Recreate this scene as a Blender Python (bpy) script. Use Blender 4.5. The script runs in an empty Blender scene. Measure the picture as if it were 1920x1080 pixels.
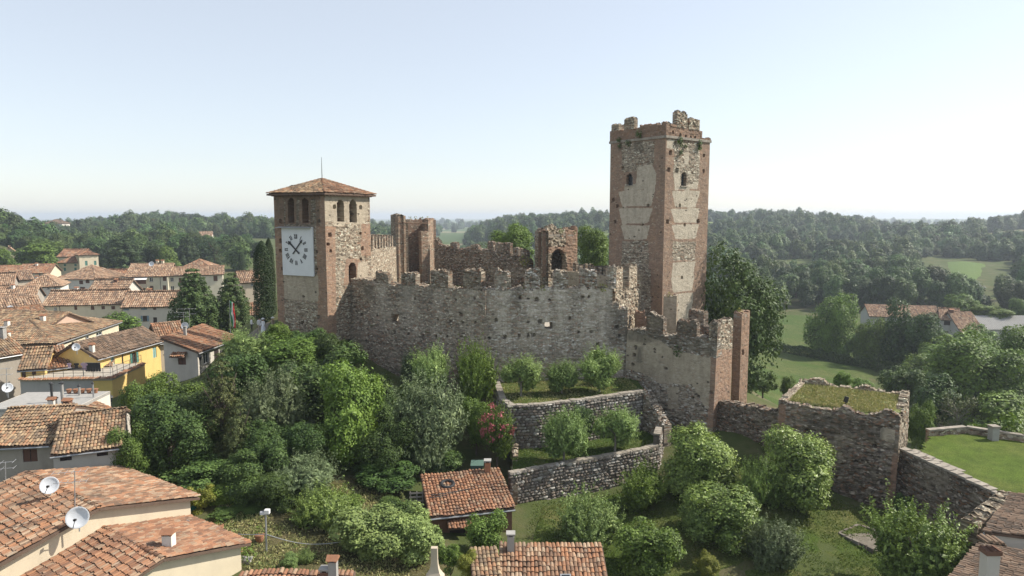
import bpy, math, random
import numpy as np
from mathutils import Vector, Matrix, Euler

# ------------------------------------------------------------------ camera, sky, sun, exposure
SC = bpy.context.scene
CAMZ = 40.0
PITCH = math.radians(6.02)
FPX = 1280.0                      # focal length in photograph pixels (1920 wide)
SUN_EL, SUN_AZ = math.radians(43), math.radians(13)   # azimuth: forward of due right

cam_d = bpy.data.cameras.new('camera'); cam = bpy.data.objects.new('camera', cam_d)
SC.collection.objects.link(cam); SC.camera = cam
cam_d.lens = 24; cam_d.sensor_width = 36; cam_d.clip_start = 0.5; cam_d.clip_end = 30000
cam.location = (0, 0, CAMZ); cam.rotation_euler = (math.pi/2 - PITCH, 0, 0)

world = bpy.data.worlds.new('World'); SC.world = world; world.use_nodes = True
wt = world.node_tree; wt.nodes.clear()
sky = wt.nodes.new('ShaderNodeTexSky'); sky.sky_type = 'NISHITA'; sky.sun_disc = False
sky.sun_elevation = SUN_EL; sky.sun_rotation = math.pi/2 - SUN_AZ
sky.altitude = 0; sky.air_density = 1.0; sky.dust_density = 0.55; sky.ozone_density = 1.0
bg = wt.nodes.new('ShaderNodeBackground'); bg.inputs[1].default_value = 0.112
wo = wt.nodes.new('ShaderNodeOutputWorld')
hsv = wt.nodes.new('ShaderNodeHueSaturation'); hsv.inputs['Saturation'].default_value = 0.70
hz_mix = wt.nodes.new('ShaderNodeMix'); hz_mix.data_type = 'RGBA'; hz_mix.inputs[0].default_value = 0.34; hz_mix.inputs[7].default_value = (6.9, 7.25, 7.7, 1)   # even summer haze
wt.links.new(sky.outputs[0], hsv.inputs['Color']); wt.links.new(hsv.outputs[0], hz_mix.inputs[6])
wt.links.new(hz_mix.outputs[2], bg.inputs[0]); wt.links.new(bg.outputs[0], wo.inputs[0])

sun_d = bpy.data.lights.new('sun', 'SUN'); sun = bpy.data.objects.new('sun', sun_d)
SC.collection.objects.link(sun)
sun_d.energy = 5.0; sun_d.angle = math.radians(0.6); sun_d.color = (1.0, 0.93, 0.82)
SUN = Vector((math.cos(SUN_EL)*math.cos(SUN_AZ), math.cos(SUN_EL)*math.sin(SUN_AZ), math.sin(SUN_EL)))
sun.rotation_euler = SUN.to_track_quat('Z', 'Y').to_euler(); sun.location = (60, 40, 120)

SC.view_settings.view_transform = 'Standard'; SC.view_settings.look = 'None'
SC.view_settings.gamma = 1.0; SC.view_settings.use_curve_mapping = False
SC.view_settings.exposure = 0.50
SC.render.engine = 'CYCLES'
SC.cycles.use_denoising = True
SC.cycles.max_bounces = 6; SC.cycles.diffuse_bounces = 3; SC.cycles.transmission_bounces = 4
SC.cycles.transparent_max_bounces = 6; SC.cycles.volume_bounces = 0
SC.cycles.use_adaptive_sampling = True; SC.cycles.adaptive_threshold = 0.015

# ------------------------------------------------------------------ helpers
COL = SC.collection
CP, SP = math.cos(PITCH), math.sin(PITCH)
def P(px, py, D):
    """world point seen at photograph pixel (px,py) at ground distance D"""
    a = (px-960)/FPX; b = (py-540)/FPX
    k = D/(CP - b*SP)
    return Vector((a*k, D, CAMZ + k*(-SP - b*CP)))
def G(px, D, z):
    """world point in the direction px at distance D with world height z"""
    return Vector(((px-960)/FPX*(D*CP - (z-CAMZ)*SP), D, z))
def DZ(px, py, z):
    """world point at pixel with world height z"""
    a = (px-960)/FPX; b = (py-540)/FPX
    k = (z-CAMZ)/(-SP - b*CP)
    return Vector((a*k, k*(CP-b*SP), z))
def nz(*s):
    return np.array(s, dtype=np.float64)
def pix2uv(px, py, A, B, z0):
    """intersection of a pixel's ray with the vertical plane through A-B -> (u along, v above z0)"""
    a = (px-960)/FPX; b = (py-540)/FPX
    d = (a, CP-b*SP, -SP-b*CP)
    tx, ty = B[0]-A[0], B[1]-A[1]; L = math.hypot(tx, ty); tx /= L; ty /= L
    det = d[0]*(-ty) + tx*d[1]
    k = (A[0]*(-ty) + tx*A[1])/det
    x, y = k*d[0], k*d[1]
    return ((x-A[0])*tx + (y-A[1])*ty, CAMZ + k*d[2] - z0)

def tag(o, label=None, cat=None, group=None, kind=None):
    if label: o['label'] = label
    if cat: o['category'] = cat
    if group: o['group'] = group
    if kind: o['kind'] = kind
    return o
def empty(name, loc=(0, 0, 0), label=None, cat=None, group=None, rz=0.0):
    o = bpy.data.objects.new(name, None); COL.objects.link(o); o.location = loc
    o.rotation_euler = (0, 0, rz); o.empty_display_size = 0.5
    if cat: o['kind'] = 'thing'
    return tag(o, label, cat, group)
def link(name, me, parent=None, mw=None):
    o = bpy.data.objects.new(name, me); COL.objects.link(o)
    if parent is not None:
        o.parent = parent
        o.matrix_parent_inverse = pinv(parent)
    if mw is not None: o.matrix_basis = mw
    return o
_pinv = {}
def wm(o):
    m = Matrix.LocRotScale(o.location, o.rotation_euler, o.scale) if o.parent is None else None
    if o.parent is not None:
        m = wm(o.parent) @ o.matrix_parent_inverse @ Matrix.LocRotScale(o.location, o.rotation_euler, o.scale)
    return m
def pinv(p):
    k = p.name
    if k not in _pinv: _pinv[k] = wm(p).inverted()
    return _pinv[k]

def mkmesh(name, V, F, mat=None, uv=None, col=None, smooth=False, wash=None):
    """V (n,3); F = int array (m,4) or list of arrays / list of tuples"""
    me = bpy.data.meshes.new(name)
    V = np.asarray(V, dtype=np.float32).reshape(-1, 3)
    if isinstance(F, np.ndarray): F = [F]
    if F and not isinstance(F[0], np.ndarray):
        sizes = np.array([len(f) for f in F], dtype=np.int32)
        loops = np.array([i for f in F for i in f], dtype=np.int32)
    else:
        F = [f for f in F if len(f)]
        sizes = np.concatenate([np.full(len(f), f.shape[1], dtype=np.int32) for f in F]) if F else np.zeros(0, np.int32)
        loops = np.concatenate([f.ravel() for f in F]).astype(np.int32) if F else np.zeros(0, np.int32)
    starts = np.concatenate([[0], np.cumsum(sizes)[:-1]]).astype(np.int32) if len(sizes) else sizes
    me.vertices.add(len(V)); me.vertices.foreach_set('co', V.ravel())
    me.loops.add(len(loops)); me.loops.foreach_set('vertex_index', loops)
    me.polygons.add(len(sizes)); me.polygons.foreach_set('loop_start', starts)
    if uv is not None:
        l = me.uv_layers.new(name='UVMap')
        l.data.foreach_set('uv', np.asarray(uv, dtype=np.float32)[loops].ravel())
    if col is not None:
        ca = me.color_attributes.new('zone', 'FLOAT_COLOR', 'POINT')
        c = np.ones((len(V), 4), np.float32); c[:, :np.asarray(col).shape[1]] = col
        ca.data.foreach_set('color', c.ravel())
    if wash is not None:
        wa = me.attributes.new('wash', 'FLOAT', 'POINT'); wa.data.foreach_set('value', np.asarray(wash, np.float32).ravel())
    me.polygons.foreach_set('use_smooth', np.full(len(sizes), bool(smooth)))
    me.update(calc_edges=True); me.validate(verbose=False)
    if mat is not None: me.materials.append(mat)
    return me

class MB:
    """collects simple shapes into one mesh"""
    def __init__(s): s.v = []; s.f = []
    def add(s, V, F):
        n = len(s.v); s.v += [tuple(p) for p in V]; s.f += [tuple(i+n for i in f) for f in F]; return s
    def box(s, lo, hi, M=None):
        x0, y0, z0 = lo; x1, y1, z1 = hi
        V = [Vector(p) for p in ((x0,y0,z0),(x1,y0,z0),(x1,y1,z0),(x0,y1,z0),(x0,y0,z1),(x1,y0,z1),(x1,y1,z1),(x0,y1,z1))]
        if M is not None: V = [M @ p for p in V]
        return s.add(V, [(0,3,2,1),(4,5,6,7),(0,1,5,4),(1,2,6,5),(2,3,7,6),(3,0,4,7)])
    def tube(s, pts, rad, n=8, cap=True):
        pts = [Vector(p) for p in pts]
        if not hasattr(rad, '__len__'): rad = [rad]*len(pts)
        V = []; F = []
        for i, p in enumerate(pts):
            t = (pts[min(i+1, len(pts)-1)] - pts[max(i-1, 0)]).normalized()
            a = t.orthogonal().normalized() if abs(t.z) > 0.9 else t.cross(Vector((0,0,1))).normalized()
            b = t.cross(a)
            for k in range(n):
                q = 2*math.pi*k/n
                V.append(p + (a*math.cos(q) + b*math.sin(q))*rad[i])
        for i in range(len(pts)-1):
            for k in range(n):
                F.append((i*n+k, i*n+(k+1)%n, (i+1)*n+(k+1)%n, (i+1)*n+k))
        if cap: F += [tuple(range(n))[::-1], tuple((len(pts)-1)*n+k for k in range(n))]
        return s.add(V, F)
    def lathe(s, prof, c, n=14, M=None):
        """prof: list of (radius, z)"""
        V = []; F = []
        for r, z in prof:
            for k in range(n):
                q = 2*math.pi*k/n
                p = Vector((r*math.cos(q), r*math.sin(q), z))
                V.append((M @ p) if M is not None else p + Vector(c))
        for i in range(len(prof)-1):
            for k in range(n):
                F.append((i*n+k, i*n+(k+1)%n, (i+1)*n+(k+1)%n, (i+1)*n+k))
        F += [tuple(range(n))[::-1], tuple((len(prof)-1)*n+k for k in range(n))]
        return s.add(V, F)
    def poly(s, pts, thick=None, nrm=None):
        pts = [Vector(p) for p in pts]; n = len(pts)
        if thick is None: return s.add(pts, [tuple(range(n))])
        nn = Vector(nrm) if nrm is not None else (pts[1]-pts[0]).cross(pts[2]-pts[0]).normalized()
        q = [p - nn*thick for p in pts]
        F = [tuple(range(n)), tuple(range(2*n-1, n-1, -1))]
        F += [(i, n+i, n+(i+1)%n, (i+1)%n) for i in range(n)]
        return s.add(pts+q, F)
    def build(s, name, mat, parent=None, smooth=False):
        return link(name, mkmesh(name, np.array([tuple(p) for p in s.v]), s.f, mat, smooth=smooth), parent)

# ---- value noise on numpy arrays
def _hash(ix, iy, seed):
    h = (ix.astype(np.int64)*374761393 + iy.astype(np.int64)*668265263 + int(seed)*1442695041) & 0x7fffffff
    h = ((h ^ (h >> 13))*1274126177) & 0x7fffffff
    return ((h ^ (h >> 16)) & 0xffff)/65535.0
def vnoise(x, y, seed=0):
    x = np.asarray(x, float); y = np.asarray(y, float)
    ix = np.floor(x); iy = np.floor(y); fx = x-ix; fy = y-iy
    fx = fx*fx*(3-2*fx); fy = fy*fy*(3-2*fy)
    a = _hash(ix, iy, seed); b = _hash(ix+1, iy, seed); c = _hash(ix, iy+1, seed); d = _hash(ix+1, iy+1, seed)
    return a*(1-fx)*(1-fy) + b*fx*(1-fy) + c*(1-fx)*fy + d*fx*fy
def fbm(x, y, seed=0, o=3):
    t = 0; a = 0.5; n = 0
    for i in range(o):
        t = t + a*vnoise(np.asarray(x)*2**i, np.asarray(y)*2**i, seed+i*17); n += a; a *= 0.5
    return t/n
def in_poly(u, v, poly):
    u = np.asarray(u); v = np.asarray(v); r = np.zeros(u.shape, bool); n = len(poly)
    for i in range(n):
        x0, y0 = poly[i]; x1, y1 = poly[(i+1) % n]
        if y0 == y1: continue
        c = ((y0 > v) != (y1 > v)) & (u < (x1-x0)*(v-y0)/(y1-y0)+x0)
        r ^= c
    return r
# ------------------------------------------------------------------ procedural materials
class NT:
    def __init__(s, name):
        s.m = bpy.data.materials.new(name); s.m.use_nodes = True; s.t = s.m.node_tree; s.t.nodes.clear()
        s.out = s.n('ShaderNodeOutputMaterial')
    def n(s, ty, **kw):
        x = s.t.nodes.new(ty)
        for k, v in kw.items(): setattr(x, k, v)
        return x
    def l(s, a, b): s.t.links.new(a, b)
    def val(s, x, inp):
        if isinstance(x, (int, float)): inp.default_value = x
        elif isinstance(x, tuple): inp.default_value = (*x, 1.0) if len(x) == 3 and len(inp.default_value) == 4 else x
        else: s.l(x, inp)
    def math(s, op, a, b=None, clamp=False):
        x = s.n('ShaderNodeMath', operation=op, use_clamp=clamp); s.val(a, x.inputs[0])
        if b is not None: s.val(b, x.inputs[1])
        return x.outputs[0]
    def mix(s, f, a, b, mode='MIX'):
        x = s.n('ShaderNodeMix', data_type='RGBA', blend_type=mode); s.val(f, x.inputs[0]); s.val(a, x.inputs[6]); s.val(b, x.inputs[7])
        return x.outputs[2]
    def ramp(s, f, stops, interp='LINEAR'):
        x = s.n('ShaderNodeValToRGB'); x.color_ramp.interpolation = interp
        e = x.color_ramp.elements
        while len(e) < len(stops): e.new(0.5)
        for i, (p, c) in enumerate(stops):
            e[i].position = p; e[i].color = (*c, 1) if isinstance(c, tuple) else (c, c, c, 1)
        s.l(f, x.inputs[0]); return x.outputs[0]
    def noise(s, vec, scale, detail=3, rough=0.55, dist=0.0):
        x = s.n('ShaderNodeTexNoise'); x.inputs['Scale'].default_value = scale; x.inputs['Detail'].default_value = detail
        x.inputs['Roughness'].default_value = rough; x.inputs['Distortion'].default_value = dist
        if vec is not None: s.l(vec, x.inputs['Vector'])
        return x.outputs['Fac']
    def mapping(s, vec, sc=(1, 1, 1), loc=(0, 0, 0)):
        x = s.n('ShaderNodeMapping'); x.inputs['Scale'].default_value = sc; x.inputs['Location'].default_value = loc
        s.l(vec, x.inputs['Vector']); return x.outputs[0]
    def vadd(s, a, b, op='ADD'):
        x = s.n('ShaderNodeVectorMath', operation=op); s.l(a, x.inputs[0]); s.val(b, x.inputs[1]); return x.outputs[0]
    def bsdf(s, col, rough=0.85, bump=None, bstr=0.4, bdist=0.05, spec=0.3, metal=0.0):
        b = s.n('ShaderNodeBsdfPrincipled'); s.val(col, b.inputs['Base Color']); s.val(rough, b.inputs['Roughness'])
        b.inputs['Specular IOR Level'].default_value = spec; b.inputs['Metallic'].default_value = metal
        if bump is not None:
            k = s.n('ShaderNodeBump'); k.inputs['Strength'].default_value = bstr; k.inputs['Distance'].default_value = bdist
            s.l(bump, k.inputs['Height']); s.l(k.outputs[0], b.inputs['Normal'])
        s.l(b.outputs[0], s.out.inputs['Surface']); return b
    def pos(s): return s.n('ShaderNodeNewGeometry').outputs['Position']
    def obj(s): return s.n('ShaderNodeTexCoord').outputs['Object']
    def uv(s): return s.n('ShaderNodeTexCoord').outputs['UV']

def m_plain(name, col, rough=0.7, var=0.15, scale=1.5, bump=0.0, metal=0.0, spec=0.3):
    n = NT(name); p = n.pos()
    f = n.noise(p, scale, 4)
    c = n.mix(f, tuple(max(0, x*(1-var*1.6)) for x in col), tuple(min(1, x*(1+var)) for x in col))
    n.bsdf(c, rough, f if bump else None, bump, 0.05, spec, metal); return n.m

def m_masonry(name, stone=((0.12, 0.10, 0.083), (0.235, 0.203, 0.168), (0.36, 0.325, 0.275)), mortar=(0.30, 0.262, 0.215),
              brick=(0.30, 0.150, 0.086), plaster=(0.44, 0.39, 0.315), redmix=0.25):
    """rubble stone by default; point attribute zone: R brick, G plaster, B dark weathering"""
    n = NT(name); uv = n.uv()
    at = n.n('ShaderNodeAttribute', attribute_name='zone'); sep = n.n('ShaderNodeSeparateColor'); n.l(at.outputs['Color'], sep.inputs[0])
    zr, zg, zb = sep.outputs[0], sep.outputs[1], sep.outputs[2]
    wob = n.n('ShaderNodeTexNoise'); wob.inputs['Scale'].default_value = 0.9; wob.inputs['Detail'].default_value = 3; n.l(uv, wob.inputs['Vector'])
    w2 = n.vadd(wob.outputs['Color'], (0.5, 0.5, 0.5), 'SUBTRACT')
    ws = n.n('ShaderNodeVectorMath', operation='SCALE'); n.l(w2, ws.inputs[0]); ws.inputs['Scale'].default_value = 0.45
    uvw = n.vadd(uv, ws.outputs[0])
    vo = n.n('ShaderNodeTexVoronoi', feature='F1'); vo.inputs['Scale'].default_value = 1.0; vo.inputs['Randomness'].default_value = 0.9
    mp = n.mapping(uvw, (3.9, 8.6, 1)); n.l(mp, vo.inputs['Vector'])
    ve = n.n('ShaderNodeTexVoronoi', feature='DISTANCE_TO_EDGE'); ve.inputs['Scale'].default_value = 1.0; ve.inputs['Randomness'].default_value = 0.9
    n.l(mp, ve.inputs['Vector'])
    sc = n.n('ShaderNodeSeparateColor'); n.l(vo.outputs['Color'], sc.inputs[0])
    stonec = n.ramp(sc.outputs[0], [(0.0, tuple(x*.6 for x in stone[0])), (0.22, stone[0]), (0.45, stone[1]), (0.75, stone[2]), (0.88, stone[2]), (0.9, tuple(min(0.62, x*1.75) for x in stone[2])), (1.0, tuple(min(0.62, x*1.75) for x in stone[2]))])
    redd = n.math('GREATER_THAN', sc.outputs[1], 1-redmix)
    stonec = n.mix(n.math('MULTIPLY', redd, 0.75), stonec, tuple(x*0.8 for x in brick))
    mort = n.math('LESS_THAN', ve.outputs['Distance'], 0.09)
    big = n.noise(uv, 0.35, 4, 0.6)
    med = n.noise(uv, 1.7, 4, 0.65)
    mortc = n.mix(med, tuple(x*0.25 for x in mortar), tuple(x*0.85 for x in mortar))
    base = n.mix(n.math('MULTIPLY', mort, 0.65), stonec, mortc)
    # courses: long dark joints
    wv = n.n('ShaderNodeTexWave', wave_type='BANDS', bands_direction='Y'); wv.inputs['Scale'].default_value = 0.55
    wv.inputs['Distortion'].default_value = 1.6; wv.inputs['Detail'].default_value = 3; wv.inputs['Detail Scale'].default_value = 1.2
    n.l(uvw, wv.inputs['Vector'])
    joint = n.math('MULTIPLY', n.ramp(wv.outputs['Fac'], [(0.0, 1.0), (0.24, 0.0)]), n.ramp(n.noise(uv, 0.8, 3), [(0.4, 0.0), (0.6, 0.8)]))
    base = n.mix(n.math('MULTIPLY', joint, 0.75), base, (0.045, 0.036, 0.03))
    # pale worn render over stone in patches
    pat = n.ramp(n.math('ADD', n.math('MULTIPLY', big, 0.7), n.math('MULTIPLY', med, 0.45)), [(0.56, 0.0), (0.68, 1.0)])
    base = n.mix(n.math('MULTIPLY', pat, 0.45), base, tuple(x*0.78 for x in plaster))
    # pits and pale spots
    v3 = n.n('ShaderNodeTexVoronoi', feature='F1'); v3.inputs['Scale'].default_value = 1.1; n.l(n.mapping(uvw, (1, 1.5, 1)), v3.inputs['Vector'])
    s3 = n.n('ShaderNodeSeparateColor'); n.l(v3.outputs['Color'], s3.inputs[0])
    pit = n.math('MULTIPLY', n.math('LESS_THAN', v3.outputs['Distance'], 0.16), n.math('GREATER_THAN', s3.outputs[0], 0.55))
    pale = n.math('MULTIPLY', n.math('LESS_THAN', v3.outputs['Distance'], 0.2), n.math('LESS_THAN', s3.outputs[0], 0.22))
    base = n.mix(n.math('MULTIPLY', pale, 0.7), base, (0.46, 0.43, 0.39))
    # brick
    bt = n.n('ShaderNodeTexBrick'); bt.inputs['Scale'].default_value = 1.0; bt.inputs['Brick Width'].default_value = 0.27
    bt.inputs['Row Height'].default_value = 0.085; bt.inputs['Mortar Size'].default_value = 0.014; bt.inputs['Bias'].default_value = -0.1
    bt.inputs['Color1'].default_value = (*[x*1.25 for x in brick], 1); bt.inputs['Color2'].default_value = (*[x*0.6 for x in brick], 1)
    bt.inputs['Mortar'].default_value = (*[x*0.95 for x in mortar], 1); n.l(uv, bt.inputs['Vector'])
    bc = n.mix(n.ramp(n.noise(uv, 1.1, 5, 0.7), [(0.35, 0.0), (0.65, 0.85)]), bt.outputs['Color'], tuple(0.45*x+0.085 for x in brick))
    bc = n.mix(n.math('MULTIPLY', n.ramp(n.noise(uv, 2.7, 4, 0.7), [(0.5, 0.0), (0.64, 1.0)]), 0.42), bc, stonec)
    bc = n.mix(n.ramp(n.noise(n.mapping(uv, (0.5, 3.0, 1)), 1.2, 4, 0.7), [(0.5, 0.0), (0.75, 0.5)]), bc, (0.33, 0.24, 0.19))
    edge = n.math('ADD', n.math('MULTIPLY', n.math('SUBTRACT', med, 0.5), 0.8), 0.0)
    fb = n.ramp(n.math('ADD', zr, edge), [(0.42, 0.0), (0.56, 1.0)])
    fp = n.ramp(n.math('ADD', zg, edge), [(0.42, 0.0), (0.54, 1.0)])
    base = n.mix(n.math('MULTIPLY', fb, 0.93), base, bc)
    pm = n.noise(uv, 2.4, 5, 0.65)
    pc = n.mix(pm, tuple(x*0.55 for x in plaster), tuple(min(0.75, x*1.2) for x in plaster))
    pc = n.mix(n.math('MULTIPLY', n.ramp(n.noise(uv, 0.75, 5, 0.7), [(0.45, 0.0), (0.62, 1.0)]), 0.28), pc, stonec)
    pc = n.mix(n.ramp(n.noise(n.mapping(uv, (3.4, 5.2, 1)), 1.0, 3, 0.6), [(0.6, 0.0), (0.68, 0.55)]), pc, (0.17, 0.145, 0.12))
    base = n.mix(fp, base, pc)
    base = n.mix(n.math('MULTIPLY', pit, 0.8), base, (0.05, 0.042, 0.036))
    dk = n.math('MULTIPLY', zb, n.ramp(n.noise(n.mapping(uv, (1.3, 0.35, 1)), 1.4, 5, 0.7), [(0.25, 0.25), (0.7, 1.0)]))
    base = n.mix(n.math('MULTIPLY', dk, 0.72), base, (0.055, 0.052, 0.042))
    gr = n.ramp(n.noise(n.mapping(uv, (2.0, 0.5, 1)), 0.8, 5, 0.65), [(0.45, 0.0), (0.75, 0.4)])
    base = n.mix(gr, base, (0.12, 0.105, 0.09))
    wsh = n.n('ShaderNodeAttribute', attribute_name='wash').outputs['Fac']
    wn = n.math('MULTIPLY', wsh, n.ramp(n.noise(n.mapping(uv, (2.2, 1.0, 1)), 1.1, 5, 0.7), [(0.25, 0.15), (0.6, 1.0)]))
    base = n.mix(n.math('MULTIPLY', wn, 0.72), base, (0.56, 0.52, 0.46))
    h = n.math('ADD', n.math('MULTIPLY', n.math('MINIMUM', ve.outputs['Distance'], 0.25), 1.6), n.math('MULTIPLY', n.noise(uv, 6, 5, 0.7), 0.5))
    h = n.math('SUBTRACT', h, n.math('MULTIPLY', pit, 0.7))
    wt_ = n.n('ShaderNodeMix', data_type='RGBA', blend_type='MULTIPLY'); wt_.inputs[0].default_value = 1.0; n.l(base, wt_.inputs[6]); wt_.inputs[7].default_value = (1.04, 1.0, 0.94, 1)
    n.bsdf(wt_.outputs[2], 0.92, h, 0.6, 0.06, 0.15); return n.m

def m_tiles(name, cols, lichen=0.35, rough=0.85):
    """roof tile colours; each tile (object or loose piece) gets its own"""
    n = NT(name)
    r = n.math('FRACT', n.math('ADD', n.n('ShaderNodeObjectInfo').outputs['Random'], n.n('ShaderNodeNewGeometry').outputs['Random Per Island']))
    k = len(cols)
    c = n.ramp(r, [((i+0.0)/k, cols[i]) for i in range(k)], 'CONSTANT')
    p = n.pos()
    f = n.noise(p, 9, 4, 0.65); c = n.mix(n.math('MULTIPLY', f, 0.55), c, tuple(x*0.45 for x in cols[0]))
    d = n.ramp(n.noise(p, 0.55, 5, 0.72), [(0.42, 0.0), (0.66, 1.0)])
    c = n.mix(n.math('MULTIPLY', d, lichen), c, (0.075, 0.062, 0.05))
    d2 = n.ramp(n.noise(p, 2.6, 4, 0.7), [(0.56, 0.0), (0.66, 1.0)])
    c = n.mix(n.math('MULTIPLY', d2, 0.35), c, (0.30, 0.27, 0.22))
    n.bsdf(c, rough, f, 0.5, 0.02, 0.2); return n.m

def m_leaf(name, c0, c1, c2, trans=0.3, rough=0.55, tint=0.35):
    n = NT(name)
    isl = n.n('ShaderNodeNewGeometry').outputs['Random Per Island']
    ob = n.n('ShaderNodeObjectInfo').outputs['Random']
    c = n.ramp(isl, [(0.0, c0), (0.55, c1), (1.0, c2)])
    lowf = n.noise(n.obj(), 2.2, 2, 0.5)
    c = n.mix(n.ramp(lowf, [(0.35, 0.0), (0.7, 0.55)]), c, tuple(x*1.35 for x in c2))
    hs = n.n('ShaderNodeHueSaturation')
    n.l(n.math('ADD', 0.5-0.03*tint, n.math('MULTIPLY', ob, 0.06*tint)), hs.inputs['Hue'])
    n.l(n.math('ADD', 1-0.5*tint, n.math('MULTIPLY', n.math('FRACT', n.math('MULTIPLY', ob, 7.3)), 1.0*tint)), hs.inputs['Value'])
    n.l(c, hs.inputs['Color']); c = hs.outputs[0]
    b = n.n('ShaderNodeBsdfPrincipled'); n.l(c, b.inputs['Base Color']); b.inputs['Roughness'].default_value = rough
    b.inputs['Specular IOR Level'].default_value = 0.25
    t = n.n('ShaderNodeBsdfTranslucent'); n.l(n.mix(0.5, c, (c2[0]*1.6, c2[1]*1.6, c2[2]*0.8)), t.inputs[0])
    mx = n.n('ShaderNodeMixShader'); mx.inputs[0].default_value = trans*0.5
    n.l(b.outputs[0], mx.inputs[1]); n.l(t.outputs[0], mx.inputs[2]); n.l(mx.outputs[0], n.out.inputs['Surface']); return n.m

def m_grass(name, a, b, dry, dryamt=0.5, sc=0.25):
    n = NT(name); p = n.pos()
    c = n.mix(n.noise(p, 3.0, 5, 0.7), a, b)
    c = n.mix(n.math('MULTIPLY', n.ramp(n.noise(p, sc, 5, 0.65), [(0.42, 0.0), (0.66, 1.0)]), dryamt), c, dry)
    c = n.mix(n.ramp(n.noise(p, 1.1, 5, 0.75), [(0.42, 0.0), (0.62, 0.55)]), c, tuple(x*0.55 for x in a))
    c = n.mix(n.ramp(n.noise(p, 9, 4, 0.75), [(0.38, 0.6), (0.58, 0.0)]), c, tuple(x*0.35 for x in a))
    n.bsdf(c, 0.9, n.noise(p, 9, 5, 0.75), 0.8, 0.12, 0.1); return n.m

M = {}
M['masonry'] = m_masonry('masonry')
M['masonry_grey'] = m_masonry('masonry_grey', ((0.13, 0.115, 0.10), (0.285, 0.257, 0.222), (0.44, 0.41, 0.365)), (0.39, 0.355, 0.305), redmix=0.17)
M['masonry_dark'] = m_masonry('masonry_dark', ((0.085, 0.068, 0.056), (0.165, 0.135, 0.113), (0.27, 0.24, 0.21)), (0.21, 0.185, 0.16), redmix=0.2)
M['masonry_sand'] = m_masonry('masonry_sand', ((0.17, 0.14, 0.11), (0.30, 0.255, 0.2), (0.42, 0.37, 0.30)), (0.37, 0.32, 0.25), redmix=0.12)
M['masonry_tower'] = m_masonry('masonry_tower', ((0.17, 0.145, 0.12), (0.30, 0.26, 0.21), (0.42, 0.375, 0.31)), (0.37, 0.325, 0.26), brick=(0.275, 0.15, 0.095), plaster=(0.53, 0.485, 0.41), redmix=0.12)
M['cobble_core'] = m_plain('cobble_core', (0.13, 0.115, 0.10), 0.95, 0.3, 3, 0.6)
M['coping'] = m_plain('coping', (0.31, 0.275, 0.23), 0.9, 0.45, 2.5, 0.5)
def m_stones(name, cols):
    n = NT(name); r = n.math('FRACT', n.math('ADD', n.n('ShaderNodeObjectInfo').outputs['Random'], n.n('ShaderNodeNewGeometry').outputs['Random Per Island']))
    c = n.ramp(r, [(i/len(cols), cols[i]) for i in range(len(cols))], 'CONSTANT'); p = n.pos(); f = n.noise(p, 7, 4, 0.7)
    c = n.mix(n.math('MULTIPLY', f, 0.5), c, (0.11, 0.10, 0.09)); n.bsdf(c, 0.9, f, 0.5, 0.04, 0.2); return n.m
M['stones'] = m_stones('stones', [(0.14, 0.12, 0.10), (0.21, 0.185, 0.16), (0.26, 0.235, 0.205), (0.18, 0.145, 0.12), (0.33, 0.305, 0.27), (0.19, 0.17, 0.145), (0.24, 0.195, 0.155), (0.44, 0.42, 0.38)])
M['tile_old'] = m_tiles('tile_old', [(0.402, 0.257, 0.167), (0.319, 0.202, 0.131), (0.464, 0.321, 0.212), (0.258, 0.168, 0.112), (0.494, 0.355, 0.244), (0.371, 0.222, 0.140), (0.206, 0.143, 0.104)], 0.28)
M['tile_red'] = m_tiles('tile_red', [(0.381, 0.193, 0.108), (0.309, 0.148, 0.086), (0.433, 0.242, 0.145), (0.258, 0.133, 0.081), (0.402, 0.213, 0.122), (0.391, 0.276, 0.185), (0.206, 0.119, 0.081)], 0.45)
M['tile_warm'] = m_tiles('tile_warm', [(0.412, 0.207, 0.112), (0.340, 0.178, 0.104), (0.474, 0.316, 0.204), (0.247, 0.148, 0.095), (0.381, 0.193, 0.108), (0.464, 0.351, 0.244), (0.175, 0.114, 0.077), (0.330, 0.207, 0.131)], 0.65)
M['tile_worn'] = m_tiles('tile_worn', [(0.412, 0.287, 0.171), (0.309, 0.198, 0.122), (0.247, 0.168, 0.108), (0.443, 0.326, 0.204), (0.371, 0.198, 0.112), (0.175, 0.128, 0.090)], 0.65)
M['tile_dark'] = m_tiles('tile_dark', [(0.206, 0.139, 0.095), (0.154, 0.108, 0.077), (0.268, 0.178, 0.122), (0.124, 0.094, 0.072), (0.309, 0.218, 0.153)], 0.45)
M['under'] = m_plain('under', (0.14, 0.095, 0.07), 0.9, 0.3, 2)
M['wood'] = m_plain('wood', (0.16, 0.10, 0.065), 0.8, 0.3, 5)
M['wood_grey'] = m_plain('wood_grey', (0.26, 0.235, 0.205), 0.85, 0.3, 5)
M['bark'] = m_plain('bark', (0.12, 0.095, 0.075), 0.95, 0.35, 4, 0.6)
M['bark_grey'] = m_plain('bark_grey', (0.22, 0.20, 0.17), 0.95, 0.35, 4, 0.6)
M['dark'] = m_plain('dark', (0.012, 0.012, 0.013), 0.5, 0.2)
M['glass'] = m_plain('glass', (0.03, 0.035, 0.04), 0.12, 0.3, 0.8, spec=0.6)
M['metal_grey'] = m_plain('metal_grey', (0.36, 0.37, 0.38), 0.5, 0.15, 4, metal=0.4)
M['metal_dark'] = m_plain('metal_dark', (0.05, 0.05, 0.052), 0.5, 0.2, 4, metal=0.3)
M['white'] = m_plain('white', (0.74, 0.74, 0.72), 0.6, 0.08, 2)
M['dish'] = m_plain('dish', (0.62, 0.64, 0.67), 0.45, 0.06, 3)
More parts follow.
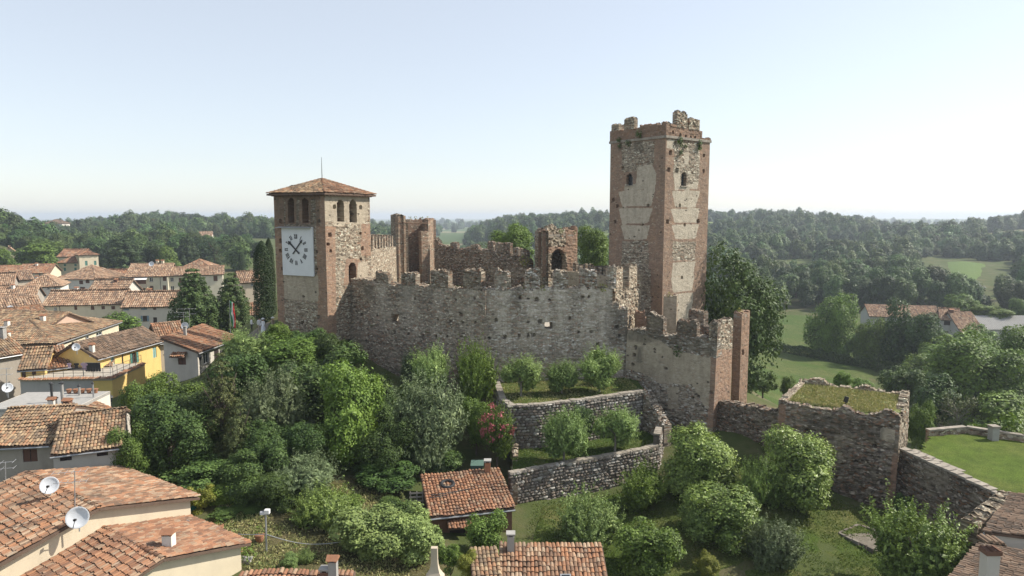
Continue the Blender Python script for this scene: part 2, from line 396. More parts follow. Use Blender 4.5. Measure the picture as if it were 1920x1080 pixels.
M['terracotta'] = m_plain('terracotta', (0.31, 0.15, 0.085), 0.8, 0.25, 6)
M['concrete'] = m_plain('concrete', (0.34, 0.33, 0.31), 0.9, 0.2, 2.5, 0.3)
M['clock_white'] = m_plain('clock_white', (0.66, 0.67, 0.68), 0.7, 0.07, 1.5)
M['clock_grey'] = m_plain('clock_grey', (0.34, 0.33, 0.30), 0.9, 0.25, 1.1)
M['ink'] = m_plain('ink', (0.03, 0.03, 0.032), 0.6, 0.2)
def m_wall(name, col, stain=0.35):
    n = NT(name); p = n.pos()
    c = n.mix(n.noise(p, 0.9, 5, 0.65), tuple(x*0.82 for x in col), tuple(min(0.85, x*1.08) for x in col))
    c = n.mix(n.math('MULTIPLY', n.ramp(n.noise(n.mapping(p, (1, 1, 0.35)), 0.8, 6, 0.7), [(0.5, 0.0), (0.75, 1.0)]), stain), c, tuple(x*0.5 for x in col))
    n.bsdf(c, 0.9, n.noise(p, 5, 5, 0.7), 0.25, 0.03, 0.2); return n.m
for k, c in dict(cream=(0.66, 0.57, 0.42), white_wall=(0.70, 0.66, 0.59), grey_wall=(0.42, 0.41, 0.39), beige=(0.52, 0.44, 0.34), yellow=(0.72, 0.52, 0.20),
                 ochre=(0.66, 0.50, 0.17), pink=(0.55, 0.40, 0.31), greywhite=(0.57, 0.53, 0.47), dirty=(0.38, 0.34, 0.29), brownwall=(0.19, 0.105, 0.075),
                 bluegrey=(0.52, 0.52, 0.49), palegreen=(0.60, 0.55, 0.43)).items():
    M[k] = m_wall(k, c, 0.55 if k in ('dirty', 'brownwall') else 0.3)
for k, c in dict(shutter_green=(0.10, 0.24, 0.20), shutter_brown=(0.13, 0.065, 0.045), shutter_teal=(0.26, 0.42, 0.39), shutter_blue=(0.17, 0.25, 0.31), shutter_dark=(0.045, 0.03, 0.028)).items():
    M[k] = m_plain(k, c, 0.7, 0.2, 6)
# foliage
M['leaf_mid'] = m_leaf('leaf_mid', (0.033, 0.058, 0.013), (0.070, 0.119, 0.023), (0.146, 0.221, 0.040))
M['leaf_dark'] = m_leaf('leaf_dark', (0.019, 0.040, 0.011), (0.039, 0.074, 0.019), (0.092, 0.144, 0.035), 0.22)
M['leaf_bright'] = m_leaf('leaf_bright', (0.040, 0.075, 0.014), (0.084, 0.143, 0.024), (0.166, 0.244, 0.044), 0.36)
M['leaf_olive'] = m_leaf('leaf_olive', (0.050, 0.074, 0.035), (0.094, 0.130, 0.058), (0.171, 0.211, 0.104), 0.2)
M['leaf_olive_green'] = m_leaf('leaf_olive_green', (0.061, 0.100, 0.030), (0.133, 0.199, 0.058), (0.267, 0.352, 0.116), 0.25)
M['leaf_laurel'] = m_leaf('leaf_laurel', (0.041, 0.070, 0.019), (0.101, 0.157, 0.040), (0.243, 0.320, 0.079), 0.25, 0.4)
M['leaf_conifer'] = m_leaf('leaf_conifer', (0.021, 0.043, 0.019), (0.040, 0.070, 0.026), (0.073, 0.102, 0.035), 0.12)
M['leaf_spruce'] = m_leaf('leaf_spruce', (0.041, 0.057, 0.021), (0.072, 0.090, 0.030), (0.117, 0.131, 0.043), 0.15)
M['leaf_cedar'] = m_leaf('leaf_cedar', (0.035, 0.062, 0.020), (0.060, 0.098, 0.030), (0.100, 0.145, 0.045), 0.2)
M['leaf_cypress'] = m_leaf('leaf_cypress', (0.011, 0.023, 0.008), (0.021, 0.040, 0.013), (0.038, 0.063, 0.020), 0.1)
M['leaf_yellow'] = m_leaf('leaf_yellow', (0.085, 0.110, 0.020), (0.140, 0.165, 0.028), (0.225, 0.225, 0.040), 0.35)
M['leaf_far'] = m_leaf('leaf_far', (0.025, 0.046, 0.014), (0.044, 0.076, 0.021), (0.081, 0.128, 0.033), 0.2, tint=1.0)
M['flower'] = m_leaf('flower', (0.30, 0.06, 0.08), (0.40, 0.10, 0.13), (0.48, 0.18, 0.20), 0.2)
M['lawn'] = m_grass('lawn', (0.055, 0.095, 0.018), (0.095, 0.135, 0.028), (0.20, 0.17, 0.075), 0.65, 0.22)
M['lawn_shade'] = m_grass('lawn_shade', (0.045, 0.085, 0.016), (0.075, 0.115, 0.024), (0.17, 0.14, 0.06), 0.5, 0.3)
M['lawn_fresh'] = m_grass('lawn_fresh', (0.085, 0.135, 0.020), (0.125, 0.180, 0.028), (0.19, 0.17, 0.06), 0.35, 0.2)
M['meadow'] = m_grass('meadow', (0.055, 0.098, 0.022), (0.098, 0.148, 0.034), (0.17, 0.16, 0.065), 0.6, 0.09)
M['field_green'] = m_grass('field_green', (0.115, 0.180, 0.050), (0.140, 0.205, 0.058), (0.17, 0.19, 0.07), 0.3, 0.02)
M['field_tan'] = m_grass('field_tan', (0.26, 0.22, 0.11), (0.31, 0.26, 0.14), (0.20, 0.19, 0.09), 0.4, 0.03)
M['drygrass'] = m_grass('drygrass', (0.14, 0.18, 0.06), (0.21, 0.24, 0.085), (0.40, 0.33, 0.18), 0.6, 0.5)
M['blade'] = m_leaf('blade', (0.12, 0.19, 0.050), (0.21, 0.26, 0.085), (0.45, 0.39, 0.20), 0.3)
M['blade_green'] = m_leaf('blade_green', (0.05, 0.10, 0.018), (0.08, 0.14, 0.028), (0.13, 0.185, 0.04), 0.3)
M['paving'] = m_plain('paving', (0.40, 0.36, 0.30), 0.9, 0.2, 1.5, 0.3)
M['gravel'] = m_plain('gravel', (0.30, 0.28, 0.25), 0.95, 0.3, 4, 0.5)
def m_ground():
    n = NT('ground'); p = n.pos()
    c = n.mix(n.noise(p, 0.9, 6, 0.7), (0.045, 0.065, 0.022), (0.085, 0.10, 0.034))
    c = n.mix(n.ramp(n.noise(p, 0.13, 5, 0.65), [(0.48, 0.0), (0.66, 0.7)]), c, (0.14, 0.115, 0.07))
    vo = n.n('ShaderNodeTexVoronoi', feature='F1'); vo.inputs['Scale'].default_value = 0.006; n.l(n.mapping(p, (1, 1, 0)), vo.inputs['Vector'])
    s = n.n('ShaderNodeSeparateColor'); n.l(vo.outputs['Color'], s.inputs[0])
    fc = n.ramp(s.outputs[0], [(0.0, (0.07, 0.10, 0.03)), (0.3, (0.13, 0.17, 0.055)), (0.55, (0.06, 0.095, 0.03)), (0.75, (0.22, 0.20, 0.11)), (0.9, (0.10, 0.15, 0.04))], 'CONSTANT')
    sp = n.n('ShaderNodeSeparateXYZ'); n.l(p, sp.inputs[0])
    far = n.n('ShaderNodeMapRange'); far.inputs[1].default_value = 350; far.inputs[2].default_value = 800; n.l(sp.outputs[1], far.inputs[0])
    c = n.mix(far.outputs[0], c, fc)
    n.bsdf(c, 0.95, n.noise(p, 5, 5, 0.7), 0.6, 0.1, 0.1); return n.m
M['ground'] = m_ground()
# ------------------------------------------------------------------ terrain (heights relative to the camera)
_CT = [  # (D, [(px, z), ...])
 (10, [(-900, -26), (960, -26), (2800, -26)]),
 (28, [(-300, -22), (0, -21.5), (480, -21), (960, -23.5), (1440, -23.5), (1900, -22.5), (2300, -23)]),
 (45, [(-300, -20.5), (0, -20.3), (300, -19.5), (560, -19.3), (860, -21.5), (1050, -21.9), (1300, -22.1), (1550, -22.3), (1750, -22.4), (1900, -22.5), (2300, -24)]),
 (60, [(-300, -21), (0, -20), (200, -19.5), (400, -18.2), (600, -16.9), (750, -18.3), (900, -19.6), (1100, -20.5), (1300, -20), (1420, -18.6), (1600, -21.5), (1900, -23), (2300, -28)]),
 (66, [(400, -18.2), (470, -15.8), (560, -14.6), (650, -16.3), (750, -17.4), (900, -18.6), (1000, -18.5), (1150, -18.5), (1300, -18.5)]),
 (72, [(0, -22.2), (200, -19.6), (400, -17.6), (455, -15.0), (505, -12.3), (590, -13.0), (680, -14.8), (760, -16), (1000, -16), (1250, -16), (1400, -19.3), (1550, -22), (1800, -27), (2300, -32)]),
 (90, [(-300, -26), (0, -25), (200, -22.5), (400, -17.5), (480, -13.2), (600, -13), (960, -14), (1250, -15), (1400, -23), (1500, -26.5), (1700, -31), (2300, -35)]),
 (105, [(0, -26.5), (300, -22.5), (480, -16), (600, -12.5), (780, -11.8), (1000, -11.8), (1200, -14), (1450, -28), (1700, -33)]),
 (135, [(-300, -27), (0, -26.5), (300, -25), (480, -22), (640, -19), (900, -19), (1200, -24), (1500, -33.5), (1900, -36)]),
 (175, [(0, -26.5), (200, -26), (400, -24.5), (700, -26), (1000, -31), (1500, -36), (1900, -37), (2300, -37)]),
 (260, [(-300, -20), (0, -21.5), (150, -23), (400, -22), (700, -25), (1000, -33), (1400, -36.5), (1900, -37), (2300, -37)]),
 (340, [(-300, -3), (-100, -6), (30, -15), (80, -18), (130, -21), (250, -19), (400, -19), (700, -26), (1000, -33), (1400, -35.5), (1900, -34)]),
 (480, [(-300, -4), (0, -15), (60, -17), (110, -24), (220, -22), (400, -17), (600, -20), (850, -32), (1100, -31), (1400, -30), (1650, -29.5), (1800, -28.5), (1900, -28), (2300, -28)]),
 (700, [(-300, -10), (0, -20), (110, -22), (200, -14), (330, -13), (500, -16), (700, -22), (850, -33), (950, -22), (1100, -15), (1300, -16), (1500, -18), (1700, -24), (1900, -16), (2300, -10)]),
 (950, [(-300, -16), (0, -24), (110, -28), (200, -18), (350, -16), (500, -19), (700, -22), (850, -34), (960, -14), (1100, -11), (1250, -9), (1400, -7.5), (1550, -11), (1650, -20), (1740, -30), (1830, -17), (1920, -11), (2300, -7)]),
 (1400, [(-300, -30), (0, -32), (350, -30), (700, -32), (960, -32), (1300, -30), (1650, -34), (1900, -30), (2300, -28)]),
 (2200, [(-300, -34), (350, -34), (960, -34), (1500, -34), (2300, -34)]),
 (4500, [(-300, -34), (350, -34), (960, -34), (1400, -30), (1690, -20), (2000, -28), (2300, -34)]),
 (9000, [(-300, -38), (960, -38), (2300, -38)]),
]
_cp = np.array([(math.atan((px-960)/FPX), math.log(D), z) for D, row in _CT for px, z in row])
_S = nz(1.0, 0.45)
def _tps(r2): return 0.5*r2*np.log(r2+1e-12)
_X = _cp[:, :2]*_S
_n = len(_X)
_K = _tps(((_X[:, None]-_X[None])**2).sum(-1)) + np.eye(_n)*1e-4
_PM = np.hstack([np.ones((_n, 1)), _X])
_A = np.vstack([np.hstack([_K, _PM]), np.hstack([_PM.T, np.zeros((3, 3))])])
_W = np.linalg.solve(_A, np.concatenate([_cp[:, 2], np.zeros(3)]))
def gz(x, y):
    """terrain height (world z), vectorised"""
    x = np.atleast_1d(np.asarray(x, float)); y = np.atleast_1d(np.asarray(y, float))
    sh = x.shape; x = x.ravel(); y = y.ravel()
    az = np.clip(np.arctan2(x, y), math.atan(-1260/FPX), math.atan(1340/FPX))
    # control rows are at forward distance D, not radius
    r = np.clip(np.where(np.abs(az) < 1.2, np.hypot(x, y)*np.cos(az), np.hypot(x, y)), 10, 9000)
    q = np.stack([az, np.log(r)], 1)*_S
    out = np.empty(len(q))
    for i in range(0, len(q), 20000):
        d = ((q[i:i+20000, None]-_X[None])**2).sum(-1)
        out[i:i+20000] = _tps(d) @ _W[:_n] + _W[_n] + q[i:i+20000] @ _W[_n+1:]
    return (out + CAMZ).reshape(sh)
def gz1(x, y): return float(gz(x, y)[0])

def build_ground():
    az = np.concatenate([np.linspace(-180, -48, 30), np.linspace(-46, 46, 150), np.linspace(48, 180, 30)])*math.pi/180
    rr = np.concatenate([[0.5], np.geomspace(6, 9000, 190)])
    A, R = np.meshgrid(az, rr)
    x = R*np.sin(A); y = R*np.cos(A)
    z = gz(x, y)
    z = z + (fbm(x/7, y/7, 3, 3)-0.5)*np.clip(R/120, 0.15, 1.2)
    V = np.stack([x, y, z], -1).reshape(-1, 3); na, nr = len(az), len(rr)
    i = np.arange((nr-1)*(na-1)); a = i % (na-1); r = i//(na-1)
    F = np.stack([r*na+a, (r+1)*na+a, (r+1)*na+a+1, r*na+a+1], 1)[:, ::-1]
    o = link('ground', mkmesh('ground', V, F, M['ground'], smooth=True)); tag(o, kind='structure')
build_ground()

def sheet(name, poly, z, mat, res=0.6, bump=0.08, drape=None, kind='structure', skirt=0.0):
    """a lawn or floor: polygon [(x,y)], height z (number, function or None = terrain + drape)"""
    poly = [(p[0], p[1]) for p in poly]
    xs = [p[0] for p in poly]; ys = [p[1] for p in poly]
    nx = int((max(xs)-min(xs))/res)+2; ny = int((max(ys)-min(ys))/res)+2
    gx = np.linspace(min(xs), max(xs), nx); gy = np.linspace(min(ys), max(ys), ny)
    X, Y = np.meshgrid(gx, gy)
    cx = (X[:-1, :-1]+X[1:, 1:])/2; cy = (Y[:-1, :-1]+Y[1:, 1:])/2
    keep = in_poly(cx, cy, poly)
    Z = gz(X, Y)+drape if z is None else (z(X, Y) if callable(z) else np.full(X.shape, float(z)))
    Z = Z + (fbm(X/1.7, Y/1.7, 5, 3)-0.5)*bump
    if z is None:          # let the border sink into the terrain
        dmin = np.full(X.shape, 1e9)
        for (ax, ay), (bx_, by_) in zip(poly, poly[1:]+poly[:1]):
            ex, ey = bx_-ax, by_-ay; q = np.clip(((X-ax)*ex+(Y-ay)*ey)/(ex*ex+ey*ey), 0, 1); dmin = np.minimum(dmin, np.hypot(X-ax-q*ex, Y-ay-q*ey))
        Z = Z - (drape+bump+0.5*res)*np.clip(1-dmin/(res*2.5), 0, 1)
    V = np.stack([X, Y, Z], -1).reshape(-1, 3)
    jj, ii = np.nonzero(keep); b = jj*nx+ii
    F = np.stack([b, b+1, b+nx+1, b+nx], 1)
    used = np.unique(F); mp = np.full(len(V), -1); mp[used] = np.arange(len(used))
    o = link(name, mkmesh(name, V[used], mp[F], mat, smooth=True)); tag(o, kind=kind); return o
def pl(*pts):
    """[(px,D)...] -> ground polygon"""
    return [tuple(G(px, D, gz1((px-960)/FPX*D, D))[:2]) for px, D in pts]
# fields in the valley and on the far slopes
sheet('meadow', pl((1330, 95), (1480, 88), (1700, 120), (1700, 180), (1660, 250), (1400, 262), (1250, 190)), None, M['meadow'], 3, 0.15, 0.35)
sheet('field', pl((1712, 300), (1910, 270), (1905, 440), (1725, 482)), None, M['field_green'], 8, 0.1, 0.9)
sheet('field', pl((1430, 360), (1545, 360), (1540, 472), (1435, 477)), None, M['field_green'], 8, 0.1, 0.9)
sheet('field', pl((1300, 690), (1430, 690), (1422, 905), (1300, 905)), None, M['field_tan'], 12, 0.1, 1.5)
sheet('field', pl((815, 520), (860, 520), (870, 640), (822, 640)), None, M['field_green'], 10, 0.1, 1.2)
sheet('field', pl((805, 650), (850, 650), (860, 760), (815, 760)), None, M['field_tan'], 10, 0.1, 1.2)
sheet('field', pl((215, 420), (275, 420), (270, 520), (222, 520)), None, M['field_green'], 8, 0.1, 1.2)
sheet('field', pl((-60, 235), (60, 235), (110, 290), (-60, 300)), None, M['field_green'], 5, 0.1, 0.6)
sheet('field', pl((1830, 620), (1990, 620), (1990, 720), (1840, 720)), None, M['field_tan'], 10, 0.1, 1.2)
sheet('field', pl((1545, 560), (1620, 560), (1610, 640), (1550, 640)), None, M['field_green'], 10, 0.1, 1.2)
# ------------------------------------------------------------------ masonry panels with real relief
def panel(name, A, B, z0, top, mat, parent=None, thick=1.0, cell=0.12, cuts=(), pits=(), zone=None, disp=0.07, seed=1, ends=True, rough_top=0.16, back=True, batter=0.0, wash=None):
    """a vertical wall from A to B (left to right seen from outside). top: height or f(u) above z0.
    cuts: openings ('rect',u0,u1,v0,v1) / ('arch',u0,u1,v0,vspring); pits: recesses (u,v,w,h,depth)."""
    A = Vector((A[0], A[1])); B = Vector((B[0], B[1])); L = (B-A).length; t = (B-A)/L; n = Vector((t.y, -t.x))
    nu = max(2, int(round(L/cell))); du = L/nu
    uu = np.linspace(0, L, nu+1); uc = (uu[:-1]+uu[1:])/2
    tp = np.full(nu, float(top)) if not callable(top) else np.asarray(top(uc), float)
    tp = tp + (fbm(uc/0.55, uc*0+seed, seed, 3)-0.5)*2*rough_top + (_hash(np.floor(uc/0.3), uc*0, seed+3)-0.5)*rough_top
    hmax = tp.max()+cell; nv = max(2, int(math.ceil(hmax/cell))); dv = cell
    vv = np.arange(nv+1)*dv; vc = vv[:-1]+dv/2
    UC, VC = np.meshgrid(uc, vc)
    keep = VC < tp[None, :]
    keep[0, :] = True
    for c in cuts:
        if c[0] == 'rect': keep &= ~((UC > c[1]) & (UC < c[2]) & (VC > c[3]) & (VC < c[4]))
        else:
            r = (c[2]-c[1])/2; m = (c[1]+c[2])/2
            ins = (UC > c[1]) & (UC < c[2]) & (VC > c[3]) & (VC <= c[4])
            ins |= ((UC-m)**2 + (VC-c[4])**2 < r*r) & (VC > c[4])
            keep &= ~ins
    U, Vv = np.meshgrid(uu, vv)
    rng = np.random.default_rng(seed)
    ed = np.minimum(U, L-U); edge = np.clip(ed/0.25, 0, 1)
    ju = (rng.random(U.shape)-0.5)*du*0.5*np.clip(ed/(2*du), 0, 1); jv = (rng.random(U.shape)-0.5)*dv*0.6; jv[0] = 0
    # courses of uneven stones: each stands a little proud or back
    row = np.floor(Vv/0.24 + 0.3*vnoise(U/2.1, Vv*0, seed)); st = np.floor(U/0.42 + _hash(row, row*0, seed+9)*7)
    d = (_hash(st, row, seed+5)-0.5)*disp*1.5 + (fbm(U/0.5, Vv/0.4, seed+2, 3)-0.5)*disp*1.3 + (fbm(U/4, Vv/4, seed+4, 2)-0.5)*disp*2.2
    if zone is not None:
        Z = zone(U, Vv); d = d*(1-0.75*np.clip(Z[..., 1]+Z[..., 0]*0.8, 0, 1))
    d = d*edge
    for (pu, pv, pw, ph, pd) in pits:
        d = np.where((np.abs(U-pu) < pw/2) & (np.abs(Vv-pv) < ph/2), -pd, d)
    dd = d + batter*np.clip(1-Vv/max(hmax, 1), 0, 1)
    Uf = U+ju; Vf = Vv+jv
    X = A.x + t.x*Uf + n.x*dd; Y = A.y + t.y*Uf + n.y*dd; Zc = z0+Vf
    N = U.size
    VF = np.stack([X, Y, Zc], -1).reshape(-1, 3)
    VB = np.stack([A.x + t.x*Uf - n.x*thick, A.y + t.y*Uf - n.y*thick, Zc], -1).reshape(-1, 3)
    jj, ii = np.nonzero(keep); b = jj*(nu+1)+ii
    F = [np.stack([b, b+1, b+nu+2, b+nu+1], 1)]
    if back: F.append(np.stack([b+nu+1, b+nu+2, b+1, b], 1)+N)
    pad = np.zeros((nv+2, nu+2), bool); pad[1:-1, 1:-1] = keep
    def rim(dj, di, e0, e1):
        nb = pad[1+dj:nv+1+dj, 1+di:nu+1+di]; m = keep & ~nb
        if not ends and di == -1: m[:, 0] = False
        if not ends and di == 1: m[:, -1] = False
        if dj == -1: m[0, :] = False
        j, i = np.nonzero(m); q = j*(nu+1)+i
        return np.stack([q+e1, q+e0, q+e0+N, q+e1+N], 1)
    toprim = rim(1, 0, nu+1, nu+2)
    F += [rim(-1, 0, 1, 0), rim(0, -1, 0, nu+1), rim(0, 1, nu+2, 1)]
    V = np.concatenate([VF, VB]); UV = np.stack([Uf+seed*13.7, Vf], -1).reshape(-1, 2); UV = np.concatenate([UV, UV+nz(0.37, 0.0)])
    # uneven broken top: rows of stones across the thickness
    kk = max(1, min(7, int(thick/0.16)))
    if len(toprim) and kk > 1:
        vb_, va_ = toprim[:, 0], toprim[:, 1]; ids = np.unique(np.concatenate([va_, vb_])); ix = np.full(N, -1); ix[ids] = np.arange(len(ids))
        lay = [ids]; base_n = len(V); newV = []; newU = []
        for q in range(1, kk):
            w_ = q/kk; p = V[ids]*(1-w_)+V[ids+N]*w_; hh_ = _hash(np.floor(UV[ids, 0]/0.22+q*3.7), np.full(len(ids), float(q)), seed+q)
            p = p.copy(); p[:, 2] += (hh_-0.35)*min(0.2, rough_top*1.3)+(rng.random(len(ids))-.5)*.04; newV.append(p); newU.append(UV[ids]+nz(0, w_*thick)); lay.append(base_n+(q-1)*len(ids)+np.arange(len(ids)))
        lay.append(ids+N)
        V = np.concatenate([V]+newV); UV = np.concatenate([UV]+newU); extra = np.concatenate([ids]*(kk-1))
        for q in range(kk): F.append(np.stack([lay[q][ix[vb_]], lay[q][ix[va_]], lay[q+1][ix[va_]], lay[q+1][ix[vb_]]], 1))
    else:
        F.append(toprim); extra = np.zeros(0, int)
    if zone is not None: C = Z.reshape(-1, 3)
    else: C = np.zeros((N, 3))
    C = np.concatenate([C, C*nz(1, 0.3, 0.6), C[extra]*nz(1, .2, .3)])
    WA = None if wash is None else np.concatenate([np.tile(wash(U, Vv).ravel(), 2), np.zeros(len(extra))])
    F = [f for f in F if len(f)]
    used = np.unique(np.concatenate([f.ravel() for f in F])); mp = np.zeros(len(V), np.int64); mp[used] = np.arange(len(used))
    return link(name, mkmesh(name, V[used], [mp[f] for f in F], mat, uv=UV[used], col=C[used], wash=None if WA is None else WA[used]), parent)

def zpoly(A, B, z0, brick=(), plaster=(), dark=(), base=(0, 0, 0), soft=None):
    """zone map of a wall from polygons in photograph pixels on that wall"""
    cv = lambda ps: [pix2uv(x, y, A, B, z0) for x, y in ps]
    br = [cv(p) for p in brick]; pla = [cv(p) for p in plaster]; dk = [cv(p) for p in dark]
    def f(U, V):
        Z = np.zeros(U.shape+(3,)); Z[...] = base
        for p in br: Z[..., 0] = np.where(in_poly(U, V, p), 1, Z[..., 0])
        for p in pla: m = in_poly(U, V, p); Z[..., 1] = np.where(m, 1, Z[..., 1])
        for p in dk: Z[..., 2] = np.where(in_poly(U, V, p), 1, Z[..., 2])
        # soften
        k = Z.copy()
        for ax in (0, 1):
            k = (np.roll(k, 1, ax)+2*k+np.roll(k, -1, ax))/4
        return k
    return f
def merge_zone(*fs):
    def f(U, V):
        Z = fs[0](U, V)
        for g in fs[1:]: Z = np.maximum(Z, g(U, V))
        return np.clip(Z, 0, 1)
    return f
def pxpits(A, B, z0, lst, size=0.3, depth=0.45, seed=0):
    r = random.Random(seed); o = []
    for x, y in lst:
        u, v = pix2uv(x, y, A, B, z0); s = size*r.uniform(0.8, 1.3); o.append((u, v, s, s, depth))
    return o
def merlon(parent, A, B, zc, pxl, pxr, pyt, mat, seed, thick=0.65, notch=0.25, zone=None, cell=0.1, lean=0.0):
    """one eroded merlon standing on a wall top at height zc; pixel extents on the wall's plane"""
    u0, _ = pix2uv(pxl, pyt, A, B, zc); u1, _ = pix2uv(pxr, pyt, A, B, zc); _, h = pix2uv((pxl+pxr)/2, pyt, A, B, zc)
    A2 = Vector((A[0], A[1])); B2 = Vector((B[0], B[1])); t = (B2-A2).normalized()
    w = u1-u0; sd = seed
    def tp(u):
        x = (u/w-0.5)*2
        return h*(1 - 0.14*np.abs(x+lean)**4 + 0.22*(fbm(u/0.35, u*0+sd, sd, 2)-0.5)) - notch*np.exp(-((x-0.1)/0.22)**2)*h*0.15
    return panel('merlon', A2+t*u0, A2+t*u1, zc-0.02, tp, mat, parent, thick, cell, seed=seed, rough_top=0.13, disp=0.09, zone=zone)

def floor_poly(name, pts, z, mat, parent, thick=0.3):
    return MB().poly([(p[0], p[1], z) for p in pts], thick, (0, 0, 1)).build(name, mat, parent)

# ------------------------------------------------------------------ weed tufts growing out of masonry
def leafquads(C, N, s, asp, rng, fold=0.15):
    C = np.asarray(C, float); N = N/np.linalg.norm(N, axis=1, keepdims=True)
    r = rng.normal(size=C.shape); t = np.cross(N, r); t /= np.linalg.norm(t, axis=1, keepdims=True); b = np.cross(N, t)
    s = np.broadcast_to(np.asarray(s, float), (len(C),))[:, None]
    V = np.stack([C-t*s, C+b*s*asp-N*s*fold, C+t*s, C-b*s*asp-N*s*fold], 1).reshape(-1, 3)
    F = np.arange(len(C)*4).reshape(-1, 4)
    return V, F
def tuft(c, r, n, s, seed, sq=(1, 1, 1)):
    rng = np.random.default_rng(seed); d = rng.normal(size=(n, 3)); d /= np.linalg.norm(d, axis=1, keepdims=True)
    p = np.array(c)+d*r*np.cbrt(rng.random((n, 1)))*nz(*sq)
    return leafquads(p, d+rng.normal(size=(n, 3))*0.5+nz(0, 0, 0.4), s*rng.uniform(0.7, 1.3, n), 0.6, rng)
def tufts(name, items, mat, parent):
    Vs = []; Fs = []; k = 0
    for i, (c, r, n, s) in enumerate(items):
        V, F = tuft(c, r, n, s, 1000+i, (1, 1, 1.2)); Vs.append(V); Fs.append(F+k); k += len(V)
    return link(name, mkmesh(name, np.concatenate(Vs), np.concatenate(Fs), mat), parent)

# ------------------------------------------------------------------ barrel roof tiles
def tile_template(pw, ph, seg=6):
    V = []; F = []
    for j, (y, sc, z) in enumerate(((-0.06*ph, 0.52, 0.035), (1.06*ph, 0.43, 0.0))):
        for k in range(seg+1):
            q = math.pi*k/seg
            V.append((-math.cos(q)*pw*sc, y, math.sin(q)*pw*sc*0.75 + z))
    for k in range(seg): F.append((k, k+1, seg+2+k, seg+1+k)[::-1])
    n = seg+1                       # lower rim thickness
    for k in range(n): V.append((V[k][0]*0.82, V[k][1], V[k][2]*0.80+0.002))
    for k in range(seg): F.append((k, 2*n+k, 2*n+k+1, k+1)[::-1])
    return np.array(V), np.array(F)
_tilemesh = {}
def tile_obj_mesh(pw, ph, mat):
    k = (round(pw, 3), round(ph, 3), mat.name)
    if k not in _tilemesh:
        V, F = tile_template(pw, ph, 6); _tilemesh[k] = mkmesh('roof_tile', V, F, mat, smooth=False)
    return _tilemesh[k]
def tile_field(parent, quad, mat, pw=0.22, ph=0.36, n_obj=0, seed=0, seg=4, name='roof_tiles', jit=0.02):
    """cover a planar roof polygon (first two points are the eave) with tiles; nearest n_obj are objects of their own"""
    Q = [Vector(q) for q in quad]; e = (Q[1]-Q[0]).normalized()
    nrm = (Q[1]-Q[0]).cross(Q[2]-Q[0]).normalized()
    if nrm.z < 0: nrm = -nrm
    up = nrm.cross(e).normalized()
    if up.z < 0: up = -up
    loc = [((q-Q[0]).dot(e), (q-Q[0]).dot(up)) for q in Q]
    us = [a for a, b in loc]; vs = [b for a, b in loc]
    cs = np.arange(min(us)+pw/2, max(us), pw); rs = np.arange(0, max(vs)-ph*0.3, ph)
    Cu, Rv = np.meshgrid(cs, rs); Cu = Cu.ravel(); Rv = Rv.ravel()
    ok = in_poly(Cu, np.clip(Rv+ph*0.5, 0.01, max(vs)-0.01), loc); Cu = Cu[ok]; Rv = Rv[ok]
    rng = np.random.default_rng(seed); n = len(Cu)
    if n == 0: return
    Cu = Cu + rng.normal(size=n)*jit*0.4; Rv = Rv + rng.normal(size=n)*jit*1.6; h = 0.02+np.abs(rng.normal(size=n))*jit*0.5+0.13*(vnoise(Cu/1.9+seed*3.1, Rv/1.6, seed+3)-.35)
    Rv = Rv+0.12*(vnoise(Cu/1.3+seed, Cu*0+seed, seed+6)-.5)
    rot = rng.normal(size=n)*0.045
    Rm = Matrix((e, up, nrm)).transposed()
    base = np.array(Q[0])[None] + Cu[:, None]*np.array(e) + Rv[:, None]*np.array(up) + h[:, None]*np.array(nrm)
    order = np.argsort(((base-nz(0, 0, CAMZ))**2).sum(1)) if n_obj else np.arange(n)
    first = order[:n_obj]; rest = order[n_obj:] if n_obj else order
    if n_obj:
        me = tile_obj_mesh(pw, ph, mat)
        for i in first:
            mw = Matrix.Translation(base[i]) @ Rm.to_4x4() @ Matrix.Rotation(rot[i], 4, 'Z')
            o = bpy.data.objects.new('roof_tile', me); COL.objects.link(o); o.parent = parent
            o.matrix_parent_inverse = pinv(parent); o.matrix_basis = mw
    if len(rest):
        V, F = tile_template(pw, ph, seg)
        c, s = np.cos(rot[rest])[:, None], np.sin(rot[rest])[:, None]
        vx = V[None, :, 0]*c - V[None, :, 1]*s; vy = V[None, :, 0]*s + V[None, :, 1]*c
        W = base[rest][:, None] + vx[..., None]*np.array(e) + vy[..., None]*np.array(up) + np.broadcast_to(V[None, :, 2], vx.shape)[..., None]*np.array(nrm)
        FF = F[None] + (np.arange(len(rest))*len(V))[:, None, None]
        o = link(name, mkmesh(name, W.reshape(-1, 3), FF.reshape(-1, 4), mat), parent)
        o['kind'] = 'stuff'
def ridge_tiles(parent, a, b, mat, r=0.14, step=0.4):
    a = Vector(a); b = Vector(b); L = (b-a).length; t = (b-a)/L; s = t.cross(Vector((0, 0, 1))).normalized(); up = s.cross(t)
    V = []; F = []; n = max(1, int(L/step))
    for i in range(n):
        k = len(V)
        for (d, rr, h) in ((i*L/n-0.03, r*1.08, 0.03), ((i+1)*L/n, r*0.92, 0.0)):
            for j in range(6):
                q = math.pi*j/5; p = a+t*d + s*math.cos(q)*rr + up*(math.sin(q)*rr*0.8+h); V.append(tuple(p))
        for j in range(5): F.append((k+j, k+j+1, k+7+j, k+6+j))
    o = link('ridge_tiles', mkmesh('ridge_tiles', np.array(V), F, mat), parent); o['kind'] = 'stuff'
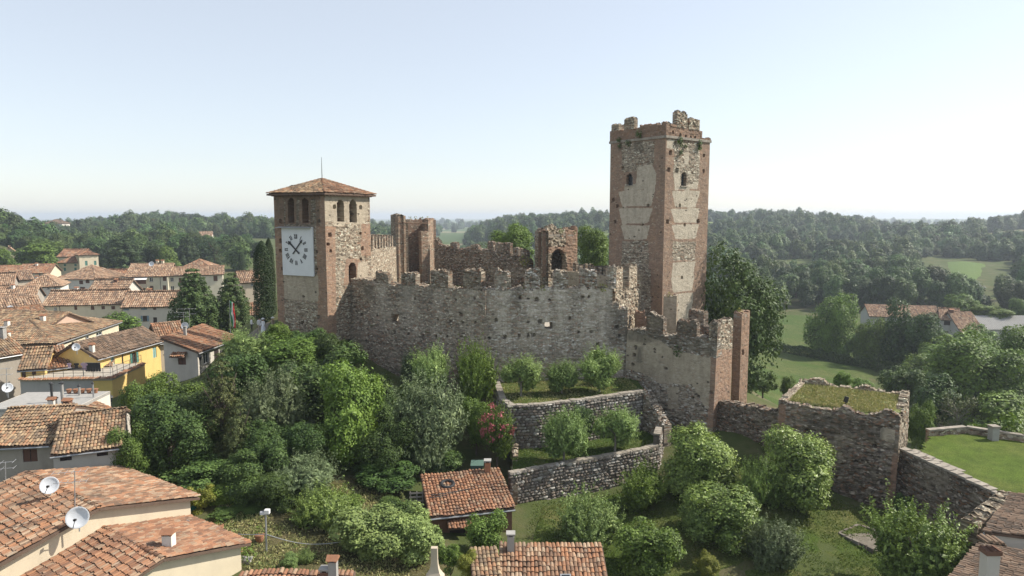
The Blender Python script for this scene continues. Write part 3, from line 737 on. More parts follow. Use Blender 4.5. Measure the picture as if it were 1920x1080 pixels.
# ------------------------------------------------------------------ the castle
R2 = lambda v: (v[0], v[1])
def corners(C, s, phi):
    c, sn = math.cos(phi), math.sin(phi)
    C = Vector(R2(C)); L = C + s*Vector((-c, sn)); R = C + s*Vector((sn, c)); K = L + R - C
    return L, C, R, K
def zfix(zfun, stone):
    def f(U, V):
        Z = zfun(U, V)
        for p in stone:
            m = in_poly(U, V, p); Z[..., 0] = np.where(m, 0, Z[..., 0])
        return Z
    return f
def full(A, B, z0): return [[pix2uv(0, 0, A, B, z0)]]

# ---- clock tower
def clock_tower():
    z0 = CAMZ-13.2
    C = G(608, 70, CAMZ+2.3); L, C, R, K = corners(C, 7.12, math.radians(27.6))
    ze = P(608, 363, 70).z
    h = ze-z0
    ctr = (L+R)/2
    T = empty('clock_tower', (ctr.x, ctr.y, z0), 'square brick and stone clock tower with low tiled roof and white clock panel', 'tower')
    mt = M['masonry_sand']
    def uv(x, y, A, B): return pix2uv(x, y, A, B, z0)
    def arch(A, B, x0, x1, y0, y1):
        u0, _ = uv(x0, y1, A, B); u1, _ = uv(x1, y1, A, B); _, v0 = uv((x0+x1)/2, y1, A, B); _, v1 = uv((x0+x1)/2, y0, A, B)
        return ('arch', u0, u1, v0, v1-(u1-u0)/2)
    # left face
    z = zpoly(L, C, z0, brick=[[(505, 355), (532, 355), (534, 660), (505, 660)], [(592, 355), (615, 355), (620, 680), (597, 680)], [(505, 355), (615, 355), (615, 372), (505, 372)],
              [(535, 372), (556, 372), (556, 420), (535, 420)], [(561, 372), (583, 372), (583, 420), (561, 420)]],
              plaster=[[(531, 512), (597, 516), (597, 566), (533, 560)]], dark=[[(515, 365), (600, 365), (600, 424), (515, 424)]])
    cutsL = [arch(L, C, 541, 552.5, 371, 417), arch(L, C, 566.5, 579, 371, 417)]
    pits = pxpits(L, C, z0, [(526, 415), (598, 414), (526, 470), (594, 472), (529, 503), (594, 505), (527, 452), (569, 556), (567, 606), (597, 595)], 0.28)
    panel('wall', L, C, z0, h, mt, T, 0.9, 0.1, cutsL, pits, z, 0.06, 11, False, 0.02)
    # right face (lit)
    z = zpoly(C, R, z0, brick=[[(600, 425), (629, 425), (631, 680), (600, 690)], [(608, 355), (695, 355), (695, 366), (608, 366)], [(677, 420), (700, 420), (700, 480), (677, 480)],
              [(626, 368), (674, 368), (674, 390), (626, 390)], [(649, 485), (676, 485), (676, 535), (644, 535)]],
              plaster=[[(609, 366), (690, 366), (690, 412), (678, 420), (609, 415)], [(672, 492), (690, 492), (690, 530), (668, 530)], [(626, 405), (646, 405), (646, 424), (626, 424)]])
    cutsR = [arch(C, R, 632.5, 646, 374, 416.5), arch(C, R, 656, 669, 374, 416.5), arch(C, R, 654.5, 668.5, 492, 531)]
    pits = pxpits(C, R, z0, [(627, 387), (676, 388), (615, 458), (680, 466), (677, 486), (676, 438), (618, 440), (620, 470)], 0.34)
    panel('wall', C, R, z0, h, mt, T, 0.9, 0.1, cutsR, pits, z, 0.05, 12, False, 0.02)
    Lw = 7.12
    def br(U, V): Z = np.zeros(U.shape+(3,)); Z[..., 0] = ((U < 1.2) | (U > Lw-1.2)); return Z
    cu = [('arch', 2.2, 3.1, h-3.3, h-1.6), ('arch', 4.0, 4.9, h-3.3, h-1.6)]
    panel('wall', R, K, z0, h, mt, T, 0.9, 0.14, cu, (), br, 0.06, 13, False, 0.02)
    panel('wall', K, L, z0, h, mt, T, 0.9, 0.14, cu, (), br, 0.06, 14, False, 0.02)
    floor_poly('bell_floor', [L*0.9+ctr*0.1, C*0.9+ctr*0.1, R*0.9+ctr*0.1, K*0.9+ctr*0.1], ze-4.0, M['wood'], T)
    # bell
    b = MB(); b.lathe([(0.02, 0.75), (0.18, 0.72), (0.24, 0.5), (0.3, 0.2), (0.45, 0.0), (0.42, 0.0)], (ctr.x-1.2, ctr.y-1.2, ze-2.3), 14).build('bell', M['metal_grey'], T, True)
    MB().box((ctr.x-3, ctr.y-1.3, ze-1.55), (ctr.x+1, ctr.y-1.1, ze-1.4)).build('bell_beam', M['wood'], T)
    # roof
    ov = 0.5; cs = []
    for q in (L, C, R, K):
        d = (q-ctr).normalized(); cs.append(q + d*ov*1.414)
    ez = ze+0.05; ap = Vector((ctr.x, ctr.y, P(600, 336, 74.8).z))
    rf = MB()
    E = [Vector((q.x, q.y, ez)) for q in cs]
    for i in range(4): rf.add([E[i], E[(i+1) % 4], ap], [(0, 1, 2)])
    rf.poly([e - Vector((0, 0, 0.16)) for e in E], 0.02, (0, 0, 1))
    for i in range(4): rf.add([E[i], E[(i+1) % 4], E[(i+1) % 4]-Vector((0, 0, .14)), E[i]-Vector((0, 0, .14))], [(0, 3, 2, 1)])
    ro = rf.build('roof', M['under'], T)
    for i in range(4): tile_field(ro, [E[i], E[(i+1) % 4], ap], M['tile_warm'] if i == 1 else M['tile_worn'], 0.24, 0.42, 0, 20+i)
    for i in range(4): ridge_tiles(ro, E[i]+Vector((0, 0, .05)), ap+Vector((0, 0, .05)), M['tile_warm'])
    MB().tube([ap, ap+Vector((0, 0, 2.35))], [0.05, 0.02], 6).build('lightning_rod', M['metal_dark'], T)
    # rafters under the eaves
    for i in (0, 1):
        a, bb = (L, C) if i == 0 else (C, R); t = (bb-a).normalized(); n = Vector((t.y, -t.x))
        for k in range(16):
            p = a + t*(k+0.5)*7.12/16
            Mx = Matrix.Translation((p.x, p.y, ez-0.26)) @ Matrix.Rotation(math.atan2(n.y, n.x), 4, 'Z')
            MB().box((0, -0.05, 0), (ov*0.95, 0.05, 0.1), Mx).build('rafter', M['wood'], ro)
    # clock panel on the left face
    t = (C-L).normalized(); n = Vector((t.y, -t.x))
    def W(u, v, o): p = L + t*u + n*o; return Vector((p.x, p.y, z0+v))
    u0, v0 = uv(533.5, 515, L, C); u1, v1 = uv(588.5, 426, L, C)
    ck = MB(); ck.poly([W(u0, v0, 0.22), W(u1, v0, 0.22), W(u1, v1, 0.22), W(u0, v1, 0.22)], 0.14, (n.x, n.y, 0))
    cf = ck.build('clock_face', M['clock_white'], T)
    um, vm = uv(558, 468, L, C); rad = (v1-v0)*0.272
    def stroke(mb, x0, y0, x1, y1, w, o=0.235):
        d = Vector((x1-x0, y1-y0)); l = d.length; d /= l; q = Vector((-d.y, d.x))*w/2
        pts = [(x0-q.x, y0-q.y), (x1-q.x, y1-q.y), (x1+q.x, y1+q.y), (x0+q.x, y0+q.y)]
        mb.poly([W(um+a, vm+b, o) for a, b in pts], 0.012, (n.x, n.y, 0))
    rom = ['XII', 'I', 'II', 'III', 'IIII', 'V', 'VI', 'VII', 'VIII', 'IX', 'X', 'XI']
    for k, s in enumerate(rom):
        th = math.radians(90-30*k); e = Vector((math.cos(th), math.sin(th))); rr = Vector((-e.y, e.x))
        hh = 0.47; wd = {'I': 0.12, 'V': 0.23, 'X': 0.23}; tot = sum(wd[c] for c in s); x = tot/2
        mb = MB()
        for c in s:
            w = wd[c]; cx = x-w/2; x -= w
            cen = e*rad + rr*cx
            def q(a, b): return cen + rr*a + e*b
            if c == 'I': p, r = q(0, -hh/2), q(0, hh/2); stroke(mb, p.x, p.y, r.x, r.y, 0.08)
            elif c == 'X':
                p, r = q(-.07, -hh/2), q(.07, hh/2); stroke(mb, p.x, p.y, r.x, r.y, 0.08)
                p, r = q(.07, -hh/2), q(-.07, hh/2); stroke(mb, p.x, p.y, r.x, r.y, 0.045, 0.238)
            else:
                p, r = q(.075, hh/2), q(0, -hh/2); stroke(mb, p.x, p.y, r.x, r.y, 0.08)
                p, r = q(-.075, hh/2), q(0, -hh/2); stroke(mb, p.x, p.y, r.x, r.y, 0.045, 0.238)
        mb.build('numeral', M['ink'], cf)
    for nm, ang, ln, w, off in (('hour_hand', 310, 1.40, 0.19, 0.29), ('minute_hand', 42, 1.45, 0.13, 0.31)):
        th = math.radians(90-ang); e = Vector((math.cos(th), math.sin(th))); rr = Vector((-e.y, e.x)); mb = MB()
        outl = [(-0.62, .5), (-0.62, -.5), (-0.12, -.42), (ln*0.72, -.5), (ln*0.74, -1.2), (ln, 0), (ln*0.74, 1.2), (ln*0.72, .5), (-0.12, .42)]
        pts = [e*a + rr*b*w for a, b in outl]
        mb.poly([W(um+p.x, vm+p.y, off) for p in pts], 0.03, (n.x, n.y, 0)); mb.build(nm, M['ink'], cf)
    a0, b0 = uv(523, 424.5, L, C); a1, b1 = uv(586, 423.5, L, C)
    MB().poly([W(a0, b0, 0.0), W(a0, b0-.1, 0.55), W(a1, b0-.1, 0.55), W(a1, b0, 0.0)], 0.06, (0, 0, 1)).build('clock_hood', M['metal_grey'], T)
    # string course lines
    for A, B, nn in ((L, C, n), (C, R, None)):
        tt = (B-A).normalized(); no = Vector((tt.y, -tt.x))
    return L, C, R, K, z0, ze
CT = clock_tower()

# ---- tall main tower
def main_tower():
    z0 = CAMZ-14.0
    C = G(1249, 76, CAMZ+9); L, C, R, K = corners(C, 8.15, math.radians(50.7)); s = 8.15
    zs = P(1249.5, 256, 76).z; h = zs-z0; ctr = (L+R)/2
    T = empty('main_tower', (ctr.x, ctr.y, z0), 'tall square red brick tower with pale trapezoid panels and broken battlements', 'tower')
    mt = M['masonry_tower']; mg = M['masonry_grey']
    def uvs(ps, A, B): return [pix2uv(x, y, A, B, z0) for x, y in ps]
    allL = [(1120, 240), (1260, 240), (1260, 640), (1120, 640)]; allR = [(1235, 240), (1340, 240), (1340, 640), (1225, 640)]
    zL = zpoly(L, C, z0, brick=[allL], plaster=[[(1159, 359), (1228, 357), (1221, 386), (1167, 388)], [(1160, 391), (1224, 390), (1215, 418), (1166, 420)],
            [(1164, 423), (1219, 422), (1212, 449), (1171, 449)], [(1196, 312), (1222, 308), (1231, 325), (1228, 356), (1170, 356), (1172, 345), (1192, 345)]],
            dark=[[(1160, 262), (1166, 262), (1166, 284), (1160, 284)], [(1190, 264), (1205, 262), (1205, 285), (1190, 285)]])
    zL = zfix(zL, [uvs([(1166, 268), (1228, 264), (1226, 300), (1222, 322), (1166, 322)], L, C), uvs([(1166, 452), (1216, 452), (1216, 640), (1160, 640)], L, C), uvs([(1200, 505), (1220, 505), (1220, 640), (1195, 640)], L, C)])
    zR = zpoly(C, R, z0, brick=[allR], plaster=[[(1260, 358), (1313, 358), (1304, 388), (1266, 388)], [(1257, 391), (1312, 391), (1306, 418), (1265, 418)], [(1259, 421), (1311, 421), (1303, 448), (1267, 448)],
            [(1258, 520), (1302, 517), (1297, 545), (1262, 548)], [(1264, 551), (1300, 548), (1296, 600), (1262, 600)], [(1262, 492), (1304, 490), (1300, 516), (1259, 518)], [(1283, 286), (1291, 286), (1291, 308), (1283, 308)],
            [(1263, 325), (1276, 325), (1276, 352), (1310, 340), (1308, 354), (1265, 356)], [(1250, 262), (1268, 262), (1266, 280), (1250, 278)]])
    zR = zfix(zR, [uvs([(1265, 266), (1312, 268), (1311, 322), (1308, 354), (1266, 352), (1262, 330)], C, R), uvs([(1261, 453), (1305, 453), (1303, 488), (1261, 488)], C, R)])
    def win(A, B, x0, x1, y0, y1):
        u0, v0 = pix2uv(x0, y1, A, B, z0); u1, v1 = pix2uv(x1, y0, A, B, z0); return ('arch', u0, u1, v0, v1-(u1-u0)/2)
    wl = win(L, C, 1173.5, 1186, 325, 348); wr = win(C, R, 1277, 1287.5, 323, 348.5)
    pl_ = pxpits(L, C, z0, [(1150, 375), (1157, 386), (1153, 416), (1205, 421), (1215, 385), (1168, 315)], 0.3)
    pr_ = pxpits(C, R, z0, [(1257, 287), (1254, 319), (1269, 319), (1320, 291), (1319, 321), (1275, 385), (1252, 416), (1310, 415), (1284, 422), (1279, 521), (1309, 416), (1266, 268), (1286, 254)], 0.36)
    panel('wall', L, C, z0, h, mt, T, 1.1, 0.11, [wl], pl_, zL, 0.04, 21, False, 0.02)
    panel('wall', C, R, z0, h, mt, T, 1.1, 0.11, [wr], pr_, zR, 0.04, 22, False, 0.02)
    fb = lambda U, V: np.stack([np.ones(U.shape), U*0, U*0], -1)
    panel('wall', R, K, z0, h, mt, T, 1.1, 0.25, (), (), fb, 0.06, 23, False, 0.02)
    panel('wall', K, L, z0, h, mt, T, 1.1, 0.25, (), (), fb, 0.06, 24, False, 0.02)
    for A, B, w in ((L, C, wl), (C, R, wr)):
        t = (B-A).normalized(); n = Vector((t.y, -t.x)); r = (w[2]-w[1])/2; m = (w[1]+w[2])/2
        def W(u, v, o): p = A+t*u+n*o; return Vector((p.x, p.y, z0+v))
        outl = [(w[1]-.1, w[3]-.1), (w[2]+.1, w[3]-.1), (w[2]+.1, w[4])] + [(m+(r+.1)*math.cos(math.pi*k/8), w[4]+(r+.1)*math.sin(math.pi*k/8)) for k in range(1, 8)] + [(w[1]-.1, w[4])]
        wi = MB().poly([W(u, v, -0.42) for u, v in outl], 0.03, (n.x, n.y, 0)).build('window', M['glass'], T)
        MB().poly([W(m-.03, w[3], -0.39), W(m+.03, w[3], -0.39), W(m+.03, w[4]+r, -0.39), W(m-.03, w[4]+r, -0.39)], 0.03, (n.x, n.y, 0)).build('mullion', M['metal_dark'], wi)
        MB().poly([W(w[1], (w[3]+w[4])/2+.2, -0.38), W(w[2], (w[3]+w[4])/2+.2, -0.38), W(w[2], (w[3]+w[4])/2+.26, -0.38), W(w[1], (w[3]+w[4])/2+.26, -0.38)], 0.03, (n.x, n.y, 0)).build('transom', M['metal_dark'], wi)
        MB().poly([W(w[1]-.15, w[3], .12), W(w[2]+.15, w[3], .12), W(w[2]+.15, w[3], -.3), W(w[1]-.15, w[3], -.3)], 0.1, (0, 0, 1)).build('window_sill', M['coping'], T)
    # string course and parapet
    k = 1.016
    L2, C2, R2_, K2 = [ctr+(q-ctr)*k for q in (L, C, R, K)]
    sc = MB()
    for q0, q1, o in ((L, C, 0), (C, R, 0.003), (R, K, 0), (K, L, 0.003)):
        a = ctr+(q0-ctr)*1.032; b = ctr+(q1-ctr)*1.032; d = ctr+(q1-ctr)*0.9; e = ctr+(q0-ctr)*0.9
        sc.poly([(p.x, p.y, zs+0.14+o) for p in (a, b, d, e)], 0.28, (0, 0, 1))
    sc.build('string_course', M['coping'], T)
    zp = zs+0.14
    bz = lambda U, V: np.stack([0.75*np.ones(U.shape), U*0, 0.35*np.ones(U.shape)], -1)
    def topl(u):
        _, v = pix2uv(1143, 245, L2, C2, zp); return np.full(u.shape, 1.15)+0.25*(u > 4.5)-0.2*(u > 7)*(u < 7.6)
    panel('parapet', L2, C2, zp, topl, M['masonry'], T, 0.7, 0.1, (), (), bz, 0.09, 25, False, 0.16)
    panel('parapet', C2, R2_, zp, lambda u: np.where(u < 6.6, 1.3-0.05*u, 0.18), M['masonry'], T, 0.7, 0.1, (), pxpits(C2, R2_, zp, [(1262, 248), (1276, 253), (1286, 256), (1296, 257), (1304, 258)], 0.25), bz, 0.09, 26, False, 0.14)
    panel('parapet', R2_, K2, zp, lambda u: 0.15+0.5*(u > 5)+0*u, M['masonry'], T, 0.7, 0.2, (), (), bz, 0.09, 27, False, 0.2)
    panel('parapet', K2, L2, zp, lambda u: 1.0+0*u, M['masonry'], T, 0.7, 0.2, (), (), bz, 0.09, 28, False, 0.2)
    floor_poly('roof_floor', [ctr+(q-ctr)*0.93 for q in (L, C, R, K)], zp+0.12, M['gravel'], T)
    for A, B, x0, x1, y, zz in ((L2, C2, 1146.5, 1160, 232, 1.1), (L2, C2, 1170.5, 1189.5, 220, 1.12), (C2, R2_, 1269.5, 1289.5, 209, 1.0), (C2, R2_, 1292.5, 1312.5, 222.5, 0.98), (L2, C2, 1240, 1249, 236, 1.3)):
        merlon(T, A, B, zp+zz, x0, x1, y, M['masonry_sand'], int(x0), 0.6, notch=0.0 if x0 > 1260 else 0.3, cell=0.1)
    bk = K2+(L2-K2)*0.62
    mrl = panel('merlon', K2+(L2-K2)*0.75, K2+(L2-K2)*0.58, zp+0.9, lambda u: 1.3-0.5*np.abs(u-0.7), M['masonry_sand'], T, 0.6, 0.12, seed=31)
    # ivy
    def onL(x, y, o=0.15):
        u, v = pix2uv(x, y, L, C, z0); t = (C-L).normalized(); n = Vector((t.y, -t.x)); p = L+t*u+n*o; return (p.x, p.y, z0+v)
    def onR(x, y, o=0.15):
        u, v = pix2uv(x, y, C, R, z0); t = (R-C).normalized(); n = Vector((t.y, -t.x)); p = C+t*u+n*o; return (p.x, p.y, z0+v)
    its = [(onL(1180, 268), 0.38, 90, .09), (onL(1202, 252, .4), 0.42, 110, .09), (onL(1163, 262, .3), 0.3, 70, .08), (onL(1163, 274), 0.28, 60, .08)]
    its += [(onR(1272, 263), 0.45, 110, .09), (onR(1276, 270), 0.3, 60, .08), (onR(1310, 268), 0.36, 90, .09), (onR(1310, 277), 0.3, 80, .09), (onR(1275, 286), 0.26, 60, .08), (onR(1284, 274), 0.22, 50, .07)]
    tufts('weeds', its, M['leaf_dark'], T)['kind'] = 'stuff'
    return L, C, R, K, z0
MT = main_tower()

# ---- curtain walls round the front of the castle
ZA = CAMZ-19.5; ZC = CAMZ-6.95
tL, tC, tR, tK = CT[:4]
PA = tC + 3.56*(tR-tC).normalized(); PA = PA + 0.12*(tR-tC).normalized()
PB = Vector(R2(G(905, 64, ZC))); PE = Vector(R2(G(1177, 66.2, ZC)))
def tracks(A, B, z0, centers, y0, y1, w=10):
    """pale wash-down streaks"""
    return [[(x-w*0.8, y0), (x+w, y0), (x+w*0.6, y1), (x-w*0.7, y1)] for x in centers]
rnd = random.Random(4)
def wash_under(A, B, z0, cols, w, y0, y1, amt, base=0.0):
    us = [pix2uv(x, (y0+y1)/2, A, B, z0)[0] for x in cols]; v1 = pix2uv(cols[0], y0, A, B, z0)[1]; v0 = pix2uv(cols[0], y1, A, B, z0)[1]
    def f(U, V):
        q = np.zeros(U.shape)
        for u in us: q = np.maximum(q, np.exp(-((U-u+0.25*(vnoise(V/1.5, U*0+u, 7)-.5))/(w*(.75+.5*vnoise(V/.8, U*0+u*3, 4))))**2))
        return np.clip(q*amt*np.clip((V-v0)/(v1-v0), 0, 1)**.8 + base*fbm(U/1.6, V/1.1, 6, 3), 0, 1)
    return f
def wall_A():
    A, B = PA, PB+(PB-PA).normalized()*.35
    T = empty('curtain_wall', (A.x, A.y, ZA), 'dark stone castle wall with four worn merlons joining the clock tower', 'castle wall')
    washA = wash_under(A, B, ZA, (716, 765, 824, 885), .8, 535, 640, .5, .3)
    hole = pix2uv(735.5, 588, A, B, ZA); hole2 = pix2uv(749, 604, A, B, ZA)
    pits = pxpits(A, B, ZA, [(720, 625), (742, 623), (768, 626), (795, 629), (820, 631), (841, 630), (867, 632), (680, 590), (710, 592), (760, 596), (822, 599), (846, 601), (869, 604), (893, 605), (778, 560), (855, 562), (890, 560), (690, 640), (865, 590)], 0.22, 0.4, 3)
    z = zpoly(A, B, ZA, plaster=[], dark=[[(648, 530), (662, 530), (662, 600), (648, 600)], [(675, 535), (700, 535), (706, 565), (690, 560)], [(750, 535), (775, 535), (770, 560), (755, 570)], [(800, 545), (812, 545), (812, 560), (800, 560)], [(650, 690), (760, 690), (760, 780), (650, 780)]])
    def topf(u):
        px = 650+u/(B-A).length*255
        return (ZC-ZA)+np.where(px < 700, 0.25, 0.0)-0.25*np.exp(-((px-738)/8)**2)
    panel('wall', A, B, ZA, topf, M['masonry'], T, 1.3, 0.11, [('rect', hole[0], hole2[0], hole2[1], hole[1])], pits, z, 0.055, 41, True, 0.12, batter=0.5, wash=washA)
    for x0, x1, y in ((704, 728, 511), (752, 779, 511), (807, 840, 505.5), (868, 902, 505.5)):
        merlon(T, A, B, ZC-0.05, x0, x1, y, M['masonry'], int(x0), 0.7, zone=lambda U, V: np.stack([U*0, U*0, 0.3+0*U], -1), lean=0.3 if x0 < 710 else 0)
wall_A()
def wall_B():
    A, B = PB, PE
    T = empty('curtain_wall', (A.x, A.y, ZA), 'pale streaked stone castle wall with five merlons above the olive terrace', 'castle wall')
    washB = wash_under(A, B, ZA, (943, 998, 1052, 1104, 1130, 1020), .75, 525, 690, 1.0, .42)
    h0 = pix2uv(1020, 604, A, B, ZA); h1 = pix2uv(1035, 616, A, B, ZA)
    pits = pxpits(A, B, ZA, [(917, 633), (946, 631), (973, 629), (990, 629), (1000, 628), (1068, 597), (1084, 623), (1108, 622), (930, 600), (990, 604), (1013, 602), (990, 560), (1006, 562), (975, 560), (1031, 562), (1092, 557), (1103, 557), (1120, 645), (1107, 621), (1155, 613), (1160, 630)], 0.24, 0.4, 5)
    z = zpoly(A, B, ZA, plaster=[], dark=[[(1140, 560), (1178, 575), (1178, 640), (1150, 650), (1130, 620)], [(958, 540), (980, 540), (975, 575), (962, 575)], [(1075, 560), (1085, 540), (1085, 570)]])
    L = (B-A).length
    def topf(u):
        px = 905+u/L*272
        base = (ZC-ZA)+0.1*np.sin(px/9)
        return np.where(px > 1147, pix2uv(1160, 577, A, B, ZA)[1]+0.5*(px < 1160), base)
    panel('wall', A, B, ZA, topf, M['masonry_grey'], T, 1.3, 0.11, [('rect', h0[0], h1[0], h1[1], h0[1])], pits, z, 0.055, 42, True, 0.16, batter=0.4, wash=washB)
    for x0, x1, y in ((928, 958, 505), (985, 1013, 503), (1039, 1066, 506), (1089, 1120, 504), (1140, 1156, 500)):
        merlon(T, A, B, ZC-0.05, x0, x1, y, M['masonry_grey'], int(x0), 0.7, lean=-0.2 if x0 == 985 else 0.1)
    its = [(tuple(G(985, 65, ZC+0.1)), 0.4, 60, .08), (tuple(G(1018, 65, ZC+0.05)), 0.3, 40, .08), (tuple(G(1130, 66, ZC+0.0)), 0.55, 110, .08)]
    tufts('weeds', its, M['leaf_yellow'], T)['kind'] = 'stuff'
wall_B()
def wall_return():
    A = Vector(R2(G(1154, 66.9, ZC))); B = Vector(R2(G(1203, 76.5, ZC))); z0 = CAMZ-14
    T = empty('return_wall', (A.x, A.y, z0), 'sunlit ruined stone cross wall with two thin merlons beside the tall tower', 'castle wall')
    hz = ZC-0.3-z0; L = (B-A).length
    panel('wall', A, B, z0, lambda u: hz-0.08*u, M['masonry_sand'], T, 0.9, 0.11, (), pxpits(A, B, z0, [(1186, 541), (1170, 560)], 0.3), None, 0.14, 45, True, 0.2)
    merlon(T, A, B, ZC-0.4, 1152, 1168, 501, M['masonry_sand'], 61, 0.7)
    merlon(T, A, B, ZC-0.75, 1180, 1195, 494.5, M['masonry_sand'], 62, 0.7)
    merlon(T, A, B, ZC-1.0, 1199, 1206, 505, M['masonry_sand'], 63, 0.7)
wall_return()
CA = Vector(R2(G(1176, 65.8, CAMZ-11))); CB = Vector(R2(G(1345, 60, CAMZ-11))); ZCC = CAMZ-11.0
def wall_C():
    A, B = CA, CB; z0 = CAMZ-21
    T = empty('curtain_wall', (A.x, A.y, z0), 'plastered lower castle wall with dark stone battlement ending at brick piers', 'castle wall')
    z = zpoly(A, B, z0, brick=[[(1331, 670), (1350, 670), (1350, 800), (1331, 800)]],
              plaster=[[(1178, 618), (1240, 640), (1262, 655), (1333, 672), (1330, 770), (1300, 720), (1240, 718), (1210, 700), (1172, 690), (1172, 640)], [(1255, 725), (1275, 725), (1275, 765), (1255, 765)]],
              dark=[[(1176, 610), (1350, 600), (1350, 668), (1262, 652), (1236, 638), (1212, 645), (1176, 636)], [(1195, 650), (1206, 650), (1206, 680), (1195, 680)]])
    pits = pxpits(A, B, z0, [(1192, 650), (1228, 655), (1188, 683), (1302, 745), (1312, 742), (1335, 735), (1190, 665), (1250, 690)], 0.26)
    panel('wall', A, B, z0, lambda u: ZCC-z0+0.12*np.sin(u*1.1), M['masonry_grey'], T, 1.1, 0.11, (), pits, z, 0.05, 51, True, 0.14, batter=0.5)
    dk = lambda U, V: np.stack([0.3+0*U, U*0, 0.6+0*U], -1)
    for x0, x1, y in ((1212, 1244, 590), (1270, 1307, 600), (1334, 1346, 604)):
        merlon(T, A, B, ZCC-0.05, x0, x1, y, M['masonry_dark'], int(x0), 0.7, zone=dk)
    u, v = pix2uv(1273, 657, A, B, z0); t = (B-A).normalized(); n = Vector((t.y, -t.x)); p = A+t*u+n*0.2
    tufts('caper_bush', [((p.x, p.y, z0+v), 0.5, 130, .09)], M['leaf_dark'], T)['kind'] = 'stuff'
    # end of the wall turns back: lit stone over brick
    E2 = Vector(R2(G(1374, 62.6, ZCC))); ze = P(1358, 603, 61).z-z0
    zz = zpoly(B, E2, z0, brick=[[(1340, 655), (1380, 655), (1380, 800), (1340, 800)]])
    panel('end_wall', B, E2, z0, ze, M['masonry_sand'], T, 0.8, 0.11, (), (), zz, 0.08, 52, True, 0.14)
wall_C()
def pier():
    z0 = CAMZ-19.5; C = Vector(R2(G(1390, 63.8, CAMZ-11))); c_, s_ = math.cos(math.radians(40)), math.sin(math.radians(40))
    A = C+.8*Vector((-c_, s_)); B = C+2.0*Vector((s_, c_))
    zt = P(1395, 587, 64).z-z0
    T = empty('brick_pier', (C.x, C.y, z0), 'tall narrow free standing brick pier at the end of the plastered wall', 'pier')
    fb = lambda U, V: np.stack([0.9+0*U, U*0, 0.25+0*U], -1)
    K = A+(B-C)
    for i, (a, b) in enumerate(((A, C), (C, B), (B, K), (K, A))):
        panel('brick_face', a, b, z0, lambda u: zt-0.0*u, M['masonry_sand'], T, 0.35, 0.1, (), pxpits(a, b, z0, [(1393, 661)], 0.4, 0.3) if i == 1 else (), fb, 0.07, 55+i, False, 0.1)
    floor_poly('cap', [A, C, B, K], z0+zt-0.15, M['coping'], T)
    tufts('weeds', [((C.x, C.y+0.6, z0+zt+0.15), 0.3, 60, .08)], M['leaf_yellow'], T)['kind'] = 'stuff'
pier()
def rear_frag():
    A = Vector(R2(G(1244, 70.5, CAMZ-9))); B = Vector(R2(G(1269, 70, CAMZ-9))); z0 = CAMZ-15
    T = empty('wall_fragment', (A.x, A.y, z0), 'grey plastered stub of wall at the foot of the tall tower', 'wall fragment')
    zz = lambda U, V: np.stack([U*0, 0.7+0*U, U*0], -1)
    panel('wall', A, B, z0, P(1256, 557, 70).z-z0, M['masonry'], T, 0.9, 0.1, (), (), zz, 0.06, 71, True, 0.14)
    tufts('weeds', [((A.x+0.7, A.y+.3, P(1256, 556, 70).z), 0.35, 60, .08)], M['leaf_yellow'], T)['kind'] = 'stuff'
    A = Vector(R2(G(1192, 71.5, CAMZ-10))); B = Vector(R2(G(1246, 71.2, CAMZ-10)))
    T = empty('tower_foot_wall', (A.x, A.y, z0), 'low broken brick wall between the cross wall and the tall tower foot', 'wall fragment')
    panel('wall', A, B, z0, lambda u: P(1220, 600, 71).z-z0+0.7*(u < 1.0), M['masonry'], T, 1.0, 0.11, (), (), lambda U, V: np.stack([0.8*(U < 1.2), U*0, 0.3+0*U], -1), 0.1, 74, True, 0.25)
    A = Vector(R2(G(1268, 70.6, CAMZ-9))); B = Vector(R2(G(1345, 66, CAMZ-9)))
    T = empty('rear_parapet', (A.x, A.y, z0), 'broken dark inner parapet behind the plastered lower wall', 'wall fragment')
    zt = P(1330, 612, 67).z
    panel('wall', A, B, z0, zt-z0, M['masonry_dark'], T, 0.8, 0.12, (), (), None, 0.1, 72, True, 0.2)
    merlon(T, A, B, zt-0.05, 1291, 1320, 580, M['masonry_dark'], 73)
rear_frag()
def wall_E():
    A = Vector(R2(G(1346, 60.6, CAMZ-16))); B = Vector(R2(G(1462, 54.8, CAMZ-16))); z0 = CAMZ-25
    T = empty('low_wall', (A.x, A.y, z0), 'dark low rubble wall linking the brick piers to the square bastion', 'castle wall')
    za = P(1350, 752, 60.6).z; zb = P(1460, 772, 54.8).z; L = (B-A).length
    z = lambda U, V: np.stack([U*0, U*0, 0.45+0*U], -1)
    panel('wall', A, B, z0, lambda u: za-z0+(zb-za)*u/L, M['masonry_dark'], T, 1.0, 0.12, (), (), z, 0.11, 81, True, 0.1, batter=0.5)
wall_E()
BZ = CAMZ-15.0
bFL, bFR, bBR, bBL = [Vector(R2(G(x, d, BZ))) for x, d in ((1460, 54.6), (1688, 50), (1706, 56.6), (1500, 61.2))]
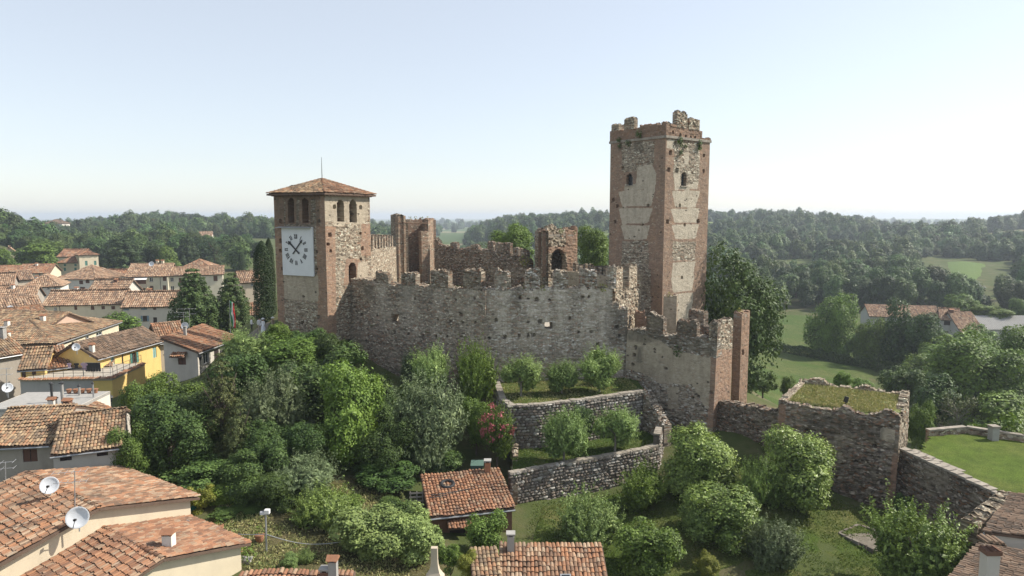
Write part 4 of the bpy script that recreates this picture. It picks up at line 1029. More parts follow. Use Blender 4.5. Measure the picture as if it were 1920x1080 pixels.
def bastion():
    z0 = CAMZ-25; ctr = (bFL+bBR)/2
    T = empty('bastion', (ctr.x, ctr.y, z0), 'square stone bastion with low worn parapet and dry grass on top', 'bastion')
    zf = zpoly(bFL, bFR, z0, brick=[[(1674, 850), (1695, 850), (1680, 960), (1662, 960)], [(1460, 757), (1475, 760), (1470, 800), (1460, 800)]], plaster=[[(1650, 800), (1678, 805), (1676, 830), (1650, 822)]],
               dark=[[(1550, 790), (1566, 790), (1566, 825), (1550, 825)], [(1475, 795), (1495, 795), (1490, 815), (1475, 810)], [(1500, 770), (1660, 795), (1655, 830), (1600, 815), (1520, 800)], [(1460, 850), (1560, 880), (1600, 980), (1460, 980)]])
    Lf = (bFR-bFL).length
    def topf(u):
        f = u/Lf
        return BZ-z0 - 0.25*np.sin(f*math.pi)*1.0 + 0.45*np.exp(-((f-0.57)/0.07)**2) + 0.45*np.exp(-((f-0.9)/0.07)**2)*1.0
    pits = pxpits(bFL, bFR, z0, [(1515, 808), (1556, 850), (1605, 862), (1640, 835), (1655, 905)], 0.26)
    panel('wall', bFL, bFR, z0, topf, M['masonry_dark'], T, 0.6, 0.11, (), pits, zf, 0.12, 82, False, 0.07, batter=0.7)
    fz = lambda U, V: np.stack([0.3+0*U, U*0, 0.2+0*U], -1)
    panel('wall', bFR, bBR, z0, lambda u: BZ-z0-0.1+0.35*(u > 5.0)-0.9*np.exp(-((u-2.0)/0.8)**2), M['masonry_sand'], T, 0.6, 0.12, (), (), fz, 0.1, 83, False, 0.1)
    panel('wall', bBR, bBL, z0, lambda u: BZ-z0+0.2*(u > 8.5)+0.4*np.exp(-((u-3.2)/0.7)**2)+0.5*np.exp(-((u-7.2)/0.8)**2), M['masonry_sand'], T, 0.6, 0.14, (), (), None, 0.1, 84, False, 0.12)
    panel('wall', bBL, bFL, z0, lambda u: BZ-z0+0.1+0*u, M['masonry_sand'], T, 0.55, 0.14, (), (), None, 0.1, 85, False, 0.08)
    pts = [ctr+(q-ctr)*0.95 for q in (bFL, bFR, bBR, bBL)]
    f = sheet('grass_top', pts, BZ-0.18, M['drygrass'], 0.25, 0.5); f.parent = T; f.matrix_parent_inverse = pinv(T); del f['kind']
    # tall dry grass
    rng = np.random.default_rng(8); n = 5200; a = rng.random(n); b = rng.random(n)
    e1 = bFR-bFL; e2 = bBL-bFL
    x = bFL.x+e1.x*(.07+.86*a)+e2.x*(.08+.84*b); y = bFL.y+e1.y*(.07+.86*a)+e2.y*(.08+.84*b)
    pr = np.stack([x, y, np.full(n, BZ-0.12)+0.12*rng.random(n)], 1)
    V, F = leafquads(pr, rng.normal(size=(n, 3))*nz(1, 1, .2), 0.16*rng.uniform(.6, 1.5, n), 0.28, rng)
    o = link('dry_grass', mkmesh('dry_grass', V, F, M['blade']), T); o['kind'] = 'stuff'
bastion()
def wall_D():
    z0 = CAMZ-25; A = Vector(R2(G(1688, 50.4, CAMZ-17))); B = Vector(R2(G(1896, 42.3, CAMZ-17)))
    T = empty('outer_wall', (A.x, A.y, z0), 'dark stone outer wall with pale double coping running down from the bastion', 'castle wall')
    L = (B-A).length; za = P(1690, 842, 50.4).z; zb = P(1895, 938, 42.3).z
    z = lambda U, V: np.stack([0.2*np.ones(U.shape), U*0, 0.4*np.ones(U.shape)], -1)
    tp = lambda u: za-z0+(zb-za)*u/L
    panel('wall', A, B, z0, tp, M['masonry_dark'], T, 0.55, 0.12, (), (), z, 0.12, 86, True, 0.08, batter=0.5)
    t = (B-A).normalized(); n = Vector((t.y, -t.x))
    panel('wall', A-n*1.15, B-n*1.15, z0, lambda u: za-z0-0.25+(zb-za)*u/L, M['masonry_sand'], T, 0.3, 0.14, (), (), None, 0.05, 87, True, 0.04)
    cp = MB()
    for i in range(14):
        a = A+t*(L*i/14+0.02); b = A+t*(L*(i+1)/14-0.02); zz = za+(zb-za)*(i+.5)/14+rnd.uniform(-.03, .03)
        cp.poly([(q.x, q.y, zz+0.13) for q in (a+n*0.1, b+n*0.1, b-n*0.6, a-n*0.6)], 0.16, (0, 0, 1))
        MBs = MB().poly([(q.x, q.y, zz-0.1+0.003*i % .01) for q in (a-n*1.05, b-n*1.05, b-n*1.5, a-n*1.5)], 0.13, (0, 0, 1)); MBs.build('coping_stone', M['coping'], T)
    cp.build('coping', M['coping'], T)
    A2 = Vector(R2(G(1836, 38.2, CAMZ-17))); B2 = B + t*0.4
    T = empty('wall_end', (A2.x, A2.y, z0), 'short broken end of outer wall with pale rubble top beside the dark roof', 'castle wall')
    zc = P(1836, 985, 38.2).z
    panel('wall', A2, B2, z0, lambda u: zc-z0+0.05*u, M['masonry_sand'], T, 0.9, 0.12, (), (), lambda U, V: np.stack([U*0, 0.35+0*U, U*0], -1), 0.13, 88, True, 0.16)
wall_D()

# ---- inside and behind
ZI = CAMZ-10.2
def inner():
    A, B = tR, Vector(R2(G(744, 100, ZI)))
    z0 = CAMZ-13
    T = empty('inner_wall', (A.x, A.y, z0), 'sunlit pale curtain wall with row of forked merlons behind the clock tower', 'castle wall')
    za = P(691, 469, A.y).z; zb = P(744, 463.5, 100).z; L = (B-A).length
    z = lambda U, V: np.stack([U*0, 0.35+0*U, U*0], -1)
    panel('wall', A, B, z0, lambda u: za-z0+(zb-za)*u/L, M['masonry_sand'], T, 0.9, 0.16, (), (), z, 0.07, 91, True, 0.05)
    t = (B-A).normalized(); n = Vector((t.y, -t.x))
    for k in range(9):
        u0 = 0.6+k*L/9.3; zz = za+(zb-za)*u0/L
        panel('merlon', A+t*u0-n*0.25, A+t*(u0+1.25)-n*0.25, zz-0.03, lambda u: 1.75-0.55*np.exp(-((u-0.62)/0.22)**2), M['masonry'], T, 0.55, 0.11, seed=92+k, rough_top=0.06)
    # courtyard
    c = [A-n*0.3, B-n*.3, Vector(R2(G(815, 103, ZI))), Vector(R2(G(990, 93, ZI))), Vector(R2(G(1140, 82, ZI))), Vector(R2(G(1150, 74, ZI))), Vector(R2(G(1135, 67.5, ZI))), PB, PA]
    s = sheet('courtyard_lawn', c, lambda X, Y: ZI-1.3*np.clip((79-Y)/6, 0, 1), M['lawn_fresh'], 0.8, 0.08)
    s = sheet('courtyard_paving', [A-n*0.2+Vector((.4, 0)), B, Vector(R2(G(800, 99, ZI))), Vector(R2(G(845, 84, ZI))), Vector(R2(G(845, 76, ZI))), Vector(R2(G(1080, 74, ZI))), Vector(R2(G(1080, 66.6, ZI))), PB+Vector((0, 1)), PA+Vector((1, .6))], lambda X, Y: ZI+0.09-1.3*np.clip((79-Y)/6, 0, 1), M['paving'], 0.5, 0.02)
inner()
def open_tower():
    z0 = CAMZ-12; T = empty('open_backed_tower', tuple(G(775, 103, z0)), 'ruined brick tower standing open towards the castle courtyard', 'tower')
    g = lambda x, d: Vector(R2(G(x, d, CAMZ-5)))
    t = lambda y, d: P(775, y, d).z-z0
    br = lambda U, V: np.stack([0.5+0*U, U*0, 0.15+0*U], -1)
    bd = lambda U, V: np.stack([0.3+0*U, U*0, 0.45+0*U], -1)
    lc, nc, p1, p2, q2, rc, bl, brr = g(733.5, 104.5), g(747.5, 100.2), g(761.5, 101), g(790.5, 102.6), g(803.5, 103.4), g(815, 108), g(752, 108.5), g(806, 111)
    panel('wall', lc, nc, z0, t(403, 101), M['masonry'], T, 0.8, 0.14, (), (), bd, 0.08, 101, False, 0.12)
    panel('pier', nc, p1, z0, t(405, 100.5), M['masonry_sand'], T, 0.8, 0.12, (), (), br, 0.05, 102, True, 0.1)
    panel('wall', p1+Vector((.25, .6)), bl, z0, t(414, 106), M['masonry'], T, 0.4, 0.16, (), (), bd, 0.06, 103, True, 0.1)
    panel('wall', bl, brr, z0, t(413.5, 110), M['masonry'], T, 0.8, 0.16, (), (), bd, 0.08, 104, True, 0.16)
    panel('pier', p2, q2, z0, t(434, 103), M['masonry_sand'], T, 0.8, 0.12, (), (), br, 0.05, 105, True, 0.1)
    panel('wall', q2, rc, z0, t(411, 105), M['masonry_sand'], T, 0.8, 0.14, (), (), br, 0.06, 106, False, 0.16)
    panel('wall', rc, lc, z0, t(412, 108), M['masonry'], T, 0.6, 0.2, (), (), br, 0.06, 107, False, 0.16)
    panel('wall', q2+Vector((-.9, .3)), q2, z0+t(434, 103), t(411, 103)-t(434, 103), M['masonry'], T, 0.8, 0.12, (), (), br, 0.05, 108, True, 0.16)
    MB().tube([(nc.x, nc.y, z0+t(417, 101)), (q2.x, q2.y, z0+t(419, 103))], 0.09, 6).build('tie_beam', M['wood'], T)
    tufts('weeds', [((bl.x+1.5+i*0.9, bl.y, z0+t(412, 108)+0.1), 0.4, 50, .1) for i in range(4)], M['leaf_yellow'], T)['kind'] = 'stuff'
open_tower()
def far_wall():
    z0 = CAMZ-12.5
    g = lambda x, d: Vector(R2(G(x, d, CAMZ-5)))
    A, B, C = g(815, 104), g(906, 98), g(992, 92)
    T = empty('rear_curtain_wall', (A.x, A.y, z0), 'long shaded rear curtain wall with rounded broken merlons beyond the courtyard', 'castle wall')
    za = P(860, 466, 101).z-z0; L = (B-A).length
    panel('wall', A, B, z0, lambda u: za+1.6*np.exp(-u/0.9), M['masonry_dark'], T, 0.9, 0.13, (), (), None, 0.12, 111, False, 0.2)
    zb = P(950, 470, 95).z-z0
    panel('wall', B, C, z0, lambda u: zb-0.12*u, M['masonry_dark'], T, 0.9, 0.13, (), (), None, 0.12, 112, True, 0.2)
    for a, b, zz, x0, x1, y in ((A, B, z0+za, 844, 857, 454), (A, B, z0+za, 882, 897, 458), (A, B, z0+za, 828, 836, 460), (B, C, z0+zb-.1, 914, 925, 452), (B, C, z0+zb-0.2, 928, 956, 455), (B, C, z0+zb-.6, 962, 972, 464), (B, C, z0+zb-.7, 976, 988, 468)):
        merlon(T, a, b, zz-0.1, x0, x1, y, M['masonry_dark'], int(x0), 0.6, cell=0.13)
    tufts('weeds', [((C.x-.6, C.y-.3, z0+zb-1.2), 0.8, 140, .1)], M['leaf_yellow'], T)['kind'] = 'stuff'
    # third tower
    z0 = CAMZ-12; n, r, l = g(1017, 88), g(1082.5, 92), g(1003, 92.5)
    k = r+(l-n)
    T = empty('ruined_tower', tuple(G(1045, 90, z0)), 'squat ruined tower with crumbling white top and arched doorway', 'tower')
    tp = lambda y: P(1050, y, 90).z-z0
    br = zpoly(n, r, z0, brick=[[(1010, 428), (1024, 428), (1024, 520), (1010, 520)], [(1060, 428), (1090, 420), (1090, 520), (1064, 520)], [(1024, 462), (1062, 462), (1062, 475), (1024, 475)]])
    a0 = pix2uv(1033, 508, n, r, z0); a1 = pix2uv(1061, 466, n, r, z0)
    Ln = (r-n).length
    panel('wall', n, r, z0, lambda u: tp(430)+0.5*np.exp(-((u/Ln-0.3)/0.12)**2)-0.15*np.cos(u*2)+0.5*(u/Ln > 0.92), M['masonry_sand'], T, 0.8, 0.11, [('arch', a0[0], a1[0], a0[1], a1[1]-(a1[0]-a0[0])/2)], pxpits(n, r, z0, [(1030, 460), (1057, 462), (1040, 452)], 0.3), br, 0.12, 113, False, 0.3)
    al = (l-n).length
    panel('wall', l, n, z0, lambda u: tp(432)+0*u, M['masonry'], T, 0.8, 0.12, [('arch', al*0.2, al*0.75, 3.0, 5.6)], (), None, 0.1, 114, False, 0.3)
    panel('wall', r, k, z0, lambda u: tp(433)+0*u, M['masonry'], T, 0.8, 0.2, (), (), None, 0.1, 115, False, 0.3)
    panel('wall', k, l, z0, lambda u: tp(434)+0*u, M['masonry'], T, 0.8, 0.2, (), (), None, 0.1, 116, False, 0.3)
    floor_poly('rubble_top', [n, r, k, l], z0+tp(439), M['coping'], T)
    tufts('weeds', [((n.x+2.4, n.y+.3, z0+tp(432)), 0.35, 60, .09), ((r.x-.6, r.y-.2, z0+tp(436)), 0.4, 60, .09)], M['leaf_mid'], T)['kind'] = 'stuff'
    # walkway wall to the main tower
    A, B = g(1060, 88.2), g(1150, 80.5); zt = P(1100, 512, 85).z
    T = empty('walkway_wall', (A.x, A.y, z0), 'wall walk with small rounded merlons and railing between ruined and tall towers', 'castle wall')
    panel('wall', A, B, z0, zt-z0, M['masonry_sand'], T, 1.6, 0.14, (), (), lambda U, V: np.stack([U*0, 0.6+0*U, U*0], -1), 0.08, 117, True, 0.04)
    t = (B-A).normalized(); nn = Vector((t.y, -t.x)); L = (B-A).length
    for i in range(9):
        u0 = 0.3+i*L/9.2
        panel('merlon', A+t*u0-nn*1.0, A+t*(u0+0.62)-nn*1.0, zt-0.03, lambda u: 1.15-0.35*np.abs(u-0.3)*2-(0.25 if i % 3 == 1 else 0), M['masonry_sand'], T, 0.5, 0.1, seed=120+i, rough_top=0.12)
    rl = empty('railing', (A.x, A.y, zt), 'dark iron railing along the wall walk by the tall tower', 'railing')
    for i in range(11):
        p = A+t*(0.2+i*(L-.4)/10)-nn*0.1
        MB().box((p.x-.03, p.y-.03, zt), (p.x+.03, p.y+.03, zt+1.05)).build('post', M['metal_dark'], rl)
    for hh in (0.55, 1.0):
        MB().tube([(A.x-nn.x*.1, A.y-nn.y*.1, zt+hh), (B.x-nn.x*.1, B.y-nn.y*.1, zt+hh)], 0.03, 5).build('rail', M['metal_dark'], rl)
far_wall()

# ---- olive terraces and their dry stone retaining walls
_ico = None
def rubble(parent, A, B, z0, topf, size=0.3, seed=0, name='stones'):
    """face of rounded stones on a retaining wall"""
    phi = (1+5**.5)/2
    iv = np.array([(-1, phi, 0), (1, phi, 0), (-1, -phi, 0), (1, -phi, 0), (0, -1, phi), (0, 1, phi), (0, -1, -phi), (0, 1, -phi), (phi, 0, -1), (phi, 0, 1), (-phi, 0, -1), (-phi, 0, 1)])/math.hypot(1, phi)
    fi = np.array([(0, 11, 5), (0, 5, 1), (0, 1, 7), (0, 7, 10), (0, 10, 11), (1, 5, 9), (5, 11, 4), (11, 10, 2), (10, 7, 6), (7, 1, 8), (3, 9, 4), (3, 4, 2), (3, 2, 6), (3, 6, 8), (3, 8, 9), (4, 9, 5), (2, 4, 11), (6, 2, 10), (8, 6, 7), (9, 8, 1)])
    r = np.random.default_rng(seed); A = Vector(R2(A)); B = Vector(R2(B)); L = (B-A).length; t = (B-A)/L; n = Vector((t.y, -t.x)); Vs = []; Fs = []; k = 0
    v = 0.0
    while v < 6:
        rh = size*r.uniform(0.65, 1.05); u = -r.random()*size; any_ = False
        while u < L:
            w = size*r.uniform(0.7, 1.7)
            uc = u+w/2
            if 0 <= uc <= L and v+rh*0.5 < topf(uc):
                any_ = True
                th = r.uniform(0, 6.28); sc = nz(w*0.56, 0.16*r.uniform(.6, 1.3), rh*0.58*r.uniform(.8, 1.15))
                q = (iv*(1+r.normal(size=(12, 1))*0.13)); c, s = math.cos(th*0.05), math.sin(th*0.05)
                loc = q*sc
                P3 = np.stack([A.x+t.x*(uc+loc[:, 0])+n.x*loc[:, 1], A.y+t.y*(uc+loc[:, 0])+n.y*loc[:, 1], z0+v+rh*0.5+loc[:, 2]+r.normal()*0.02], 1)
                Vs.append(P3); Fs.append(fi+k); k += 12
            u += w
        v += rh*0.92
        if not any_ and v > 0.5: break
    o = link(name, mkmesh(name, np.concatenate(Vs), np.concatenate(Fs), M['stones']), parent); o['kind'] = 'stuff'; return o
ZT1 = CAMZ-19.25; ZT2 = CAMZ-15.8
def terr():
    # lower terrace
    lp = [DZ(958, 893, ZT1), DZ(1060, 873, ZT1), DZ(1140, 859, ZT1), DZ(1205, 847, ZT1), DZ(1236, 838, ZT1), DZ(1248, 800, ZT1)]
    T = empty('lower_retaining_wall', (lp[0].x, lp[0].y, CAMZ-23), 'long dry stone retaining wall of grey cobbles below the lower olive terrace', 'retaining wall')
    z0 = CAMZ-23.2
    for i in range(len(lp)-1):
        a, b = lp[i], lp[i+1]; top = ZT1+0.12-z0
        hi = top+ (0.0 if i < 4 else 0.9)
        panel('wall_core', a, b, z0, hi-0.1, M['cobble_core'], T, 0.5, 0.3, seed=130+i, disp=0.02, ends=True, rough_top=0.02)
        rubble(T, a, b, z0+1.2, lambda u: hi-1.2+0.05, 0.30, 131+i)
        m = MB(); d = Vector(R2(b))-Vector(R2(a)); L = d.length; d /= L; nn = Vector((d.y, -d.x)); u = 0
        while u < L-0.1:
            w = min(rnd.uniform(.35, .6), L-u); p = Vector(R2(a))+d*u; q = Vector(R2(a))+d*(u+w-.03); zz = z0+hi+rnd.uniform(0, .06)
            m.poly([(x.x, x.y, zz+.08) for x in (p+nn*.06, q+nn*.06, q-nn*.5, p-nn*.5)], 0.16, (0, 0, 1)); u += w
        m.build('coping', M['coping'], T)
    # left flank
    fl = [DZ(962, 812, ZT1), DZ(958, 893, ZT1)]
    F = empty('flank_wall', (fl[1].x, fl[1].y, z0), 'narrow sunlit stone wall at the side of the lower terrace beside the hut chimney', 'retaining wall')
    panel('wall', fl[0], fl[1], z0, lambda u: ZT1-z0+1.1-0.16*u, M['masonry_sand'], F, 0.5, 0.12, seed=140, disp=0.1)
    # upper terrace
    up = [DZ(926, 716, ZT2), DZ(938, 752, ZT2), DZ(956, 766, ZT2), DZ(1010, 764, ZT2), DZ(1100, 753, ZT2), DZ(1206, 737, ZT2)]
    T = empty('upper_retaining_wall', (up[2].x, up[2].y, ZT1-0.5), 'dry stone retaining wall under the upper terrace with three olive trees', 'retaining wall')
    z1 = ZT1-0.6
    for i in range(len(up)-1):
        a, b = up[i], up[i+1]; top = ZT2+0.15-z1
        panel('wall_core', a, b, z1, top-0.1, M['cobble_core'], T, 0.5, 0.3, seed=150+i, disp=0.02, ends=True, rough_top=0.02)
        rubble(T, a, b, z1, lambda u: top, 0.30, 151+i)
        m = MB(); d = Vector(R2(b))-Vector(R2(a)); L = d.length; d /= L; nn = Vector((d.y, -d.x)); u = 0
        while u < L-0.1:
            w = min(rnd.uniform(.35, .6), L-u); p = Vector(R2(a))+d*u; q = Vector(R2(a))+d*(u+w-.03); zz = z1+top+rnd.uniform(0, .06)
            m.poly([(x.x, x.y, zz+.08) for x in (p+nn*.06, q+nn*.06, q-nn*.5, p-nn*.5)], 0.16, (0, 0, 1)); u += w
        m.build('coping', M['coping'], T)
    e = up[-1]; e2 = DZ(1206, 742, ZT2)+Vector((0.2, 3.5, 0))
    t2 = empty('terrace_steps', (e.x, e.y, ZT1), 'rough stone stepped buttress between the terrace and the plastered wall', 'buttress')
    panel('wall', e, DZ(1246, 778, ZT2-1.2), z1, lambda u: ZT2-z1+0.2-0.75*u, M['masonry_grey'], t2, 0.8, 0.12, seed=160, disp=0.13)
    A3 = DZ(1248, 800, ZT1)
    # lawns
    sheet('upper_terrace_lawn', [R2(p) for p in up]+[R2(Vector(R2(CA))+Vector((1.2, .3))), (PE.x, PE.y+.3), (PB.x, PB.y+.3), (PB.x-1.5, PB.y+.6)], ZT2, M['lawn'], 0.35, 0.12)
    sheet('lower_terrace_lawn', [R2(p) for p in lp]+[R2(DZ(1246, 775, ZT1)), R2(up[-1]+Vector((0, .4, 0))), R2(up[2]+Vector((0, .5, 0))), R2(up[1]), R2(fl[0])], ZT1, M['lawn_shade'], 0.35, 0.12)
    return lp, up
LP, UP = terr()
# lower garden lawn and lawn beyond the outer wall
sheet('garden_lawn', pl((962, 37), (1000, 49.5), (1200, 53.5), (1400, 54.5), (1640, 49.5), (1800, 42), (1830, 36), (1500, 30), (1130, 30)), None, M['lawn'], 0.35, 0.1, 0.12)
ZR = CAMZ-18.0
_rl = [Vector(R2(G(x, d, ZR))) for x, d in ((1722, 50.2), (1905, 42.0), (2150, 40), (2150, 52), (1920, 53.0), (1812, 55.3), (1742, 54.4))]
sheet('walled_lawn', _rl, ZR, M['lawn_fresh'], 0.4, 0.08)
def lawn_wall():
    T = empty('lawn_wall', (_rl[5].x, _rl[5].y, ZR-3), 'low stone wall edging the bright lawn beyond the outer wall', 'garden wall')
    for a, b in ((_rl[6], _rl[5]), (_rl[5], _rl[4]), (_rl[4], _rl[3])):
        panel('wall', a, b, ZR-5, 5.45, M['masonry_sand'], T, 0.35, 0.2, seed=170, disp=0.05, rough_top=0.04)
        d = (b-a).normalized(); n = Vector((d.y, -d.x))
        MB().poly([(q.x, q.y, ZR+.58) for q in (a+n*.06, b+n*.06, b-n*.42, a-n*.42)], 0.14, (0, 0, 1)).build('coping', M['coping'], T)
    p = Vector(R2(G(1862, 53.6, ZR))); q = empty('gate_post', (p.x, p.y, ZR), 'short square stone post standing on the lawn wall', 'post')
    MB().box((p.x-.28, p.y-.28, ZR-.2), (p.x+.28, p.y+.28, ZR+1.05)).build('shaft', M['concrete'], q)
    MB().box((p.x-.34, p.y-.34, ZR+1.05), (p.x+.34, p.y+.34, ZR+1.2)).build('cap', M['coping'], q)
lawn_wall()

def blades(name, label, poly, z, n, seed, mat='blade_green', size=.07):
    rng = np.random.default_rng(seed); xs = [p[0] for p in poly]; ys = [p[1] for p in poly]
    x = rng.uniform(min(xs), max(xs), n*2); y = rng.uniform(min(ys), max(ys), n*2); k = in_poly(x, y, [(p[0], p[1]) for p in poly]) & (vnoise(x/1.1, y/1.1, seed)+rng.random(2*n)*.5 > .62); x = x[k]; y = y[k]
    zz = gz(x, y)+.14 if z is None else np.full(len(x), z+.03)
    s_ = size*rng.uniform(.5, 1.6, len(x)); V, F = leafquads(np.stack([x, y, zz+s_*.3], 1), rng.normal(size=(len(x), 3))*nz(1, 1, .45), s_, .3, rng)
    o = link(name, mkmesh(name, V, F, M[mat])); tag(o, label, 'grass', kind='stuff')
blades('garden_grass', 'rough grass of the lower garden lawn', pl((962, 38), (1000, 49.5), (1200, 53), (1400, 54), (1640, 49), (1800, 42), (1820, 37), (1500, 33), (1130, 33)), None, 26000, 1)
blades('terrace_grass', 'grass on the lower olive terrace', [R2(p) for p in LP]+[R2(UP[-1]), R2(UP[2])], ZT1, 7000, 2)
blades('upper_grass', 'dry grass on the upper olive terrace', [R2(p) for p in UP[1:]]+[R2(CA), R2(PB)], ZT2, 7000, 3, 'blade')
# ------------------------------------------------------------------ trees: crown meshes built once, shared between trees
def fib(n, rng):
    i = np.arange(n)+0.5; ph = np.arccos(1-2*i/n); th = math.pi*(1+5**.5)*i + rng.random()*6
    return np.stack([np.cos(th)*np.sin(ph), np.sin(th)*np.sin(ph), np.cos(ph)], 1)
def unit(v): return v/np.maximum(np.linalg.norm(v, axis=1, keepdims=True), 1e-9)
def crown_round(seed, nclump=60, nleaf=17000, s=0.030, asp=0.60, cr=(0.16, 0.36), flat=0.0, low=-0.55, up=0.45, nsub=8, nr=0.5, inner=1.9):
    """several overlapping sub-crowns, each a shell of leaf clumps: uneven outline with gaps"""
    rng = np.random.default_rng(seed)
    sc = unit(rng.normal(size=(nsub, 3))*nz(1, 1, .75))*rng.uniform(.38, .78, (nsub, 1)); sc[0] = (0, 0, .05); sr = rng.uniform(.28, .52, nsub); sr[0] = .58
    C = []; O = []
    for j in range(nsub):
        d = fib(max(8, int(nclump*1.7*sr[j]**2/(sr**2).sum())), rng); d = unit(d+rng.normal(size=d.shape)*.2)
        p = sc[j]+d*(sr[j]*rng.uniform(.78, 1.08, (len(d), 1)))
        for q, dd in zip(p, d):
            ins = [np.linalg.norm(q-sc[k]) < sr[k]*.72 for k in range(nsub) if k != j]
            if any(ins) or q[2] < low: continue
            C.append(q); O.append(dd)
    C = np.array(C); O = np.array(O); r = rng.uniform(*cr, len(C))*rng.choice([.7, 1.0, 1.0, 1.15], len(C))
    C = C-O*(r*0.5)[:, None]
    ni = 12; C = np.concatenate([C, rng.normal(size=(ni, 3))*.26]); O = np.concatenate([O, unit(rng.normal(size=(ni, 3)))]); r = np.concatenate([r, np.full(ni, .34)])
    w = r**2; k = rng.choice(len(C), nleaf, p=w/w.sum()); out = O[k]
    q = unit(unit(rng.normal(size=(nleaf, 3))+nz(0, 0, 0.25))+out*0.5)
    rad = np.cbrt(rng.uniform(0.2, 1.0, nleaf)); pos = C[k]+q*(r[k]*rad)[:, None]*nz(1.1, 1.1, 0.75)
    pos += rng.normal(size=pos.shape)*0.022
    N = unit(q*0.75+out*0.3+nz(0, 0, up)+rng.normal(size=q.shape)*nr)
    ss = s*rng.uniform(0.65, 1.35, nleaf)*np.where(rad < 0.75, inner, 1.0)
    m = np.percentile(np.hypot(pos[:, 0], pos[:, 1]), 98); pos[:, :2] /= m
    lo, hi = np.percentile(pos[:, 2], 1), np.percentile(pos[:, 2], 99.6); pos[:, 2] = (pos[:, 2]-lo)/(hi-lo)*2-1
    return leafquads(pos, N, ss, asp, rng)
def crown_shoots(seed, nsh=420, per=34, s=0.026, asp=0.32, length=0.42, up=0.8, lobes=7, core=3500):
    """willowy crowns: leaves strung along upright shoots"""
    rng = np.random.default_rng(seed)
    lc = unit(rng.normal(size=(lobes, 3))*nz(1, 1, .7)+nz(0, 0, .35))*rng.uniform(0.3, 0.55, (lobes, 1))
    k = rng.integers(0, lobes, nsh); d = unit(rng.normal(size=(nsh, 3))+nz(0, 0, 0.15))
    b = lc[k]+d*0.34*np.cbrt(rng.random((nsh, 1)))
    dirn = unit(b*0.9+d*0.45+nz(0, 0, up)+rng.normal(size=(nsh, 3))*0.25)
    ln = length*rng.uniform(0.5, 1.15, nsh)
    t = rng.random((nsh, per)); pos = b[:, None]+dirn[:, None]*(t*ln[:, None])[..., None]
    bend = (t**2*ln[:, None]*0.25)[..., None]*unit(rng.normal(size=(nsh, 3))+nz(0, 0, -0.3))[:, None]
    pos = (pos+bend).reshape(-1, 3)+rng.normal(size=(nsh*per, 3))*0.022
    N = unit(np.repeat(unit(b), per, 0)*0.7+rng.normal(size=(nsh*per, 3))*0.7+nz(0, 0, 0.35))
    V, F = leafquads(pos, N, s*rng.uniform(.7, 1.3, len(pos)), asp, rng, 0.1)
    q = lc[rng.integers(0, lobes, core)]+unit(rng.normal(size=(core, 3)))*0.36*np.cbrt(rng.random((core, 1)))
    V2, F2 = leafquads(q, unit(q+rng.normal(size=q.shape)*0.6), s*2.6, 0.6, rng)
    V = np.concatenate([V, V2]); F = np.concatenate([F, F2+len(V)-len(V2)])
    m = np.percentile(np.hypot(V[:, 0], V[:, 1]), 98); V[:, :2] /= m
    lo, hi = np.percentile(V[:, 2], 1), np.percentile(V[:, 2], 99.5); V[:, 2] = (V[:, 2]-lo)/(hi-lo)*2-1
    return V, F
def crown_conifer(seed, whorls=15, per=9, n=13000, s=0.03, droop=0.25, power=0.85, flat=0.12, base=0.12):
    """z from -1 to 1, radius 1 at the bottom"""
    rng = np.random.default_rng(seed); B = []
    for w in range(whorls):
        f = (w+0.5*rng.random())/whorls; R = (1-f)**power*rng.uniform(.85, 1.05)+0.05
        for j in range(per):
            a = 2*math.pi*(j+rng.random()*0.8)/per+w; B.append((f, a, R*rng.uniform(.7, 1.1)))
    B = np.array(B); wt = B[:, 2]**1.4; k = rng.choice(len(B), n, p=wt/wt.sum())
    t = np.sqrt(rng.random(n)); f, a, R = B[k].T
    side = rng.normal(size=n)*0.13*R*(1.1-t*0.6)
    x = np.cos(a)*R*t-np.sin(a)*side; y = np.sin(a)*R*t+np.cos(a)*side
    z = -1+2*(base*0+f)+ (0.10*np.sin(t*2.2)-droop*t*t)*R*0.6 - np.abs(side)*0.5 - rng.random(n)*flat*R
    N = unit(np.stack([np.cos(a)*.45, np.sin(a)*.45, np.full(n, .8)], 1)+rng.normal(size=(n, 3))*.45)
    return leafquads(np.stack([x, y, z], 1), N, s*rng.uniform(.6, 1.4, n), 0.42, rng)
def crown_cypress(seed, n=12000, s=0.075):
    rng = np.random.default_rng(seed); z = rng.random(n)**0.9*2-1; f = (z+1)/2
    prof = np.minimum(1, (f+0.05)*6)*(1-f**8)**0.8; a = rng.random(n)*6.283
    lump = 0.82+0.3*fbm(a*1.6, f*9, seed, 2)
    r = prof*lump*np.sqrt(rng.uniform(.45, 1, n))
    pos = np.stack([np.cos(a)*r, np.sin(a)*r, z], 1)
    N = unit(np.stack([np.cos(a), np.sin(a), np.full(n, .35)], 1)+rng.normal(size=(n, 3))*.5)
    V, F = leafquads(pos*nz(1, 1, 5), N, s*rng.uniform(.6, 1.5, n), 0.5, rng); V[:, 2] /= 5
    return V, F
_lib = {}
